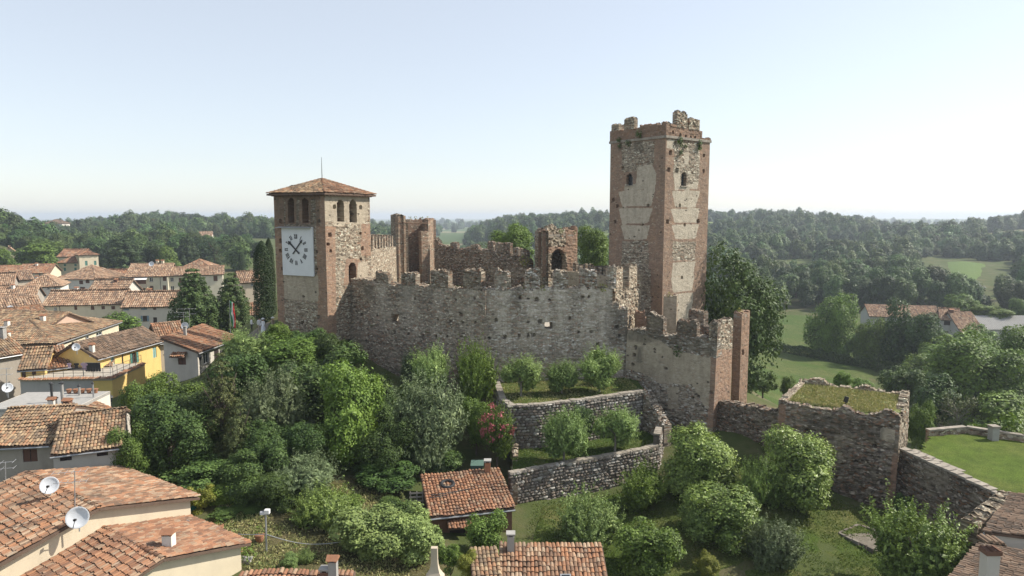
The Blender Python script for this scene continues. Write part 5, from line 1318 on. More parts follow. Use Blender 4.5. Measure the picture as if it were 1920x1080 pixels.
def lib(kind):
    if kind in _lib: return _lib[kind]
    base, i = kind.rsplit('_', 1); i = int(i)
    if base == 'round': V, F = crown_round(100+i)
    elif base == 'bush': V, F = crown_round(200+i, 44, 9500, 0.040, cr=(0.17, 0.36), low=-0.5)
    elif base == 'fine': V, F = crown_round(300+i, 70, 16000, 0.024, cr=(0.15, 0.28))
    elif base == 'olive': V, F = crown_shoots(400+i)
    elif base == 'laurel': V, F = crown_shoots(500+i, 300, 46, 0.029, 0.45, 0.6, 1.7, 9, 2500)
    elif base == 'spruce': V, F = crown_conifer(600+i)
    elif base == 'cedar': V, F = crown_conifer(700+i, 15, 12, 18000, 0.044, 0.16, 0.66, 0.24)
    elif base == 'cypress': V, F = crown_cypress(800+i)
    elif base == 'mid': V, F = crown_round(900+i, 40, 5200, 0.055, cr=(0.2, 0.4), low=-0.8, nr=.38, nsub=5)
    elif base == 'far': V, F = crown_round(950+i, 24, 2400, 0.085, cr=(0.28, 0.46), low=-0.8, nr=.3, nsub=4, up=.3)
    _lib[kind] = mkmesh('crown', V, F, M['leaf_mid']); return _lib[kind]
_trunks = {}
def trunk_mesh(i, mat):
    k = (i, mat.name)
    if k in _trunks: return _trunks[k]
    r = random.Random(i); b = MB()
    pts = [Vector((0, 0, -0.05)), Vector((r.uniform(-.03, .03), r.uniform(-.03, .03), .25)), Vector((r.uniform(-.06, .06), r.uniform(-.06, .06), .5)), Vector((r.uniform(-.08, .08), r.uniform(-.08, .08), .85))]
    b.tube(pts, [0.055, 0.042, 0.034, 0.012], 7)
    for j in range(7):
        a = j*2.4+r.random(); f = r.uniform(0.33, 0.6); p = pts[1].lerp(pts[3], (f-.25)/.6); l = r.uniform(.22, .4)
        e = p+Vector((math.cos(a)*l, math.sin(a)*l, l*r.uniform(.5, 1.1))); m = (p+e)/2+Vector((0, 0, -.03))
        b.tube([p, m, e], [0.024, 0.017, 0.006], 5)
    _trunks[k] = mkmesh('trunk', np.array([tuple(v) for v in b.v]), b.f, mat); return _trunks[k]
def tree(name, label, kind, mat, x, y, z, w, ht, cb, cat='tree', group=None, rz=None, bark='bark', tr=1.0, sy=1.0, has_trunk=True):
    """base at x,y,z; crown width w, total height ht, crown bottom at height cb"""
    T = empty(name, (x, y, z), label, cat, group, rz if rz is not None else (hash((round(x, 2), round(y, 2))) % 628)/100.0)
    I = Matrix.Identity(4)
    if has_trunk:
        t = bpy.data.objects.new('trunk', trunk_mesh(int(abs(x*7)) % 4, M[bark])); COL.objects.link(t); t.parent = T
        k = min(w*0.6, ht)*tr; t.scale = (k, k, ht*0.92 if kind[:3] in ('spr', 'ced', 'cyp') else (cb+(ht-cb)*0.62)/0.85)
    c = bpy.data.objects.new('crown', lib(kind)); COL.objects.link(c); c.parent = T
    c.location = (0, 0, (ht+cb)/2); c.scale = (w/2, w/2*sy, (ht-cb)/2)
    c.material_slots[0].link = 'OBJECT'; c.material_slots[0].material = M[mat]
    return T
def ptree(name, label, kind, mat, px, D, wpx, ytop, ybot, zb=None, **kw):
    """tree given by its picture: centre column, distance, crown width, rows of its top and of the crown's lower edge"""
    z = zb if zb is not None else gz1((px-960)/FPX*D, D)
    p = G(px, D, z); k = D/FPX
    zt = P(px, ytop, D).z; zc = P(px, ybot, D).z
    return tree(name, label, kind, mat, p.x, p.y, z, wpx*k*1.02, zt-z, max(0.05, zc-z), **kw)

# --- wooded slope below the clock tower
ptree('broadleaf_tree', 'dark green bushy tree at the foot of the clock tower', 'round_0', 'leaf_mid', 545, 64, 150, 628, 720)
ptree('broadleaf_tree', 'dense dark shrub tree beside the lowest stones of the clock tower', 'fine_0', 'leaf_dark', 615, 66, 90, 622, 700)
ptree('olive_tree', 'grey green olive by the path left of the clock tower', 'olive_0', 'leaf_olive_green', 470, 64, 100, 618, 690, bark='bark_grey')
ptree('broadleaf_tree', 'broad mid green tree in front of the dark curtain wall', 'round_1', 'leaf_dark', 610, 57, 190, 655, 830)
ptree('broadleaf_tree', 'bright yellow green tree lowest on the wooded slope', 'round_2', 'leaf_bright', 658, 51, 150, 690, 880)
ptree('spruce_tree', 'tall dark spruce with drooping branches among the slope trees', 'spruce_0', 'leaf_spruce', 420, 51, 160, 652, 905, bark='bark')
ptree('spruce_tree', 'smaller spruce with bare lower branches behind the yellow climber', 'spruce_1', 'leaf_spruce', 452, 48, 110, 740, 915)
ptree('broadleaf_tree', 'dark dense tree touching the right end of the mossy tiled roof', 'fine_0', 'leaf_dark', 322, 48.5, 180, 748, 905)
ptree('broadleaf_tree', 'leafy green tree hanging over the corner of the mossy roof', 'round_0', 'leaf_mid', 252, 46.5, 84, 800, 905)
ptree('broadleaf_tree', 'dark green tree below the yellow house terrace', 'round_1', 'leaf_mid', 345, 58, 110, 700, 800)
ptree('olive_tree', 'silvery olive in the middle of the wooded slope', 'olive_1', 'leaf_olive', 515, 52, 140, 692, 840, bark='bark_grey')
ptree('olive_tree', 'wide silver green olive above the garden clothes line', 'olive_2', 'leaf_olive', 575, 45.5, 150, 852, 950, bark='bark_grey')
ptree('broadleaf_tree', 'dark round tree between spruce and silvery olive', 'round_2', 'leaf_dark', 460, 57, 140, 660, 790)
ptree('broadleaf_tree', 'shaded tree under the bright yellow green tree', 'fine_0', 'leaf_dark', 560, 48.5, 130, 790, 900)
ptree('fruit_tree', 'small yellowish fruit tree over the dry garden grass', 'laurel_0', 'leaf_laurel', 608, 42.5, 125, 912, 1000, tr=.7)
ptree('shrub', 'dark green shrub left of the wooden pallet', 'bush_0', 'leaf_dark', 718, 48.5, 135, 868, 935, cat='shrub')
ptree('olive_tree', 'large two lobed silver olive left of the pink oleander', 'olive_0', 'leaf_olive', 806, 53, 150, 700, 872, bark='bark_grey')
ptree('olive_tree', 'slender grey green olive close against the dark curtain wall', 'olive_1', 'leaf_olive_green', 805, 60, 85, 648, 740, bark='bark_grey')
ptree('broadleaf_tree', 'fresh green tree at the corner of the curtain wall', 'laurel_1', 'leaf_bright', 890, 60.5, 84, 643, 752)
ptree('shrub', 'rounded light green bush beside the pink oleander', 'bush_1', 'leaf_bright', 893, 56, 58, 748, 830, cat='shrub')
ptree('shrub', 'dark bush between silver olive and fresh green tree', 'bush_0', 'leaf_dark', 858, 58, 60, 735, 800, cat='shrub')
ptree('broadleaf_tree', 'dark tree below the lit yellow wall of the terrace block', 'round_2', 'leaf_dark', 262, 58, 78, 722, 800)
ptree('broadleaf_tree', 'dark green tree crowding the slope above the mossy roof', 'round_0', 'leaf_mid', 285, 54, 90, 712, 820)
ptree('broadleaf_tree', 'dark tree behind the green netting by the garden', 'round_3', 'leaf_dark', 462, 45, 120, 848, 965)
ptree('broadleaf_tree', 'dark leafy tree left of the small yellowish fruit tree', 'round_2', 'leaf_dark', 535, 44, 100, 885, 975)
ptree('shrub', 'leafy shrub hugging the left corner of the clock tower base', 'bush_0', 'leaf_mid', 528, 68, 62, 606, 660, cat='shrub')
ptree('shrub', 'dark shrub under the clock panel side of the tower base', 'bush_1', 'leaf_dark', 580, 67, 74, 618, 670, cat='shrub')
ptree('shrub', 'scrub between the clock tower and the dark curtain wall', 'bush_0', 'leaf_mid', 648, 66.5, 70, 655, 700, cat='shrub')
ptree('broadleaf_tree', 'green tree between the bright tree and the large silver olive', 'round_0', 'leaf_dark', 716, 56, 90, 735, 850)
ptree('shrub', 'bushy scrub at the foot of the dark curtain wall', 'bush_1', 'leaf_mid', 690, 63, 110, 700, 770, cat='shrub')
ptree('shrub', 'scrub beside the slender olive under the dark wall', 'bush_0', 'leaf_mid', 760, 61, 60, 722, 780, cat='shrub')
ptree('shrub', 'pale dry shrub against the dark curtain wall', 'olive_2', 'leaf_olive', 772, 63.5, 44, 660, 730, cat='shrub')
ptree('broadleaf_tree', 'shaded tree filling the slope left of the spruce', 'round_2', 'leaf_dark', 350, 52, 130, 735, 880)
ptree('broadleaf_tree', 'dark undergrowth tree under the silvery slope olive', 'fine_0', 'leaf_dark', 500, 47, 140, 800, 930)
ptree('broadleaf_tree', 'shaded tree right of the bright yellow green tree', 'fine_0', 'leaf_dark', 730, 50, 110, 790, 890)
ptree('shrub', 'dark ivy covered bank left of the waste bin', 'bush_1', 'leaf_dark', 830, 52, 100, 840, 895, cat='shrub')
ptree('shrub', 'dark bush below the spruce beside the netting', 'bush_0', 'leaf_dark', 400, 46, 150, 860, 940, cat='shrub')
ptree('shrub', 'low dark shrubs on the bank behind the hut', 'bush_0', 'leaf_dark', 760, 52, 90, 800, 880, cat='shrub')
# hedge of fruit trees on a frame in the garden
ptree('trained_fruit_tree', 'broad flat topped fruit tree trained over a frame in the garden', 'bush_1', 'leaf_olive_green', 690, 40, 150, 955, 1068, tr=.6)
ptree('trained_fruit_tree', 'flat topped trained fruit tree beside the brown hut', 'bush_0', 'leaf_olive_green', 775, 40.3, 125, 958, 1064, tr=.6)
# oleander
def oleander():
    T = ptree('oleander', 'oleander bush covered with pink flowers by the lamp pole', 'laurel_2', 'leaf_mid', 932, 53.5, 74, 755, 850, cat='shrub')
    z = T.location.z; rng = np.random.default_rng(3); n = 420
    cl = unit(rng.normal(size=(22, 3))+nz(-.3, -1.0, .2))*nz(1.3, 1.3, 1.7)
    p = cl[rng.integers(0, 22, n)]+rng.normal(size=(n, 3))*0.13
    V, F = leafquads(p, unit(rng.normal(size=(n, 3))+nz(0, -1, .5)), 0.09, 0.8, rng)
    zt = P(932, 798, 53.5).z
    V = V+nz(T.location.x, T.location.y, zt)
    link('flowers', mkmesh('flowers', V, F, M['flower']), T)['kind'] = 'stuff'
oleander()
# --- olive terraces
for (px, w, yt, yb, base, d, lb, k) in ((977, 84, 668, 730, 744, 0, 'leftmost of three small olives on the upper terrace', 0), (1053, 68, 676, 728, 738, 1, 'middle of three small olives on the upper terrace', 2), (1124, 88, 652, 722, 735, 0, 'rightmost olive of three on the upper terrace under the pale wall', 1)):
    p = DZ(px, base, ZT2); ptree('olive_tree', lb, 'olive_%d' % k, 'leaf_olive_green', px, p.y, w, yt, yb, ZT2, bark='bark_grey', tr=.8)
for (px, w, yt, yb, base, lb, k) in ((1057, 94, 766, 850, 866, 'round silvery olive nearer the hut on the lower terrace', 2), (1153, 92, 766, 835, 848, 'spreading olive deeper in shade on the lower terrace', 0)):
    p = DZ(px, base, ZT1); ptree('olive_tree', lb, 'olive_%d' % k, 'leaf_olive_green', px, p.y, w, yt, yb, ZT1, bark='bark_grey', tr=.8)
p = DZ(1090, 838, ZT1); ptree('shrub', 'dark laurel bush behind the olives against the upper retaining wall', 'bush_1', 'leaf_dark', 1092, p.y, 42, 762, 815, ZT1, cat='shrub')
# --- lower garden
ptree('laurel_tree', 'large glossy dark tree below the terrace corner in the walled garden', 'round_3', 'leaf_laurel', 1312, 51, 168, 798, 950)
ptree('laurel_tree', 'large pale leaved tree close to the bastion foot', 'round_2', 'leaf_laurel', 1505, 48.5, 160, 818, 965)
ptree('laurel_tree', 'dense sunlit rounded tree in the middle of the garden', 'round_0', 'leaf_laurel', 1332, 44.5, 160, 908, 1035)
ptree('bay_shrub', 'upright shoots of bay between the two large garden trees', 'laurel_0', 'leaf_laurel', 1425, 48, 90, 858, 985, cat='shrub')
ptree('bay_shrub', 'grey green upright bay shrub in front of the bastion tree', 'laurel_1', 'leaf_olive', 1448, 42, 112, 975, 1080, cat='shrub')
ptree('fruit_tree', 'yellow green tree beside the cobbled retaining wall', 'laurel_2', 'leaf_bright', 1205, 49.5, 105, 868, 975)
ptree('fruit_tree', 'willowy grey green fruit tree on the lawn behind the ribbed roof', 'laurel_1', 'leaf_olive_green', 1098, 44, 135, 922, 1040)
ptree('fruit_tree', 'leafy fig like tree at the bottom of the lawn', 'bush_1', 'leaf_mid', 1220, 41, 135, 985, 1085, tr=.7)
ptree('laurel_tree', 'light green upright tree near the chimney at the right', 'laurel_2', 'leaf_laurel', 1712, 39.5, 182, 948, 1090)
ptree('shrub', 'small yellowish bush below the garden trees', 'bush_0', 'leaf_yellow', 1328, 40.5, 52, 1038, 1085, cat='shrub')
ptree('shrub', 'round green bush against the front of the brown hut', 'bush_1', 'leaf_mid', 915, 42.2, 84, 962, 1040, cat='shrub')
ptree('shrub', 'low dark bush under the bay shrubs', 'bush_0', 'leaf_dark', 1385, 45.5, 90, 965, 1010, cat='shrub')
ptree('climber', 'dark ivy climbing the shaded outer wall', 'bush_0', 'leaf_dark', 1690, 48.6, 40, 928, 975, cat='shrub', has_trunk=False)
# --- behind the castle
ptree('great_oak', 'huge dark tree right of the tall brick tower', 'fine_1', 'leaf_dark', 1394, 83, 182, 462, 700, tr=.8)
ptree('broadleaf_tree', 'rounded dark tree behind the left shoulder of the ruined tower', 'round_0', 'leaf_mid', 960, 112, 88, 420, 500)
ptree('broadleaf_tree', 'dark tree between the ruined tower and the tall tower', 'round_2', 'leaf_mid', 1116, 104, 76, 426, 520)
ptree('cypress', 'narrow dark cypress against the left edge of the clock tower', 'cypress_0', 'leaf_cypress', 496, 80, 38, 452, 612, zb=CAMZ-13)
ptree('cypress', 'taller thin cypress tip half hidden by the clock tower', 'cypress_1', 'leaf_cypress', 509, 84, 22, 446, 610, zb=CAMZ-13)
ptree('cedar', 'large green cedar standing over the small white house', 'cedar_0', 'leaf_cedar', 368, 104, 122, 497, 620, tr=.6)
ptree('cedar', 'second cedar beside the flag pole', 'cedar_1', 'leaf_cedar', 438, 108, 96, 508, 622, tr=.6)
ptree('broadleaf_tree', 'round green tree at the gable end of the cream house', 'mid_0', 'leaf_mid', 230, 118, 66, 585, 640)
# --- village trees
for i, (px, D, w, yt, yb, kd, mt, lb) in enumerate((
    (232, 262, 112, 440, 508, 'cedar_1', 'leaf_conifer', 'wide dark cedar behind the square house with pale tower'),
    (352, 285, 62, 436, 500, 'cedar_0', 'leaf_conifer', 'pointed dark cedar above the pale apartment roof'),
    (402, 290, 58, 445, 505, 'spruce_0', 'leaf_conifer', 'dark conifer behind the flag side of the village'),
    (65, 240, 92, 456, 502, 'mid_1', 'leaf_mid', 'umbrella pine with rounded flat crown at the village edge'),
    (10, 230, 36, 465, 505, 'mid_2', 'leaf_mid', 'round tree cut by the picture edge at the village'),
    (290, 270, 55, 455, 508, 'mid_0', 'leaf_far', 'grey green tree right of the wide dark cedar'),
    (318, 265, 48, 462, 512, 'mid_2', 'leaf_mid', 'leafy tree behind the television aerials'),
    (445, 270, 62, 455, 515, 'mid_1', 'leaf_far', 'bushy tree left of the dark cypress'),
    (455, 230, 14, 472, 515, 'cypress_1', 'leaf_cypress', 'tiny slim cypress beyond the second cedar'),
    (85, 270, 60, 448, 480, 'mid_0', 'leaf_mid', 'dark tree beneath the wooded hill'),
    (475, 330, 50, 452, 505, 'mid_2', 'leaf_dark', 'dark tree just left of the clock tower shaft'),
    (430, 340, 60, 445, 490, 'mid_1', 'leaf_dark', 'broad dark tree over the village rooftops'))):
    ptree('village_tree', lb, kd, mt, px, D, w, yt, yb)
# --- valley on the right
for (px, D, w, yt, yb, kd, mt, lb, bs) in (
    (1550, 172, 92, 553, 672, 'round_2', 'leaf_mid', 'light green tree standing alone on the valley meadow', 1),
    (1632, 166, 70, 598, 676, 'round_0', 'leaf_mid', 'low spreading tree in front of the farmhouse', 1),
    (1706, 160, 100, 565, 690, 'round_1', 'leaf_dark', 'tall dark tree covering the middle of the farmhouse', 1),
    (1820, 108, 175, 628, 775, 'round_0', 'leaf_mid', 'big bright topped tree below the farmhouse', 1),
    (1690, 105, 85, 690, 760, 'bush_1', 'leaf_dark', 'dark bushy tree behind the bastion corner', 0),
    (1760, 92, 90, 708, 800, 'mid_1', 'leaf_dark', 'dark tree behind the bare branched tree', 0),
    (1905, 112, 110, 618, 730, 'round_2', 'leaf_mid', 'large tree at the edge of the picture under the grey barn', 0),
    (1870, 85, 120, 740, 830, 'mid_2', 'leaf_mid', 'green trees beyond the lawn wall post', 0),
    (1728, 72, 55, 755, 840, 'bush_1', 'leaf_bright', 'sunny bush against the bastion side wall', 0),
    (1575, 78, 40, 698, 735, 'bush_0', 'leaf_bright', 'young bright bush peeping over the bastion parapet', 0),
    (1612, 76, 46, 712, 738, 'bush_1', 'leaf_mid', 'low green bush behind the bastion parapet', 0),
    (1430, 88, 50, 695, 735, 'bush_0', 'leaf_mid', 'hedge bush nearest the brick pier', 0),
    (1475, 86, 34, 705, 745, 'bush_1', 'leaf_mid', 'hedge bush nearest the bastion', 0),
    (1410, 90, 30, 700, 740, 'bush_1', 'leaf_bright', 'small bright bush behind the brick pier', 0),
    (1800, 205, 62, 552, 590, 'mid_0', 'leaf_mid', 'pale green tree behind the farmhouse roof', 0),
    (1850, 200, 70, 572, 600, 'mid_1', 'leaf_bright', 'light tree beside the grey barn roof', 0),
    (1910, 215, 40, 560, 600, 'mid_2', 'leaf_mid', 'tree behind the far end of the barn', 0),
    (1590, 168, 22, 640, 665, 'mid_2', 'leaf_mid', 'sapling on the meadow between two larger trees', 1)):
    ptree('valley_tree', lb, kd, mt, px, D, w, yt, yb, tr=.8 if bs else 1.0)
def bare_tree():
    D = 86; px = 1790; z = gz1((px-960)/FPX*D, D); p = G(px, D, z)
    T = empty('bare_tree', tuple(p), 'half dead tree with bare pale branches beyond the outer wall', 'tree')
    r = random.Random(5); b = MB(); h = P(px, 735, D).z-z
    tips = []
    b.tube([p, p+Vector((.1, 0, h*.4)), p+Vector((-.1, 0, h*.7))], [.16, .12, .07], 7)
    for i in range(16):
        a = r.random()*6.28; f = r.uniform(.35, .7); q = p+Vector((0, 0, h*f)); l = r.uniform(1.6, 3.4)
        e = q+Vector((math.cos(a)*l, math.sin(a)*l*.6, r.uniform(.6, 2.2))); b.tube([q, (q+e)/2+Vector((0, 0, .2)), e], [.06, .04, .015], 5); tips.append(e)
        for j in range(3):
            g = q.lerp(e, r.uniform(.4, .9)); e2 = g+Vector((r.uniform(-1, 1), r.uniform(-1, 1), r.uniform(.1, 1.0))); b.tube([g, e2], [.025, .008], 4); tips.append(e2)
    b.build('trunk', M['bark_grey'], T)
    tufts('crown', [(tuple(t), 0.55, 40, .12) for t in tips if r.random() < .6], M['leaf_spruce'], T)
bare_tree()
def hedge(name, label, pts, w, h, mat, seed, cat='hedge'):
    rng = np.random.default_rng(seed); P0 = [Vector(R2(p)) for p in pts]; pos = []
    T = empty(name, (P0[0].x, P0[0].y, gz1(P0[0].x, P0[0].y)), label, cat)
    for a, b in zip(P0, P0[1:]):
        n = int((b-a).length*300); t = rng.random(n); x = a.x+(b.x-a.x)*t; y = a.y+(b.y-a.y)*t
        an = rng.random(n)*math.pi; rr = np.sqrt(rng.uniform(.5, 1, n))*(0.75+0.4*vnoise(x/1.2, y/1.2, seed))
        d = (b-a).normalized(); sx, sy = -d.y, d.x; o = np.cos(an)*w/2*rr
        pos.append(np.stack([x+sx*o, y+sy*o, gz(x, y)+np.sin(an)*h*rr*0.95], 1))
    pos = np.concatenate(pos); V, F = leafquads(pos, unit(rng.normal(size=pos.shape)+nz(0, -.3, .8)), 0.19*rng.uniform(.6, 1.4, len(pos)), .7, rng)
    link('foliage', mkmesh('foliage', V, F, M[mat]), T)
hedge('meadow_hedge', 'long dark hedge crossing the meadow behind the brick piers', pl((1440, 180), (1520, 171), (1600, 163), (1680, 155), (1750, 148)), 3.0, 3.0, 'leaf_dark', 1)
hedge('vine_hedge', 'row of green vines along the lawn wall', [_rl[5]+Vector((1.2, 1.0)), _rl[4]+Vector((0, 1.2)), _rl[3]+Vector((0, 1.2))], 1.6, 1.9+CAMZ-18-gz1(_rl[4].x, _rl[4].y), 'leaf_bright', 2)

# --- individual trees across the valley and hillsides (the nearest ones), the rest is woodland
def scatter(n, px0, px1, d0, d1, seed, avoid=(), mind=7.0):
    """jittered grid of tree positions between two distances and picture columns, clear of the fields"""
    r = np.random.default_rng(seed); s = mind*1.12
    x0, x1 = min((px0-960)/FPX*d for d in (d0, d1)), max((px1-960)/FPX*d for d in (d0, d1))
    X, Y = np.meshgrid(np.arange(x0, x1, s), np.arange(d0, d1, s)); X = X+(np.arange(X.shape[0]) % 2)[:, None]*s*0.5
    X = (X+r.uniform(-.42, .42, X.shape)*s).ravel(); Y = (Y+r.uniform(-.42, .42, Y.shape)*s).ravel()
    px = 960+X/Y*FPX; ok = (px > px0) & (px < px1)
    for a in avoid: ok &= ~in_poly(X, Y, a)
    i = np.nonzero(ok)[0]
    if len(i) > n: i = np.sort(r.choice(i, n, replace=False))
    return [(float(X[k]), float(Y[k])) for k in i]
FIELDS = [pl((1330, 95), (1480, 88), (1700, 120), (1700, 180), (1660, 262), (1400, 264), (1250, 190)), pl((1712, 300), (1910, 270), (1905, 440), (1725, 482)), pl((1430, 360), (1545, 360), (1540, 472), (1435, 477)),
          pl((1300, 690), (1430, 690), (1422, 905), (1300, 905)), pl((815, 480), (860, 480), (870, 645), (820, 645)), pl((800, 646), (855, 646), (865, 770), (812, 770)), pl((210, 390), (280, 390), (275, 525), (218, 525)),
          pl((1620, 170), (1930, 165), (1950, 215), (1620, 210)), pl((-60, 225), (70, 225), (110, 292), (-60, 305)), pl((1830, 600), (1990, 600), (1990, 725), (1840, 725)), pl((1540, 520), (1625, 520), (1612, 642), (1548, 642))]
rr = random.Random(9)
for i, (x, D) in enumerate(scatter(150, 1380, 1990, 262, 345, 21, FIELDS, 8.5)):
    tree('wood_tree', 'broad leaved tree in the dark band of wood beyond the valley meadow', 'mid_%d' % (i % 3), 'leaf_far', x, D, gz1(x, D), rr.uniform(9, 14), rr.uniform(11, 16), rr.uniform(0.5, 2), group='trees in the valley wood', rz=rr.random()*6.28)
for i, (x, D) in enumerate(scatter(55, 1730, 2000, 120, 165, 22, FIELDS, 8)):
    tree('wood_tree', 'green tree in the copse below the farm at the picture edge', 'mid_%d' % (i % 3), 'leaf_mid', x, D, gz1(x, D), rr.uniform(7, 10), rr.uniform(8, 11), rr.uniform(0.5, 2), group='trees in the copse below the farm', rz=rr.random()*6.28)
for i, (x, D) in enumerate(scatter(48, -60, 480, 305, 350, 23, FIELDS, 10)):
    tree('wood_tree', 'dark tree on the wooded rise behind the village roofs', 'mid_%d' % (i % 3), 'leaf_far', x, D, gz1(x, D), rr.uniform(9, 13), rr.uniform(8, 13), rr.uniform(0.5, 2), group='trees behind the village', rz=rr.random()*6.28)

def woodland(name, label, pts, smin, smax, seed, kinds=('far_0', 'far_1', 'far_2', 'far_3')):
    r = np.random.default_rng(seed); n = len(pts); X = np.array(pts); z = gz(X[:, 0], X[:, 1])
    sc = r.uniform(smin*.75, smax*1.1, n)*(0.7+0.6*vnoise(X[:, 0]/45, X[:, 1]/45, seed)); hz = r.uniform(0.75, 1.3, n)
    V = np.stack([X[:, 0], X[:, 1], z+sc*hz*0.72], 1)
    me = bpy.data.meshes.new(name); me.vertices.add(n); me.vertices.foreach_set('co', V.astype(np.float32).ravel())
    a = me.attributes.new('scl', 'FLOAT_VECTOR', 'POINT'); a.data.foreach_set('vector', np.stack([sc, sc*r.uniform(.85, 1.15, n), sc*hz], 1).astype(np.float32).ravel())
    a = me.attributes.new('rot', 'FLOAT_VECTOR', 'POINT'); a.data.foreach_set('vector', np.stack([r.normal(size=n)*.1, r.normal(size=n)*.1, r.random(n)*6.28], 1).astype(np.float32).ravel())
    a = me.attributes.new('pick', 'INT', 'POINT'); a.data.foreach_set('value', r.integers(0, len(kinds), n).astype(np.int32))
    o = link(name, me); tag(o, label, 'woodland', kind='stuff')
    ng = bpy.data.node_groups.new(name, 'GeometryNodeTree'); ng.interface.new_socket('Geometry', in_out='INPUT', socket_type='NodeSocketGeometry'); ng.interface.new_socket('Geometry', in_out='OUTPUT', socket_type='NodeSocketGeometry')
    N = ng.nodes; gi = N.new('NodeGroupInput'); go = N.new('NodeGroupOutput'); ip = N.new('GeometryNodeInstanceOnPoints'); jn = N.new('GeometryNodeJoinGeometry')
    for k in kinds[::-1]:
        oi = N.new('GeometryNodeObjectInfo'); oi.inputs['Object'].default_value = SRC[k]; oi.inputs['As Instance'].default_value = False; oi.transform_space = 'ORIGINAL'
        g2 = N.new('GeometryNodeGeometryToInstance'); ng.links.new(oi.outputs['Geometry'], g2.inputs[0]); ng.links.new(g2.outputs[0], jn.inputs[0])
    def attr(nm, ty):
        x = N.new('GeometryNodeInputNamedAttribute'); x.data_type = ty; x.inputs['Name'].default_value = nm; return x.outputs['Attribute']
    ng.links.new(gi.outputs[0], ip.inputs['Points']); ng.links.new(jn.outputs[0], ip.inputs['Instance']); ip.inputs['Pick Instance'].default_value = True
    ng.links.new(attr('pick', 'INT'), ip.inputs['Instance Index']); ng.links.new(attr('scl', 'FLOAT_VECTOR'), ip.inputs['Scale'])
    er = N.new('FunctionNodeEulerToRotation') if hasattr(bpy.types, 'FunctionNodeEulerToRotation') else None
    if er is not None: ng.links.new(attr('rot', 'FLOAT_VECTOR'), er.inputs[0]); ng.links.new(er.outputs[0], ip.inputs['Rotation'])
    else: ng.links.new(attr('rot', 'FLOAT_VECTOR'), ip.inputs['Rotation'])
    sm = N.new('GeometryNodeSetMaterial'); sm.inputs['Material'].default_value = M['leaf_far']
    ng.links.new(ip.outputs[0], sm.inputs['Geometry']); ng.links.new(sm.outputs[0], go.inputs[0])
    md = o.modifiers.new('scatter', 'NODES'); md.node_group = ng
# the far crown shapes also stand as four trees of their own
SRC = {}
for i, (px, D) in enumerate(((1545, 352), (1640, 356), (1790, 480), (1450, 350))):
    x = (px-960)/FPX*D
    T = tree('hillside_tree', ['single round tree above the dark valley wood', 'paler tree standing over the dark valley wood', 'lone round tree on the bright far field', 'tree at the end of the far green strip'][i], 'far_%d' % i, 'leaf_far', x, D, gz1(x, D), 12, 12, 1)
    SRC['far_%d' % i] = [c for c in T.children if c.name.startswith('crown')][0]
woodland('wood_left_hill', 'thick wood covering the hill at the left edge', scatter(420, -170, 330, 330, 560, 31, FIELDS, 8.5), 4.4, 6.6, 1)
woodland('wood_centre', 'hazy wooded ridge behind the clock tower', scatter(3200, -170, 790, 520, 960, 32, FIELDS, 9), 4.6, 7.0, 2)
woodland('wood_behind_castle', 'blue green wood behind the castle', scatter(900, 640, 1380, 190, 560, 35, FIELDS+[pl((640, 190), (800, 190), (900, 480), (800, 480))], 9.0), 4.8, 7.0, 5)
woodland('wood_slopes', 'deep woods filling the slopes beyond the valley', scatter(3200, 1300, 2080, 345, 700, 33, FIELDS, 9.2), 4.6, 7.2, 3)
woodland('wood_ridge', 'pale wooded skyline ridge right of the tall tower', scatter(4200, 880, 2100, 680, 1040, 34, FIELDS, 9.5), 4.8, 7.4, 4)
woodland('wood_plain', 'distant scattered trees on the hazy plain', [p for p in scatter(2600, -200, 2150, 1100, 3200, 36, (), 14) if vnoise(p[0]/160, p[1]/120, 8) > .52], 6, 11, 6)
for i in range(7):
    px = (378, 388, 398, 408, 468, 478, 488)[i]; D = 640+i*6; x = (px-960)/FPX*D; z = gz1(x, D)
    tree('ridge_cypress', 'slim cypress in the row on the far left ridge', 'cypress_%d' % (i % 2), 'leaf_cypress', x, D, z, 5, P(px, 409+i % 3*2, D).z-z+2, .3, group='row of cypresses on the ridge')
# ------------------------------------------------------------------ houses
def facade(parent, A, B, z0, z1, ops, mat, gable=None, name='wall', depth=0.14):
    """wall from A to B with real window openings [(u0,u1,v0,v1)]; reveals go inwards; gable = [(u,v)...] extra outline points above"""
    A = Vector(R2(A)); B = Vector(R2(B)); L = (B-A).length; t = (B-A)/L; n = Vector((t.y, -t.x)); H = z1-z0
    us = sorted({0.0, L, *[min(max(o[0], .02), L-.02) for o in ops], *[min(max(o[1], .02), L-.02) for o in ops]}); vs = sorted({0.0, H, *[min(max(o[2], .02), H-.02) for o in ops], *[min(max(o[3], .02), H-.02) for o in ops]})
    b = MB()
    def W(u, v, d=0.0): p = A+t*u-n*d; return (p.x, p.y, z0+v)
    for i in range(len(us)-1):
        for j in range(len(vs)-1):
            um, vm = (us[i]+us[i+1])/2, (vs[j]+vs[j+1])/2
            if any(o[0] < um < o[1] and o[2] < vm < o[3] for o in ops): continue
            b.add([W(us[i], vs[j]), W(us[i+1], vs[j]), W(us[i+1], vs[j+1]), W(us[i], vs[j+1])], [(0, 1, 2, 3)])
    for u0, u1, v0, v1 in [o[:4] for o in ops]:
        b.add([W(u0, v0), W(u1, v0), W(u1, v1), W(u0, v1), W(u0, v0, depth), W(u1, v0, depth), W(u1, v1, depth), W(u0, v1, depth)], [(0, 4, 5, 1), (1, 5, 6, 2), (2, 6, 7, 3), (3, 7, 4, 0)])
    if gable: b.add([W(0, H)]+[W(u, v) for u, v in gable]+[W(L, H)], [tuple(range(len(gable)+1, -1, -1))])
    return b.build(name, mat, parent), W, n
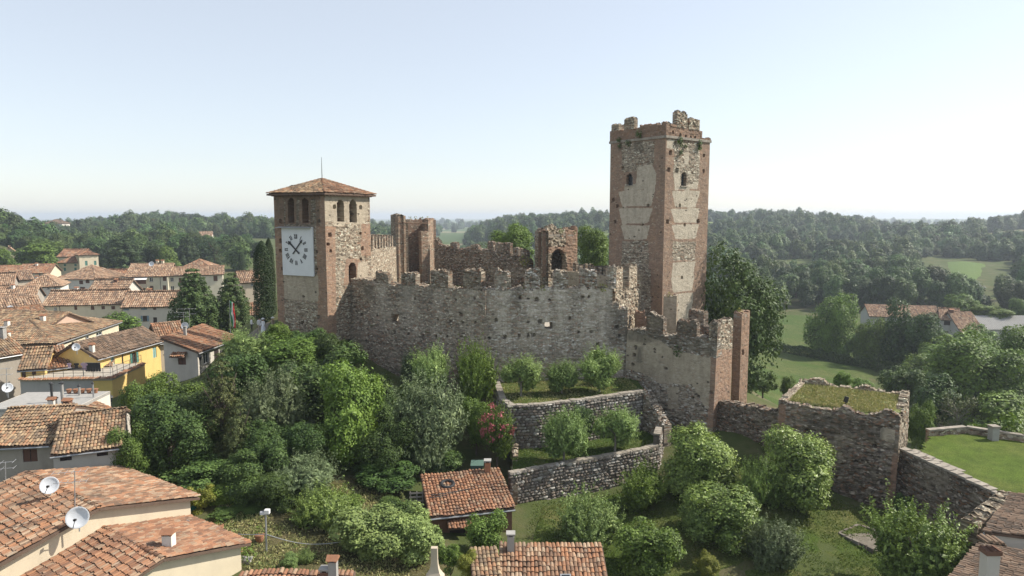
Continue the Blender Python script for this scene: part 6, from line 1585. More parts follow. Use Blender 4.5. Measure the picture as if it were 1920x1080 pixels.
def window(parent, W, n, o, style, depth=0.14):
    u0, u1, v0, v1 = o[:4]
    nn = (n.x, n.y, 0)
    q = lambda a, b, c, d, dd, th=0.03: MB().poly([W(a, c, dd), W(b, c, dd), W(b, d, dd), W(a, d, dd)], th, nn)
    if style in ('g', 'f') or style.startswith('o'):
        w = q(u0, u1, v0, v1, depth-0.02).build('window', M['glass'], parent)
        f = MB(); fw = min(0.07, (u1-u0)*.12)
        for a, b2, c, d in ((u0, u0+fw, v0, v1), (u1-fw, u1, v0, v1), (u0+fw, u1-fw, v0, v0+fw), (u0+fw, u1-fw, v1-fw, v1), ((u0+u1)/2-fw/2, (u0+u1)/2+fw/2, v0+fw, v1-fw)):
            f.poly([W(a, c, depth-.06), W(b2, c, depth-.06), W(b2, d, depth-.06), W(a, d, depth-.06)], 0.035, nn)
        f.build('frame', M['white'] if style == 'g' else M['wood'], w)
        MB().poly([W(u0-.08, v0, -.08), W(u1+.08, v0, -.08), W(u1+.08, v0, .1), W(u0-.08, v0, .1)], .06, (0, 0, 1)).build('sill', M['coping'], w)
        if style.startswith('o'):
            m = M[style[2:]]; hw = (u1-u0)/2*0.95
            for a, b2 in ((u0-hw, u0-.02), (u1+.02, u1+hw)):
                q(a, b2, v0-.02, v1+.02, -0.06, .05).build('shutter', m, w)
    else:
        w = q(u0, u1, v0, v1, depth*0.5, .05).build('shutter', M[style], parent)
        MB().poly([W((u0+u1)/2-.015, v0, depth*.5-.02), W((u0+u1)/2+.015, v0, depth*.5-.02), W((u0+u1)/2+.015, v1, depth*.5-.02), W((u0+u1)/2-.015, v1, depth*.5-.02)], .02, nn).build('shutter_joint', M['dark'], w)
def chimney(parent, p, h=1.0, w=0.5, mat='white_wall', cap='tile', flare=0):
    x, y, z = p; b = MB().box((x-w/2, y-w/2, z-0.5), (x+w/2, y+w/2, z+h))
    c = b.build('chimney', M[mat], parent)
    b = MB()
    if cap == 'tile':
        b.add([(x-w*.72, y-w*.72, z+h+.12), (x+w*.72, y-w*.72, z+h+.12), (x+w*.72, y+w*.72, z+h+.12), (x-w*.72, y+w*.72, z+h+.12), (x-w*.72, y, z+h+.34), (x+w*.72, y, z+h+.34)], [(0, 1, 5, 4), (2, 3, 4, 5), (0, 4, 3), (1, 2, 5), (3, 2, 1, 0)])
        for dx in (-.42, .42):
            for dy in (-.42, .42): b.box((x+dx*w-.05, y+dy*w-.05, z+h), (x+dx*w+.05, y+dy*w+.05, z+h+.13))
        b.build('chimney_cap', M['terracotta'], parent)
    elif cap == 'slab':
        b.box((x-w*.65, y-w*.65, z+h+.12), (x+w*.65, y+w*.65, z+h+.2))
        for dx in (-.4, .4): b.box((x+dx*w-.05, y-w*.4, z+h), (x+dx*w+.05, y+w*.4, z+h+.12))
        b.build('chimney_cap', M['concrete'], parent)
    return c
def gutter(parent, a, b, r=0.07):
    MB().tube([a, b], r, 6).build('gutter', M['metal_grey'], parent)
def house(name, label, FL, FR, W, rise, roof='gableL', wall='cream', tiles='tile_old', wins=(), chims=(), zg=None, ov=0.4, tw=None, n_obj=0, cat='house', front_wall=None, right_wall=None, seed=0, pipe=False, ov_side=None):
    a = P(*FL) if not isinstance(FL, Vector) else FL; b = P(*FR) if not isinstance(FR, Vector) else FR
    ze = (a.z+b.z)/2; fl = Vector((a.x, a.y)); fr = Vector((b.x, b.y)); L = (fr-fl).length; t = (fr-fl)/L; inn = Vector((-t.y, t.x))
    if tw is None:
        d = a.y; tw = (0.22, 0.38) if d < 60 else (0.28, 0.5) if d < 115 else (0.4, 0.75) if d < 260 else (0.7, 1.2)
    br = fr+inn*W; bl = fl+inn*W; ctr = (fl+br)/2
    g = min(gz1(q.x, q.y) for q in (fl, fr, br, bl))-0.4 if zg is None else zg
    T = empty(name, (ctr.x, ctr.y, g), label, cat); zr = ze+rise
    sides = {'front': (fl, fr), 'right': (fr, br), 'back': (br, bl), 'left': (bl, fl)}
    wm_ = {'front': front_wall or wall, 'right': right_wall or wall, 'back': wall, 'left': wall}
    gab = {}
    if roof == 'gableL': gab = {'right': [(W/2, zr-g)], 'left': [(W/2, zr-g)]}
    elif roof == 'gableW': gab = {'front': [(L/2, zr-g)], 'back': [(L/2, zr-g)]}
    elif roof == 'shed': gab = {'right': [(W, zr-g)], 'left': [(0, zr-g)]}
    for s, (A, B) in sides.items():
        ops = []
        for w in wins:
            if w[0] != s: continue
            u0, v1 = pix2uv(w[1], w[2], A, B, g); u1, v0 = pix2uv(w[3], w[4], A, B, g)
            v1b = pix2uv(w[3], w[2], A, B, g)[1]; v1 = (v1+v1b)/2; v0 = (pix2uv(w[1], w[4], A, B, g)[1]+v0)/2
            ops.append((max(.1, u0), min((B-A).length-.1, u1), max(0.05, v0), min(v1, ze-g-.05), w[5]))
        z1 = zr if (roof == 'shed' and s == 'back') else ze
        ob, Wf, n = facade(T, A, B, g, z1, ops, M[wm_[s]], gab.get(s))
        for o in ops: window(T, Wf, n, o, o[4])
    os_ = ov if ov_side is None else ov_side
    sl = rise/(W/2) if roof in ('gableL', 'hip') else rise/(L/2) if roof == 'gableW' else rise/max(W, .1)
    def pt(u, w, z): q = fl+t*u+inn*w; return Vector((q.x, q.y, z))
    zo = ze-sl*ov
    polys = []; ridges = []
    if roof == 'gableL':
        polys = [[pt(-os_, -ov, zo), pt(L+os_, -ov, zo), pt(L+os_, W/2, zr), pt(-os_, W/2, zr)], [pt(L+os_, W+ov, zo), pt(-os_, W+ov, zo), pt(-os_, W/2, zr), pt(L+os_, W/2, zr)]]
        ridges = [(pt(-os_, W/2, zr), pt(L+os_, W/2, zr))]
    elif roof == 'gableW':
        polys = [[pt(-ov, W+os_, zo), pt(-ov, -os_, zo), pt(L/2, -os_, zr), pt(L/2, W+os_, zr)], [pt(L+ov, -os_, zo), pt(L+ov, W+os_, zo), pt(L/2, W+os_, zr), pt(L/2, -os_, zr)]]
        ridges = [(pt(L/2, -os_, zr), pt(L/2, W+os_, zr))]
    elif roof == 'hip':
        h = min(W, L)/2; c0, c1 = (h, L-h) if L >= W else (L/2, L/2); w0, w1 = (W/2, W/2) if L >= W else (h, W-h)
        r0 = pt(c0, w0, zr); r1 = pt(c1, w1, zr); e = [pt(-ov, -ov, zo), pt(L+ov, -ov, zo), pt(L+ov, W+ov, zo), pt(-ov, W+ov, zo)]
        if L >= W: polys = [[e[0], e[1], r1, r0], [e[1], e[2], r1], [e[2], e[3], r0, r1], [e[3], e[0], r0]]; ridges = [(r0, r1), (e[0], r0), (e[1], r1), (e[2], r1), (e[3], r0)]
        else: polys = [[e[0], e[1], r0], [e[1], e[2], r1, r0], [e[2], e[3], r1], [e[3], e[0], r0, r1]]; ridges = [(r0, r1), (e[0], r0), (e[1], r0), (e[2], r1), (e[3], r1)]
    elif roof == 'shed':
        zb = zr+sl*0.15; polys = [[pt(-os_, -ov, zo), pt(L+os_, -ov, zo), pt(L+os_, W+.15, zb), pt(-os_, W+.15, zb)]]
    elif roof == 'flat':
        polys = []
    rb = MB()
    if roof == 'flat':
        rb.poly([pt(-.02, -.02, ze-.02), pt(L+.02, -.02, ze-.02), pt(L+.02, W+.02, ze-.02), pt(-.02, W+.02, ze-.02)], .25, (0, 0, 1))
        ro = rb.build('roof', M[tiles], T)
    else:
        for k, p in enumerate(polys):
            nn = (p[1]-p[0]).cross(p[2]-p[0]).normalized()
            if nn.z < 0: nn = -nn
            rb.poly([q-nn*0.0 for q in p], 0.13+.004*k, nn)
        ro = rb.build('roof', M['under'], T)
        for k, p in enumerate(polys): tile_field(ro, p, M[tiles], tw[0], tw[1], n_obj[k] if hasattr(n_obj, '__len__') else (n_obj if k == 0 else 0), seed*10+k)
        for r in ridges: ridge_tiles(ro, r[0]+Vector((0, 0, .04)), r[1]+Vector((0, 0, .04)), M[tiles], tw[0]*0.62, tw[1])
        if a.y < 120 and len(polys):
            gutter(T, polys[0][0]+Vector((0, 0, -.12)), polys[0][1]+Vector((0, 0, -.12)))
    for c in chims:
        u, w, h = c[:3]; q = fl+t*(u*L)+inn*(w*W)
        if roof == 'gableL' : zz = zr-sl*abs(w-.5)*W
        elif roof == 'gableW': zz = zr-sl*abs(u-.5)*L
        elif roof == 'hip': zz = zr-sl*max(0, max(abs(w-.5)*W, abs(u-.5)*L-abs(L-W)/2 if L > W else abs(u-.5)*L))
        elif roof == 'shed': zz = ze+sl*w*W
        else: zz = ze
        chimney(ro, (q.x, q.y, zz), h, c[3] if len(c) > 3 else .55, c[4] if len(c) > 4 else 'white_wall', c[5] if len(c) > 5 else 'tile')
    if pipe:
        q = fl+t*(L*pipe if pipe < 1 else L-.3)-inn*.08; MB().tube([(q.x, q.y, ze-.2), (q.x, q.y, g)], .05, 6).build('downpipe', M['metal_dark'], T)
    return T, fl, fr, br, bl, ze, g

# --- far village, front to back is right to left down the list
house('village_house', 'cream row house with dark square windows in the middle of the village', (82, 571, 138), (228, 569.5, 141), 9, 2.3, wall='palegreen', tiles='tile_old',
      wins=[('front', 101, 576, 107, 582, 'g'), ('front', 139, 574, 145, 581, 'shutter_brown'), ('front', 170, 574, 177, 581, 'shutter_brown'), ('front', 190, 574, 197, 580, 'shutter_brown'), ('front', 208.5, 574, 216, 580, 'shutter_brown'),
            ('front', 97, 592, 111, 601, 'shutter_brown'), ('front', 139, 594, 146, 602, 'shutter_brown'), ('front', 172, 594, 179, 602, 'shutter_brown'), ('front', 191, 594, 199, 602, 'shutter_brown')], chims=[(.3, .55, .8)], pipe=.2, seed=1)
house('village_house', 'grey house with blue shutters and small balcony beside the cedar', (230, 574.5, 137), (330, 573.5, 139), 9, 2.4, wall='greywhite', tiles='tile_old',
      wins=[('front', 231, 576, 242, 582, 'shutter_blue'), ('front', 264, 575, 276, 581, 'shutter_blue'), ('front', 287, 575, 293, 581, 'shutter_brown'), ('front', 267.5, 592, 276, 602.5, 'o:shutter_blue'), ('front', 287, 595, 295, 609, 'shutter_dark')], chims=[(.35, .6, .9, .7, 'brownwall')], seed=2)
house('village_house', 'white walled house under sloping roof at the left edge', (-20, 589, 122), (80, 581, 128), 8, 2.2, 'gableL', 'white_wall', 'tile_old',
      wins=[('front', 50, 584, 54, 590, 'g'), ('front', 66, 579, 72, 585, 'shutter_brown'), ('front', 76, 578, 79.5, 583, 'shutter_brown')], seed=3)
house('village_house', 'white house with hipped roof and diamond aerial at the left', (44, 538, 165), (113, 536, 168), 10, 2.6, 'hip', 'white_wall', 'tile_old', wins=[('front', 47, 539, 54, 545, 'shutter_brown'), ('front', 88, 537, 93, 542, 'g'), ('front', 101, 537, 106, 541, 'g'), ('front', 101, 546, 107, 551, 'g')], chims=[(.3, .3, .6)], seed=4)
house('village_house', 'tall white house with curved end and cluttered balcony', (106, 525, 188), (180, 520, 186), 12, 3.2, 'hip', 'white_wall', 'tile_old', wins=[('front', 148, 526, 156, 533, 'shutter_brown'), ('front', 160, 524, 168, 531, 'shutter_brown'), ('front', 150, 538, 160, 548, 'shutter_brown'), ('front', 120, 530, 125, 536, 'g')], seed=5)
house('village_house', 'low house with white gable end turned to the apartments', (166, 547, 158), (233, 547, 158), 7, 2.5, 'gableL', 'greywhite', 'tile_old', chims=[(.6, .4, .5, .6, 'brownwall')], seed=6)
house('village_house', 'blue grey house with green shutters behind the white gable', (180, 519, 200), (240, 518, 202), 8, 1.7, 'gableL', 'bluegrey', 'tile_red', wins=[('front', 198, 523, 207, 531, 'shutter_green'), ('front', 217, 523, 222, 530, 'shutter_green'), ('front', 230, 522, 235, 529, 'shutter_green')], seed=7)
A8 = house('apartment_house', 'pale apartment house with white awning over its balcony', (236, 518, 182), (314, 517, 184), 11, 2.9, 'gableL', 'palegreen', 'tile_old',
      wins=[('front', 237, 525, 274, 533, 'shutter_brown'), ('front', 280, 520, 287, 528, 'g'), ('front', 305, 519, 312, 527, 'shutter_brown'), ('front', 281, 536, 288, 545, 'shutter_brown'), ('front', 305, 535, 312, 544, 'shutter_brown'), ('front', 241, 539, 248, 548, 'shutter_brown'), ('front', 262, 538, 272, 545, 'shutter_brown')], chims=[(.75, .5, .8, .6, 'cream'), (.62, .5, .8, .6, 'cream')], pipe=.82, seed=8)
def awning():
    T, fl, fr, br, bl, ze, g = A8; t = (fr-fl).normalized(); o = Vector((t.y, -t.x))
    def W(u, d, z): q = fl+t*u+o*d; return (q.x, q.y, z)
    MB().poly([W(.2, 1.5, ze-.85), W(5.4, 1.5, ze-.85), W(5.4, .05, ze-.35), W(.2, .05, ze-.35)], .05, (0, 0, 1)).build('awning', M['white'], T)
    MB().poly([W(.1, 1.4, ze-2.9), W(5.6, 1.4, ze-2.9), W(5.6, .02, ze-2.9), W(.1, .02, ze-2.9)], .15, (0, 0, 1)).build('balcony', M['cream'], T)
    MB().poly([W(.1, 1.4, ze-2.9), W(5.6, 1.4, ze-2.9), W(5.6, 1.4, ze-2.0), W(.1, 1.4, ze-2.0)], .05).build('balcony_rail', M['beige'], T)
awning()
house('apartment_house', 'apartment house wing partly hidden by the cedar', (316, 517, 185), (417, 513.5, 190), 10, 1.9, 'gableL', 'palegreen', 'tile_old', wins=[('front', 319, 520, 326, 528, 'g'), ('front', 320, 536, 327, 545, 'g'), ('front', 400, 517, 408, 527, 'shutter_brown'), ('front', 335, 521, 350, 532, 'shutter_brown')], seed=9)
house('village_house', 'house with pale orange hipped roof behind the apartments', (337, 504, 215), (397, 502, 217), 11, 2.4, 'hip', 'cream', 'tile_warm', seed=10)
house('villa', 'cream villa wing with red roof beside its square tower', (108, 492, 248), (150, 492, 248), 9, 2.2, 'hip', 'cream', 'tile_red', wins=[('front', 119, 495, 124, 499, 'shutter_green'), ('front', 119, 502, 124, 508, 'shutter_green'), ('front', 139, 495, 144, 499, 'shutter_green'), ('front', 139, 502, 144, 508, 'shutter_green')], seed=11)
house('villa_tower', 'square cream villa tower with green shutters', (148, 478.5, 246), (184, 477, 250), 7, 1.3, 'hip', 'cream', 'tile_red', wins=[('front', 159, 489, 164.5, 498, 'shutter_green'), ('front', 160, 503, 165, 510, 'shutter_green'), ('front', 176, 489, 181, 497, 'shutter_green')], cat='tower', seed=12)
house('village_house', 'village house with rust red roof behind the villa', (108, 482, 262), (152, 480, 262), 9, 2.4, 'gableL', 'cream', 'tile_red', seed=13)
house('village_house', 'pink house with red roof under the umbrella pine', (-15, 513, 205), (38, 512, 207), 9, 2.0, 'gableL', 'pink', 'tile_red', wins=[('front', 2, 514, 6, 519, 'shutter_brown'), ('front', 20, 514, 24, 519, 'shutter_brown')], seed=14)
house('village_house', 'cream house with red roof and small chimney under the umbrella pine', (34, 514, 202), (92, 509, 204), 9, 2.2, 'gableL', 'cream', 'tile_red', wins=[('front', 72, 513, 76, 518, 'g')], chims=[(.45, .4, .7)], seed=15)
house('village_house', 'pale house peeping out at the foot of the wooded hill', (8, 474, 270), (28, 471, 272), 7, 1.8, 'gableW', 'cream', 'tile_old', seed=16)
house('village_house', 'brown roofed house low at the left edge with chimney', (-20, 535, 158), (22, 533, 160), 9, 2.3, 'gableL', 'dirty', 'tile_old', seed=17)
house('village_house', 'beige gable house behind the diamond aerial house', (28, 526, 185), (62, 522, 188), 9, 2.2, 'gableL', 'beige', 'tile_old', seed=18)
house('village_house', 'long low roof at the left edge above the white walled house', (-30, 563, 142), (62, 561, 145), 8, 2.4, 'gableL', 'dirty', 'tile_old', chims=[(.5, .4, .8)], seed=19)
house('village_house', 'brown roofed house just left of the tall cypress', (452, 529, 150), (486, 528, 152), 8, 2.0, 'gableL', 'beige', 'tile_old', wins=[('front', 470, 531, 475, 536, 'g')], seed=20)
house('village_house', 'small tiled roof showing under the second cedar', (448, 590, 118), (482, 590, 119), 7, 1.5, 'gableL', 'beige', 'tile_warm', seed=21)
house('village_house', 'orange roofed low building in front of the cream row house', (15, 598, 112), (92, 590, 118), 6, 1.4, 'gableL', 'cream', 'tile_warm', seed=22)
house('hill_house', 'long pale building on the far hill gap', (84, 420, 560), (116, 418, 560), 10, 3, 'hip', 'white_wall', 'tile_dark', seed=23)
house('hill_house', 'small pink house with red roof on the left ridge', (268, 417, 620), (284, 417, 620), 9, 2.4, 'gableL', 'pink', 'tile_red', seed=24)
house('hill_house', 'white house among trees below the ridge cypresses', (372, 444, 430), (396, 444, 432), 10, 3.0, 'gableL', 'white_wall', 'tile_old', seed=25)
house('hill_house', 'low pale farm building in the trees left of the clock tower', (305, 462, 380), (330, 461, 380), 8, 1.6, 'gableL', 'beige', 'tile_old', seed=26)
# --- nearer village
house('large_house', 'large house with mossy hipped roof, pink side and sunlit cream side', (103, 638, 92), (222, 606, 111), 13, 2.2, 'hip', 'pink', 'tile_worn', right_wall='cream', front_wall='cream',
      wins=[('front', 122, 634, 132, 642, 'g'), ('front', 160, 630, 167, 636, 'g'), ('front', 180, 623, 192, 629, 'g'), ('front', 205, 628, 211, 633, 'g')], chims=[(.35, .75, 1.0), (.05, .5, 1.0)], seed=31)
house('beige_house', 'beige house at the left edge below the mossy hipped roof', (-40, 617, 99), (80, 619, 97), 9, 2.0, 'gableL', 'pink', 'tile_worn', wins=[('front', 31, 637, 40, 652, 'g')], chims=[(.85, .2, 1.0)], pipe=.72, seed=32)
house('beige_house', 'old roofed house at the left edge behind the yellow gable', (-40, 672, 76), (40, 660, 80), 7, 1.8, 'gableL', 'dirty', 'tile_worn', chims=[(.9, .4, 1.2, .6, 'concrete', 'slab')], seed=33)
YH = house('yellow_house', 'long yellow house with brown tiled roof and green shutters', (182, 667, 77), (300, 638, 88), 5.2, 1.5, 'gableL', 'yellow', 'tile_dark',
      wins=[('front', 207, 668, 216, 690, 'shutter_teal'), ('front', 247, 661, 256, 681, 'o:shutter_green'), ('front', 286, 651, 294, 671, 'shutter_teal')], chims=[(.02, .15, .8, .45)], pipe=.36, seed=34)
house('link_roof_house', 'short orange roofed link between yellow and white houses', (300, 640, 88), (345, 633, 90), 5, 1.9, 'gableL', 'beige', 'tile_warm', wins=[('front', 308, 645, 313, 663, 'g')], seed=35)
WH = house('white_house', 'small white house with red tiled roof above the wooded slope', (370, 657, 77), (441, 633, 86), 4.0, 1.4, 'shed', 'greywhite', 'tile_red',
      wins=[('front', 381, 661, 392, 682, 'g'), ('front', 401, 656, 411, 676, 'shutter_dark'), ('left', 333, 665, 349, 684, 'shutter_brown')], chims=[(.35, .8, 1.0, .3, 'concrete', 'slab')], seed=36)
def door_canopy():
    T, fl, fr, br, bl, ze, g = WH
    A, B = bl, fl; t = (B-A).normalized(); n = Vector((t.y, -t.x)); u0, v = pix2uv(325, 663, A, B, 0); u1, _ = pix2uv(352, 660, A, B, 0)
    def W(u, d, z): q = A+t*u+n*d; return Vector((q.x, q.y, z))
    q = [W(u0, .9, v-.25), W(u1, .9, v-.25), W(u1, 0.02, v+.15), W(u0, 0.02, v+.15)]
    o = MB().poly(q, .06, (0, 0, 1)).build('door_canopy', M['under'], T); tile_field(o, q, M['tile_red'], .24, .3, 0, 3)
door_canopy()
YB = house('yellow_terrace_block', 'yellow block with roof terrace edged in tiles', (38, 711, 72), (210, 709, 72.6), 7.5, 0, 'flat', 'ochre', 'paving', right_wall='yellow', front_wall='ochre', zg=CAMZ-23, seed=37)
def terrace():
    T, fl, fr, br, bl, ze, g = YB; t = (fr-fl).normalized(); i = Vector((-t.y, t.x)); L = (fr-fl).length
    # parapets with tile edge, grey render on the left of the front
    def W(u, d, z): q = fl+t*u+i*d; return Vector((q.x, q.y, z))
    MB().poly([W(-.02, -.012, g), W(L*.79, -.012, g), W(L*.79, -.012, ze-.1), W(-.02, -.012, ze-.1)], .02, (-i.x, -i.y, 0)).build('grey_render', M['grey_wall'], T)
    for (a, b, w) in (((-.1, -.15), (L+.15, -.15), 1), ((L+.02, -.1), (L+.02, 7.5), 2)):
        n = int(math.hypot(b[0]-a[0], b[1]-a[1])/.28); m = MB(); pr = MB()
        p0, p1 = W(*a, ze), W(*b, ze)
        e = (p1-p0).normalized(); s = Vector((e.y, -e.x, 0))
        pr.poly([p0+s*.05, p1+s*.05, p1-s*.2+Vector((0, 0, 0)), p0-s*.2], .1, (0, 0, 1))
        po = pr.build('parapet', M['beige'], T)
        tile_field(po, [p0+s*.22+Vector((0, 0, -.06)), p1+s*.22+Vector((0, 0, -.06)), p1-s*.28+Vector((0, 0, .14)), p0-s*.28+Vector((0, 0, .14))], M['tile_red'], .26, .42, 0, w)
    # railing
    R = empty('terrace_railing', tuple(W(L*.3, .2, ze)), 'thin iron railing round the yellow roof terrace', 'railing')
    pts = [(L*.02+k*L*.98/9, .25) for k in range(10)]+[(L-.25, .25+k*1.4) for k in range(1, 6)]
    for u, d in pts:
        p = W(u, d, ze); MB().tube([p, p+Vector((0, 0, 1.05))], .025, 5).build('post', M['metal_dark'], R)
    for h in (.55, 1.05):
        MB().tube([W(0, .25, ze+h), W(L-.25, .25, ze+h)], .022, 5).build('rail', M['metal_dark'], R); MB().tube([W(L-.25, .25, ze+h), W(L-.25, 7.3, ze+h)], .022, 5).build('rail', M['metal_dark'], R)
    # washing
    ln = empty('clothes_line', tuple(W(L*.62, 1.6, ze)), 'clothes line with dark trousers drying on the yellow roof terrace', 'clothes line')
    u0, u1 = L*.60, L*.90
    for u in (u0, u1): MB().tube([W(u, 1.6, ze), W(u, 1.6, ze+1.5)], .025, 5).build('pole', M['metal_grey'], ln)
    MB().tube([W(u0, 1.6, ze+1.42), W((u0+u1)/2, 1.6, ze+1.36), W(u1, 1.6, ze+1.42)], .012, 4).build('line', M['metal_grey'], ln)
    r = random.Random(2)
    for k in range(5):
        u = L*(.625+k*.03); top = ze+1.38; w = .42
        m = MB(); gp = [(0, 0), (w, 0), (w+.02, -1.0), (w*.56, -1.02), (w*.5, -.45), (w*.44, -1.0), (-.02, -.98)]
        m.poly([W(u+a, 1.6+.03*math.sin(k+a*9), top+b) for a, b in gp], .05, (-i.x, -i.y, 0)); m.build('trousers', M['ink'], ln)
    for k, (mt, w, h) in enumerate((('pinkcloth', .5, .75), ('ink', .35, .6), ('pinkcloth', .3, .5))):
        u = L*.585-k*.75+.0; m = MB(); m.poly([W(u+a*w, 1.6, ze+1.35+b*h) for a, b in ((-.2, 0), (.35, 0), (.65, 0), (1.2, 0), (1.25, -.35), (.95, -.38), (.95, -1), (.05, -1), (.05, -.38), (-.25, -.35))], .04, (-i.x, -i.y, 0)); m.build('shirt', M[mt], ln)
M['pinkcloth'] = m_plain('pinkcloth', (0.42, 0.30, 0.38), .9, .1)
terrace()
house('yellow_gable_house', 'yellow gable house with brown window beside the roof terrace', (38, 692, 73.4), (84, 689, 74.2), 6, 1.6, 'gableL', 'yellow', 'tile_worn', zg=CAMZ-21, wins=[('front', 40, 693, 49, 711, 'shutter_brown'), ('front', 58, 680, 68, 703, 'shutter_brown')], ov=.25, seed=38)
house('orange_roof_annex', 'annex with plain orange roof on the yellow terrace', (80, 690, 75), (126, 686, 76.5), 4.5, 1.5, 'shed', 'yellow', 'tile_red', zg=CAMZ-21, wins=[('front', 89, 690, 94, 700, 'g'), ('front', 102, 685, 112, 694, 'wood')], seed=39)
house('tiled_annex', 'low yellow annex with brown tiled roof and white chimney on the terrace', (121, 692, 77), (203, 683, 78.5), 4.5, 1.4, 'shed', 'ochre', 'tile_old', zg=CAMZ-21, chims=[(.7, .8, .8, .45)], seed=40)
FB = house('flat_roof_house', 'grey flat roofed house with flue pipes below the yellow block', (-30, 766, 55.8), (140, 766, 56.2), 5.6, 0, 'flat', 'greywhite', 'concrete', zg=CAMZ-21, right_wall='white_wall', seed=41)
def flat_bits():
    T, fl, fr, br, bl, ze, g = FB; t = (fr-fl).normalized(); i = Vector((-t.y, t.x))
    def W(u, d, z): q = fl+t*u+i*d; return Vector((q.x, q.y, z))
    L = (fr-fl).length
    q = [W(L+1.3, .2, ze-1.05), W(L+1.3, 3.2, ze-1.05), W(L+.05, 3.2, ze-.45), W(L+.05, .2, ze-.45)]
    o = MB().poly(q, .06, (0, 0, 1)).build('porch_roof', M['under'], T); tile_field(o, q, M['tile_warm'], .24, .36, 0, 5)
    for u, d, h, r, mt in ((L*.59, 2.0, 1.6, .10, 'metal_dark'), (L*.80, .9, 1.9, .13, 'concrete'), (L*.955, 3.5, 1.2, .07, 'metal_grey'), (L*.73, 4.3, .8, .1, 'concrete')):
        p = W(u, d, ze-.05); MB().tube([p, p+Vector((0, 0, h))], r, 8).build('flue', M[mt], T)
        MB().lathe([(r*1.7, 0), (r*1.7, .06), (.02, .2)], p+Vector((0, 0, h+.05)), 10).build('flue_cap', M['metal_dark'], T)
    chimney(T, tuple(W(L*.70, .7, ze)), .5, .5, 'white_wall'); chimney(T, tuple(W(L*.88, .6, ze)), .4, .5, 'brownwall')
    for k in range(5):
        p = W(L*(.55+.08*k), 5.0, ze); m = MB(); m.lathe([(.16, 0), (.2, .3), (.24, .32), (.24, .38), (.2, .38)], p, 10)
        o = m.build('roof_pot', M['terracotta'], None); tag(o, ['terracotta pot at the dark end of the flat roof', 'second pot along the back of the flat roof', 'middle pot of the row on the flat roof', 'fourth terracotta pot by the yellow wall', 'last pot next to the yellow wall on the flat roof'][k], 'pot', 'pots on the flat roof', 'thing')
flat_bits()
# --- rustic house
house('rustic_house', 'old rendered house part with brown door under mossy ribbed tiles', (-40, 838, 45.4), (97, 823, 46.2), 8, 1.35, 'gableL', 'dirty', 'tile_worn', n_obj=[150, 0], wins=[('front', 41, 831, 71, 866, 'shutter_brown')], ov=.45, ov_side=.02, seed=51)
house('rustic_house', 'grey rendered house part with dark windows under ribbed tiles', (99, 849, 44.3), (228, 829, 46), 8, 1.4, 'gableL', 'greywhite', 'tile_worn', n_obj=[150, 0], wins=[('front', 111, 846, 135, 864, 'shutter_dark'), ('front', 180, 833, 203, 855, 'shutter_dark'), ('front', 168, 886, 204, 893, 'shutter_brown')], ov=.45, ov_side=.1, seed=52)
# --- big tiled house, two roofs stepping down towards the garden
def gable_house(name, label, R0, axis, half, LR, zr, rise, wall, tiles, nobj, zg, seed, ov=.45, chims=()):
    """ridge starts at R0 (gable end seen by the camera) and runs along axis; half = vector from ridge to the right eave"""
    h = Vector(half); w = h.length; ax = Vector(axis).normalized(); hp = h.normalized()
    ze = zr-rise
    fl = Vector(R2(R0))-h; fr = Vector(R2(R0))+h     # gable end: left (near) eave to right (far) eave
    FL = Vector((fl.x, fl.y, ze)); FR = Vector((fr.x, fr.y, ze))
    return house(name, label, FL, FR, LR, rise, 'gableW', wall, tiles, n_obj=nobj, zg=zg, ov=ov, ov_side=.35, seed=seed, chims=chims, tw=(0.22, 0.40))
r0 = P(180, 950, 36); r1 = DZ(42, 895, r0.z)
hv = (3.0, 4.45); UH = gable_house('tiled_house', 'large cream house with weathered orange tiled gable roof at the lower left', r0, (r1-r0)[:2], hv, 8.6, r0.z, 1.35, 'cream', 'tile_warm', [300, 0], CAMZ-22, 53)
r0b = P(300, 1045, 33); r1b = DZ(160, 996, r0b.z)
LH = gable_house('tiled_wing', 'lower cream wing with orange tiled roof and small chimney', r0b, (r1b-r0b)[:2], (2.55, 3.75), 6.1, r0b.z, 1.1, 'cream', 'tile_red', [300, 0], CAMZ-22, 54, chims=[(.62, .18, .75, .5, 'white_wall')])
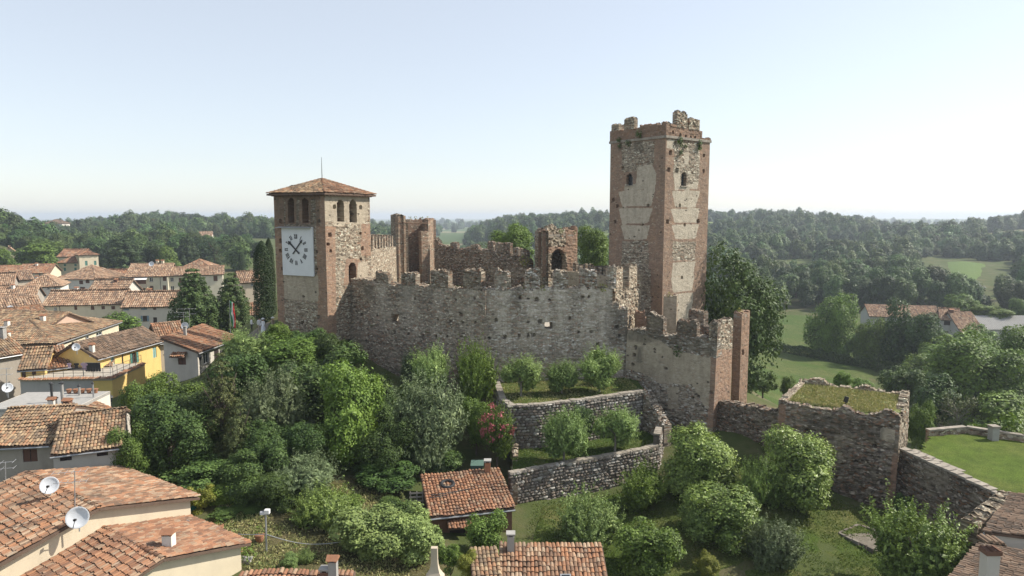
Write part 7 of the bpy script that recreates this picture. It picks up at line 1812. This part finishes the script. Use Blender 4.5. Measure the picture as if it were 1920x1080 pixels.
# --- brown hut
HUT = house('garden_hut', 'brown hut with sagging red tiled lean-to roof by the retaining wall', (808, 967, 44), (960, 948, 45.4), 4.6, .95, 'shed', 'brownwall', 'tile_red', n_obj=[300], zg=CAMZ-22, wins=[('front', 843, 981, 873, 1012, 'shutter_dark')], ov=.3, ov_side=.15, tw=(.24, .32), seed=55, chims=[(.86, .93, .8, .42, 'terracotta', 'slab')])
def hut_bits():
    T, fl, fr, br, bl, ze, g = HUT; t = (fr-fl).normalized(); i = Vector((-t.y, t.x)); n = -i
    u0, v = pix2uv(837, 970, fl, fr, 0); u1, _ = pix2uv(878, 967, fl, fr, 0)
    def W(u, d, z): q = fl+t*u+n*d; return Vector((q.x, q.y, z))
    q = [W(u0, .75, v-.55), W(u1, .75, v-.55), W(u1, .03, v-.2), W(u0, .03, v-.2)]
    o = MB().poly(q, .05, (0, 0, 1)).build('window_canopy', M['under'], T); tile_field(o, q, M['tile_red'], .2, .36, 0, 6)
    # old tyre lying on the roof, cable across it
    sl = .95/4.6; L = (fr-fl).length
    def RF(u, w, h=0.12): q = fl+t*u+i*w; return Vector((q.x, q.y, ze+sl*w+h))
    c = RF(L*.29, 3.1, .17); m = MB(); e1 = Vector((t.x, t.y, 0)); e2 = Vector((i.x, i.y, sl)).normalized(); e3 = e1.cross(e2)
    V = []; F = []; A_, B_ = 22, 8
    for a in range(A_):
        for b in range(B_):
            al, be = 6.283*a/A_, 6.283*b/B_; rr_ = .44+.12*math.cos(be); V.append(c+e1*math.cos(al)*rr_+e2*math.sin(al)*rr_+e3*.09*math.sin(be))
            F.append((a*B_+b, ((a+1) % A_)*B_+b, ((a+1) % A_)*B_+(b+1) % B_, a*B_+(b+1) % B_))
    m.add(V, F); o = m.build('old_tyre', M['ink'], None); tag(o, 'old black tyre lying on the red hut roof', 'tyre', kind='thing')
    m = MB(); m.tube([RF(L*.05, 1.9, .2), RF(L*.3, 2.0, .17), RF(L*.62, 2.25, .2)], .035, 5); m.tube([RF(L*.02, 1.6, .2), RF(L*.25, 1.75, .18)], .03, 5); tag(m.build('roof_pole', M['metal_dark'], None), 'thin dark pole lying across the hut roof', 'pole', kind='thing')
hut_bits()
# --- ribbed roof at the bottom centre
RB = house('ribbed_roof_house', 'house with ribbed terracotta roof and skylight at the bottom centre', (936, 1160, 34.2), (1150, 1160, 34.2), 5.2, 1.35, 'shed', 'greywhite', 'tile_warm', n_obj=[300], zg=CAMZ-25, ov=.3, ov_side=.1, tw=(.23, .40), seed=56, chims=[(.10, .93, 1.0, .42, 'concrete', 'slab')])
def skylight():
    T, fl, fr, br, bl, ze, g = RB; t = (fr-fl).normalized(); i = Vector((-t.y, t.x)); L = (fr-fl).length; sl = 1.35/5.2
    def RF(u, w, h): q = fl+t*u+i*w; return Vector((q.x, q.y, ze+sl*w+h))
    u, w = L*.615, 2.35
    MB().poly([RF(u-.3, w-.4, .28), RF(u+.3, w-.4, .28), RF(u+.3, w+.4, .28), RF(u-.3, w+.4, .28)], .25, (0, -sl, 1)).build('skylight', M['metal_grey'], T)
    MB().poly([RF(u-.23, w-.32, .30), RF(u+.23, w-.32, .30), RF(u+.23, w+.32, .30), RF(u-.23, w+.32, .30)], .015, (0, -sl, 1)).build('skylight_glass', M['glass'], T)
skylight()
house('ribbed_annex', 'small tiled annex roof left of the ribbed roof', (890, 1120, 34.6), (944, 1118, 34.8), 3.6, .7, 'shed', 'greywhite', 'tile_worn', zg=CAMZ-25, ov=.25, ov_side=.05, n_obj=[80], tw=(.24, .36), seed=57)
house('low_tiled_roof', 'orange tiled roof edge at the bottom beside the cream wing', (415, 1150, 31.5), (640, 1152, 31.5), 2.6, .65, 'shed', 'cream', 'tile_red', zg=CAMZ-24, ov=.2, ov_side=.1, n_obj=[120], tw=(.23, .38), seed=58, chims=[(.845, .8, 1.1, .42, 'concrete', 'tile'), (.77, .8, .55, .4, 'brownwall', 'slab')])
# --- lower right corner
house('dark_roof_house', 'house with dark tiled roof and pale verge at the right edge', (1912, 937, 39.5), (1864, 990, 34.8), 6.0, 1.2, 'shed', 'greywhite', 'tile_dark', zg=CAMZ-24, n_obj=[120], ov=.4, ov_side=.15, tw=(.23, .38), seed=59)
house('dark_roof_house', 'house with dark tiled roof and white chimney in the lower right corner', (1850, 1032, 34.0), (1797, 1082, 30.8), 6.0, 1.1, 'shed', 'greywhite', 'tile_dark', zg=CAMZ-24, n_obj=[200], ov=.4, ov_side=.15, tw=(.23, .38), seed=60)
# --- valley farm
house('farmhouse', 'long low farmhouse half hidden by the tall dark tree', (1632, 590, 198), (1764, 598, 194), 10, 2.6, 'gableL', 'grey_wall', 'tile_old', wins=[('front', 1654, 594, 1659, 601, 'shutter_dark')], seed=61)
house('farmhouse', 'grey farmhouse end with tiled hipped roof and two windows', (1764, 599, 190), (1800, 600, 188), 9, 2.6, 'gableL', 'grey_wall', 'tile_old', wins=[('front', 1770, 602, 1783, 610, 'shutter_dark'), ('front', 1770, 621, 1778, 630, 'shutter_dark')], seed=62)
house('farmhouse', 'farmhouse cross wing with broad tiled roof', (1803, 622, 184), (1843, 622, 184), 12, 4.5, 'gableL', 'grey_wall', 'tile_old', chims=[(.1, .5, .7, 1.0, 'brownwall')], seed=63)
def barn():
    T, fl, fr, br, bl, ze, g = house('barn', 'long barn with grey corrugated roof behind the farmhouse', (1845, 618, 190), (1970, 619, 190), 14, .05, 'flat', 'grey_wall', 'concrete', cat='barn', seed=64)
    t = (fr-fl).normalized(); i = Vector((-t.y, t.x)); L = (fr-fl).length; b = MB(); n = 60
    for s in (0, 1):
        for k in range(n):
            u0, u1 = L*k/n, L*(k+1)/n; h0, h1 = (.0, .16) if k % 2 else (.16, .0)
            def W(u, w, z): q = fl+t*u+i*w; return (q.x, q.y, z)
            w0, w1 = (-.6, 7) if s == 0 else (14.6, 7)
            b.add([W(u0, w0, ze+.1+h0), W(u1, w0, ze+.1+h1), W(u1, w1, ze+3+h1), W(u0, w1, ze+3+h0)], [(0, 1, 2, 3)])
    b.build('corrugated_roof', M['concrete'], T)
barn()
M['path'] = m_plain('path', (.17, .15, .12), .95, .3, 3)
# ------------------------------------------------------------------ small things
def dish(px, py, D, dia, label, aim=(0.75, -0.55, 0.35), mast=0.9):
    c = P(px, py, D); a = Vector(aim).normalized(); T = empty('satellite_dish', tuple(c-Vector((0, 0, mast))), label, 'satellite dish')
    q = Vector((0, 0, 1)).rotation_difference(a).to_matrix().to_4x4(); Mx = Matrix.Translation(c) @ q; r = dia/2
    m = MB(); m.lathe([(.001, .0), (r*.5, .02*dia), (r*.8, .07*dia), (r, .125*dia), (r*1.02, .12*dia), (r*.8, .045*dia), (r*.5, -.01*dia), (.001, -.03*dia)], None, 20, Mx)
    m.build('reflector', M['dish'], T, True)
    m = MB(); f = Mx @ Vector((0, -r*.15, dia*.48)); m.tube([Mx @ Vector((0, -r*.95, .1*dia)), f], .02, 5); m.box(tuple(f-Vector((.06, .06, .05))), tuple(f+Vector((.06, .06, .05)))); m.build('feed_arm', M['metal_dark'], T)
    MB().tube([c-a*.05*dia, c-a*.15, c-a*.15-Vector((0, 0, mast))], .035, 6).build('mast', M['metal_grey'], T)
dish(93, 910, 37.5, .95, 'white satellite dish on the ridge of the large tiled roof', (.45, -.85, .35), .75)
dish(146, 970, 34.6, 1.1, 'large pale satellite dish in front of the cream gable wall', (.35, -.9, .3), .8)
dish(347, 611, 84, .9, 'round satellite dish on the roof of the small white house', (.1, -.95, .25), 1.2)
dish(14, 727, 60, .85, 'satellite dish beside the flat roof at the left edge', (.6, -.75, .3), .9)
dish(143, 651, 76, .85, 'satellite dish above the roof terrace annex', (.3, -.9, .3), .8)
dish(19, 578, 122, 1.0, 'satellite dish lying low on the roof at the left edge', (.3, -.8, .5), .4)
dish(166, 547, 157, 1.1, 'white satellite dish near the low white gable house', (.3, -.9, .3), .7)
dish(284, 495, 182, 1.3, 'small satellite dish on the apartment house ridge', (.1, -.9, .3), 1.0)
def aerial(px, py0, py1, D, label, bars=5, w=.9):
    b = P(px, py1, D); t = P(px, py0, D); T = empty('television_aerial', tuple(b), label, 'aerial')
    MB().tube([b-Vector((0, 0, .3)), t], .025, 5).build('mast', M['metal_grey'], T); h = (t-b).z
    for lv in (.97, .72):
        z = b.z+h*lv; MB().tube([(b.x-w*.7, b.y-.2, z), (b.x+w*.5, b.y+.2, z)], .016, 4).build('boom', M['metal_grey'], T)
        for k in range(bars):
            x = b.x-w*.7+k*w*1.2/max(1, bars-1); y = b.y-.2+k*.4/max(1, bars-1); MB().tube([(x+.1, y-.3, z+.02), (x-.1, y+.3, z+.02)], .011, 4).build('element', M['metal_grey'], T)
aerial(140, 883, 958, 35.5, 'thin television aerial above the large tiled roof', 6, 1.3)
aerial(355, 578, 617, 84, 'cluster aerial standing behind the white house roof', 6, 1.6)
aerial(344, 585, 617, 85, 'shorter aerial next to the cluster aerial', 5, 1.4)
aerial(10, 866, 912, 40, 'bent aerial mast at the left edge below the rustic house', 3, 1.0)
aerial(12, 690, 735, 60, 'plain aerial on the flat roof at the left edge', 4, .9)
# flag
def flag():
    D = 92; b = P(432, 622, D); t = P(430, 563, D); T = empty('flag', tuple(b), 'drooping green white and red flag on a pole', 'flag')
    MB().tube([b-Vector((0, 0, 2)), t], .04, 6).build('pole', M['metal_grey'], T)
    for k, (nm, c) in enumerate((('green_stripe', (.03, .25, .10)), ('white_stripe', (.7, .7, .68)), ('red_stripe', (.55, .03, .03)))):
        m = MB(); mt = m_plain(nm, c, .8, .1); n = 8; V = []; F = []
        for j in range(n+1):
            z = t.z-.1-j*.42-k*.12
            for e in (0, 1):
                x = t.x+.06+(k+e)*.19+.1*(j/n)+.05*math.sin(j*1.1+k); V.append((x, t.y+.09*math.sin(j*.8+(k+e)*1.9), z-e*.13))
        for j in range(n): F.append((2*j, 2*j+1, 2*j+3, 2*j+2))
        m.add(V, F); o = m.build(nm, mt, T); s = o.modifiers.new('thick', 'SOLIDIFY'); s.thickness = .02
flag()
# street lamps (old lantern style)
def lantern(px, pyt, D, label, h=3.6):
    c = P(px, pyt, D); T = empty('street_lamp', (c.x, c.y, c.z-h), label, 'street lamp')
    m = MB(); m.lathe([(.09, -h), (.09, -h+.5), (.05, -h+.6), (.04, -.75), (.06, -.7), (.03, -.65)], c, 10); m.build('post', M['metal_dark'], T)
    MB().lathe([(.10, -.62), (.2, -.25), (.2, -.22)], c, 6).build('lantern_glass', M['glass'], T); MB().lathe([(.26, -.22), (.2, -.1), (.05, 0), (.02, .1)], c, 6).build('lantern_roof', M['metal_dark'], T)
lantern(207, 741, 62, 'dark lantern lamp against the ochre wall of the terrace block')
lantern(375, 666, 75.5, 'dark lantern lamp at the corner of the small white house')
lantern(953, 789, 56.5, 'dark floodlight pole beside the oleander and lower terrace', 4.6)
# garden mast with floodlights and cables
def mast():
    D = 38.5; b = P(500, 1072, D); t = P(498, 958, D); T = empty('garden_mast', tuple(b), 'slim grey garden mast with two floodlights', 'mast')
    MB().tube([b-Vector((0, 0, .6)), t], .055, 8).build('pole', M['metal_grey'], T)
    MB().box(tuple(t+Vector((-.02, -.2, -.12))), tuple(t+Vector((.26, .05, .12)))).build('floodlight', M['white'], T); MB().box(tuple(t+Vector((-.3, -.12, -.2))), tuple(t+Vector((-.06, .08, -.02)))).build('floodlight', M['dish'], T)
    MB().box(tuple(t+Vector((-.3, -.03, -.02))), tuple(t+Vector((.2, .03, .03)))).build('bracket', M['metal_dark'], T)
    c = P(350, 975, 39); e = P(640, 1016, 39); m = t.lerp(b, .38)
    for a, bb, lb in ((c, m, 'pale cable sagging from the cream house to the garden mast'), (m, e, 'pale cable sagging from the garden mast to the trained fruit tree')):
        q = [a.lerp(bb, k/10)+Vector((0, 0, -.35*math.sin(math.pi*k/10))) for k in range(11)]
        tag(MB().tube(q, .022, 5).build('cable', M['metal_grey'], None), lb, 'cable', kind='thing')
    p = P(532, 968, 43.5); g_ = gz1(p.x, p.y); tp = empty('clothes_post', (p.x, p.y, g_), 'grey metal clothes post with strings in the dry garden', 'post')
    MB().tube([(p.x, p.y, g_-.2), p], .045, 7).build('post', M['metal_grey'], tp); MB().tube([p-Vector((.35, 0, .05)), p+Vector((.35, 0, -.05))], .03, 6).build('cross_bar', M['metal_grey'], tp)
    MB().tube([p, P(502, 1005, 40.5)], .015, 4).build('string', M['metal_grey'], tp)
    ap = P(525, 994, 42.8); o = MB().lathe([(.01, -.09), (.08, -.05), (.1, 0), (.08, .06), (.01, .08)], ap, 10).build('red_ball', m_plain('redball', (.5, .05, .03), .5, .1), None, True); tag(o, 'small red ball hanging on the clothes post string', 'ball', kind='thing')
    MB().tube([ap, ap+Vector((0, 0, .8))], .012, 4).build('cord', M['metal_dark'], o)
mast()
# flower pots on the garden wall
gwa, gwb = P(405, 1004, 40.5), P(500, 1022, 39.6)
GW = empty('garden_wall', (gwa.x, gwa.y, CAMZ-21.5), 'low pale garden wall carrying the terracotta pots', 'garden wall')
panel('wall', gwa, gwb, CAMZ-21.5, gwa.z-.1-(CAMZ-21.5), M['masonry_sand'], GW, .35, .15, seed=301, disp=.05, rough_top=.04)
def pot(px, py, D, label, s=1.0, mat='terracotta', plant='leaf_mid', box=False, nl=60):
    c = P(px, py, D); T = empty('plant_pot', tuple(c), label, 'plant pot')
    if box: MB().box((c.x-.35*s, c.y-.25*s, c.z-.02), (c.x+.35*s, c.y+.25*s, c.z+.5*s)).build('planter', M[mat], T)
    else: MB().lathe([(.15*s, 0), (.24*s, .2*s), (.27*s, .4*s), (.24*s, .46*s), (.29*s, .48*s), (.29*s, .55*s), (.25*s, .55*s)], c, 14).build('pot', M[mat], T, False)
    tufts('plant', [(tuple(c+Vector((0, 0, .75*s))), .32*s if not box else .65*s, nl, .07)], M[plant], T)
pot(411, 1001, 40.3, 'round terracotta pot on the garden wall nearer the cream wing')
pot(487, 1018, 39.5, 'round terracotta pot on the garden wall by the mast')
pot(461, 1062, 37.5, 'pale planter box with bright leafy plant below the garden wall', 1.0, 'concrete', 'leaf_bright', True, 260)
pot(447, 1045, 38.5, 'terracotta pot with spreading bright plant by the downpipe', .9, 'terracotta', 'leaf_bright', False, 160)
ptree('climber', 'golden leaved climber over the green netting', 'bush_0', 'leaf_yellow', 378, 43.5, 66, 908, 960, cat='shrub')
ptree('climber', 'vine sprawling along the fence under the spruce', 'bush_1', 'leaf_bright', 435, 44.5, 90, 900, 950, cat='shrub')
# green netting
def netting():
    a, b = P(352, 985, 43), P(425, 972, 45.5); T = empty('green_netting', tuple(a), 'dark green shade netting on posts beside the cream house', 'fence')
    m = MB(); n = 16
    for k in range(n):
        p, q = a.lerp(b, k/n), a.lerp(b, (k+1)/n); o0, o1 = Vector((0, .05*math.sin(k*1.3), 0)), Vector((0, .05*math.sin((k+1)*1.3), 0)); m.poly([p+o0, q+o1, q+o1+Vector((0, 0, 1.3)), p+o0+Vector((0, 0, 1.3))], .03)
    m.build('net', m_plain('net', (.02, .16, .15), .8, .2), T)
    for f in (0, .5, 1): p = a.lerp(b, f); MB().tube([p-Vector((0, 0, .5)), p+Vector((0, 0, 1.5))], .035, 6).build('post', M['wood_grey'], T)
netting()
# pallet leaning by the shrub
def pallet():
    c = P(781, 955, 46.5); T = empty('wooden_pallet', tuple(c), 'grey wooden pallet standing upright left of the hut', 'pallet')
    Mx = Matrix.Translation(c) @ Matrix.Rotation(math.radians(8), 4, 'Z') @ Matrix.Rotation(math.radians(-10), 4, 'X')
    for k in range(5): MB().box((-.5, -.05, k*.27), (.5, -.02, k*.27+.11), Mx).build('slat', M['wood_grey'], T)
    for k in (-.46, 0, .4): MB().box((k, -.02, -.05), (k+.08, .08, 1.25), Mx).build('bearer', M['wood_grey'], T)
pallet()
def wheelie():
    c = P(895, 890, 51); T = empty('waste_bin', tuple(c), 'pale green waste bin on the bank behind the hut', 'bin')
    m = MB(); m.add([(c.x-.38, c.y-.38, c.z), (c.x+.38, c.y-.38, c.z), (c.x+.38, c.y+.38, c.z), (c.x-.38, c.y+.38, c.z), (c.x-.46, c.y-.46, c.z+.9), (c.x+.46, c.y-.46, c.z+.9), (c.x+.46, c.y+.46, c.z+.9), (c.x-.46, c.y+.46, c.z+.9)], [(0, 1, 5, 4), (1, 2, 6, 5), (2, 3, 7, 6), (3, 0, 4, 7), (3, 2, 1, 0)])
    g = m_plain('bin_green', (.09, .15, .125), .6, .1); m.build('body', g, T); MB().poly([(c.x-.5, c.y-.52, c.z+.91), (c.x+.5, c.y-.52, c.z+.91), (c.x+.5, c.y+.5, c.z+1.0), (c.x-.5, c.y+.5, c.z+1.0)], .06, (0, 0, 1)).build('lid', g, T)
    for s in (-.3, .3): MB().tube([(c.x+s-.04, c.y+.42, c.z+.1), (c.x+s+.04, c.y+.42, c.z+.1)], .1, 10).build('wheel', M['ink'], T)
wheelie()
# fireplace chimney shaped like a bottle
def bottle_chimney():
    c = P(815, 1092, 33.5); T = empty('barbecue_chimney', tuple(c), 'cream barbecue with flared bottle shaped chimney at the bottom edge', 'barbecue')
    prof = [(.48, 0), (.48, .25), (.40, .38), (.27, .62), (.20, .9), (.175, 1.2), (.165, 1.85), (.165, 1.9)]
    V = []; F = []
    for w, z in prof:
        for sx, sy in ((-1, -1), (1, -1), (1, 1), (-1, 1)): V.append((c.x+sx*w, c.y+sy*w*.8, c.z+z))
    for k in range(len(prof)-1):
        for j in range(4): F.append((4*k+j, 4*k+(j+1) % 4, 4*k+4+(j+1) % 4, 4*k+4+j))
    F.append((len(V)-4, len(V)-3, len(V)-2, len(V)-1)); MB().add(V, F).build('flue', M['beige'], T)
    MB().box((c.x-.62, c.y-.5, c.z-1.6), (c.x+.62, c.y+.5, c.z)).build('hearth', M['pink'], T)
bottle_chimney()
# chimney of the lower right house with tilted clay cap
def clay_chimney():
    c = P(1855, 1062, 30.2); T = empty('clay_chimney', tuple(c), 'white chimney topped by brick openings and tilted clay cap', 'chimney')
    MB().box((c.x-.3, c.y-.25, c.z-.8), (c.x+.3, c.y+.25, c.z+.65)).build('shaft', M['greywhite'], T)
    MB().box((c.x-.36, c.y-.3, c.z+.65), (c.x+.36, c.y+.3, c.z+.85)).build('brick_band', M['brownwall'], T)
    for k in (-.27, 0, .27): MB().box((c.x+k-.05, c.y-.28, c.z+.85), (c.x+k+.05, c.y+.28, c.z+.9)).build('brick', M['brownwall'], T)
    Mx = Matrix.Translation(c+Vector((0, 0, 1.24))) @ Matrix.Rotation(math.radians(10), 4, 'Y'); MB().box((-.46, -.36, -.04), (.46, .36, .05), Mx).build('cap', M['tile_dark'], T)
    for k in (-.26, .02, .3): MB().tube([Mx @ Vector((k, -.36, .07)), Mx @ Vector((k, .36, .07))], .09, 8).build('cap_tile', M['tile_dark'], T)
clay_chimney()
def bastion_light():
    p = P(1585, 772, 53.5); z = BZ-.2; T = empty('spotlight', (p.x, p.y, z), 'black spotlight standing in the dry grass of the bastion', 'spotlight')
    MB().box((p.x-.05, p.y-.05, z-.1), (p.x+.05, p.y+.05, z+.35)).build('stand', M['metal_dark'], T); Mx = Matrix.Translation((p.x, p.y, z+.5)) @ Matrix.Rotation(math.radians(15), 4, 'Y'); MB().box((-.12, -.12, -.15), (.12, .12, .3), Mx).build('housing', M['ink'], T)
bastion_light()
# stone edged pit in the garden
def pit():
    pts = [(1572, 1000), (1640, 1032), (1700, 1015), (1610, 985)]; z = gz1(P(1620, 1005, 46.5).x, 46.5)+.1; q = [DZ(x, y, z) for x, y in pts]
    T = empty('stone_edging', tuple(q[0]), 'stone edged sunken pit in the lawn near the bastion', 'edging')
    for a, b in ((0, 1), (3, 2), (0, 3)):
        d = (q[b]-q[a]); n = int(d.length/.5)
        for k in range(n):
            c = q[a]+d*((k+.5)/n); Mx = Matrix.Translation(c) @ Matrix.Rotation(math.atan2(d.y, d.x)+rnd.uniform(-.06, .06), 4, 'Z'); MB().box((-.23, -.09, -.25), (.23, .09, .06+rnd.uniform(0, .05)), Mx).build('stone', M['stones'], T)
    sheet('pit_floor', [(p.x, p.y) for p in (q[0], q[1], q[2], q[3])], z-.02, M['path'], .3, .1)
pit()
# people by the clock tower
def person(px, py, D, h, label, top, legs, hat=None, skirt=False, rz=0.0, arm=0.2):
    c = P(px, py, D); k = h/1.72
    T = empty('person', tuple(c), label, 'person', 'visitors beside the clock tower', rz=rz)
    me = bpy.data.meshes.new('body'); J = [(0, 0, .95), (0, 0, 1.2), (0, 0, 1.42), (0, 0, 1.52), (0, -.01, 1.62), (-.19, 0, 1.4), (-.25, -.03, 1.12), (-.22, -.03-arm, .95), (.19, 0, 1.4), (.25, -.04, 1.12), (.2, -.04-arm*.6, .92), (-.1, 0, .9), (-.11, -.02, .5), (-.11, .02, .08), (-.11, -.12, .03), (.1, 0, .9), (.12, -.05, .5), (.12, 0, .08), (.12, -.14, .03)]
    R = [.145, .14, .13, .055, .1, .07, .045, .032, .07, .045, .032, .095, .068, .045, .04, .095, .068, .045, .04]
    E = [(0, 1), (1, 2), (2, 3), (3, 4), (2, 5), (5, 6), (6, 7), (2, 8), (8, 9), (9, 10), (0, 11), (11, 12), (12, 13), (13, 14), (0, 15), (15, 16), (16, 17), (17, 18)]
    me.from_pydata([tuple(x*k for x in p) for p in J], E, []); o = bpy.data.objects.new('body', me); COL.objects.link(o); o.parent = T
    sk = o.modifiers.new('skin', 'SKIN'); 
    for i, v in enumerate(me.skin_vertices[0].data): v.radius = (R[i]*k, R[i]*k*.85)
    me.skin_vertices[0].data[0].use_root = True
    o.modifiers.new('sub', 'SUBSURF').render_levels = 1
    n = NT('person_'+top+legs); z = n.n('ShaderNodeSeparateXYZ'); n.l(n.obj(), z.inputs[0])
    skin = (.42, .25, .17); cc = {'white': (.72, .72, .74), 'dark': (.03, .03, .035), 'blue': (.35, .45, .62), 'tan': (.4, .33, .25)}
    s1 = n.ramp(n.math('MULTIPLY', z.outputs[2], .5/k), [(0, (.08, .07, .06)), (.04, cc[legs] if legs in cc else skin), (.46, cc[top]), (.735, skin), (.83, (.06, .04, .03))], 'CONSTANT'); n.bsdf(s1, .8); me.materials.append(n.m)
    if skirt: MB().lathe([(.16*k, 1.0*k), (.2*k, .85*k), (.3*k, .2*k), (.28*k, .2*k)], (0, 0, 0), 12).build('dress', m_plain('dress', (.66, .68, .74), .8, .1), None).parent = T
    if hat: MB().lathe([(.24*k, 1.70*k), (.24*k, 1.715*k), (.11*k, 1.72*k), (.1*k, 1.82*k), (.02, 1.84*k)], (0, -.01, 0), 12).build('hat', M['white'], None).parent = T

person(487, 624, 76, 1.72, 'person in white shirt standing beside the white dress near the clock tower', 'white', 'tan', rz=.6)
person(494, 626, 74.5, 1.68, 'person in long white dress and sun hat by the clock tower', 'white', 'white', True, True, rz=-.4, arm=.3)
person(512, 623, 75.5, 1.65, 'person with white cap close to the clock tower corner', 'tan', 'dark', True, rz=1.2)
person(472, 622, 77, 1.62, 'person in pale top and dark trousers farthest from the clock tower', 'white', 'dark', rz=2.2)
sheet('path', pl((450, 74), (512, 73), (512, 79), (450, 80)), None, M['path'], .4, .04, .15)

# lower left garden: rough ground, beds and shrubs
M['soil'] = m_grass('soil', (0.07, 0.075, 0.03), (0.12, 0.11, 0.05), (0.20, 0.16, 0.09), 0.7, 0.6)
sheet('garden_ground', pl((395, 36), (395, 47), (520, 49), (700, 50), (800, 47), (860, 41), (860, 36), (640, 35)), None, M['soil'], .35, .12, .1)
blades('rough_grass', 'rough dry grass in the garden behind the cream house', pl((400, 37), (400, 46), (700, 48), (800, 46), (850, 40), (640, 36)), None, 14000, 5, 'blade', .08)
for px, D, w, yt, yb, kd, mt, lb in ((425, 42.5, 60, 955, 1000, 'bush_0', 'leaf_dark', 'dark low bush between the netting and the terracotta pots'), (468, 43.5, 70, 945, 990, 'bush_1', 'leaf_dark', 'shaded bush behind the clothes post'),
        (545, 37.5, 40, 1040, 1072, 'bush_1', 'leaf_olive_green', 'small bush near the roof edge in the garden'), (575, 38, 36, 1030, 1068, 'laurel_0', 'leaf_olive_green', 'thin young shrub beside the chimney'), (520, 38, 30, 1050, 1075, 'bush_0', 'leaf_mid', 'tiny bush at the foot of the garden mast'),
        (640, 44, 80, 930, 985, 'bush_1', 'leaf_mid', 'leafy shrub behind the trained fruit tree'), (735, 44.5, 90, 940, 985, 'bush_0', 'leaf_dark', 'dark shrub between pallet and trained fruit tree'), (845, 38.5, 50, 1020, 1065, 'bush_0', 'leaf_mid', 'bush below the hut window'),
        (880, 37.5, 44, 1035, 1075, 'bush_1', 'leaf_yellow', 'yellowish shrub beside the barbecue chimney'), (500, 46.5, 80, 915, 960, 'bush_1', 'leaf_dark', 'dark shrub under the wide silver olive')):
    ptree('shrub', lb, kd, mt, px, D, w, yt, yb, cat='shrub')

# faded painted lettering low on the grey rendered wall
def lettering():
    T = [o for o in bpy.data.objects if o.get('label') == 'grey rendered house part with dark windows under ribbed tiles'][0]
    a = P(99, 849, 44.3); b = P(228, 829, 46); A = Vector(R2(a)); B = Vector(R2(b)); t = (B-A).normalized(); n = Vector((t.y, -t.x))
    u, v = pix2uv(102, 891, A, B, 0); p = A+t*u+n*.012
    cu = bpy.data.curves.new('faded_lettering', 'FONT'); cu.body = 'LECCOMINE'; cu.size = .27; cu.extrude = .003; cu.space_character = 1.15
    q = bpy.data.objects.new('faded_lettering', cu); me = bpy.data.meshes.new_from_object(q); bpy.data.objects.remove(q); me.materials.clear(); me.materials.append(m_plain('faded_paint', (.20, .18, .16), .9, .4, 9))
    o = bpy.data.objects.new('faded_lettering', me); COL.objects.link(o)
    o.parent = T; o.matrix_parent_inverse = pinv(T); o.matrix_basis = Matrix.Translation((p.x, p.y, v)) @ Matrix.Rotation(math.atan2(t.y, t.x), 4, 'Z') @ Matrix.Rotation(math.pi/2, 4, 'X')
lettering()
# ------------------------------------------------------------------ summer haze over the whole place
def haze():
    b = MB().box((-9500, -9500, CAMZ-60), (9500, 9500, CAMZ+24))
    n = NT('haze'); v = n.n('ShaderNodeVolumePrincipled'); v.inputs['Color'].default_value = (0.80, 0.89, 1.0, 1); v.inputs['Density'].default_value = 0.00024
    v.inputs['Anisotropy'].default_value = 0.2
    n.l(v.outputs[0], n.out.inputs['Volume']); n.m.cycles.homogeneous_volume = True
    o = b.build('haze', n.m); tag(o, kind='stuff')
haze()
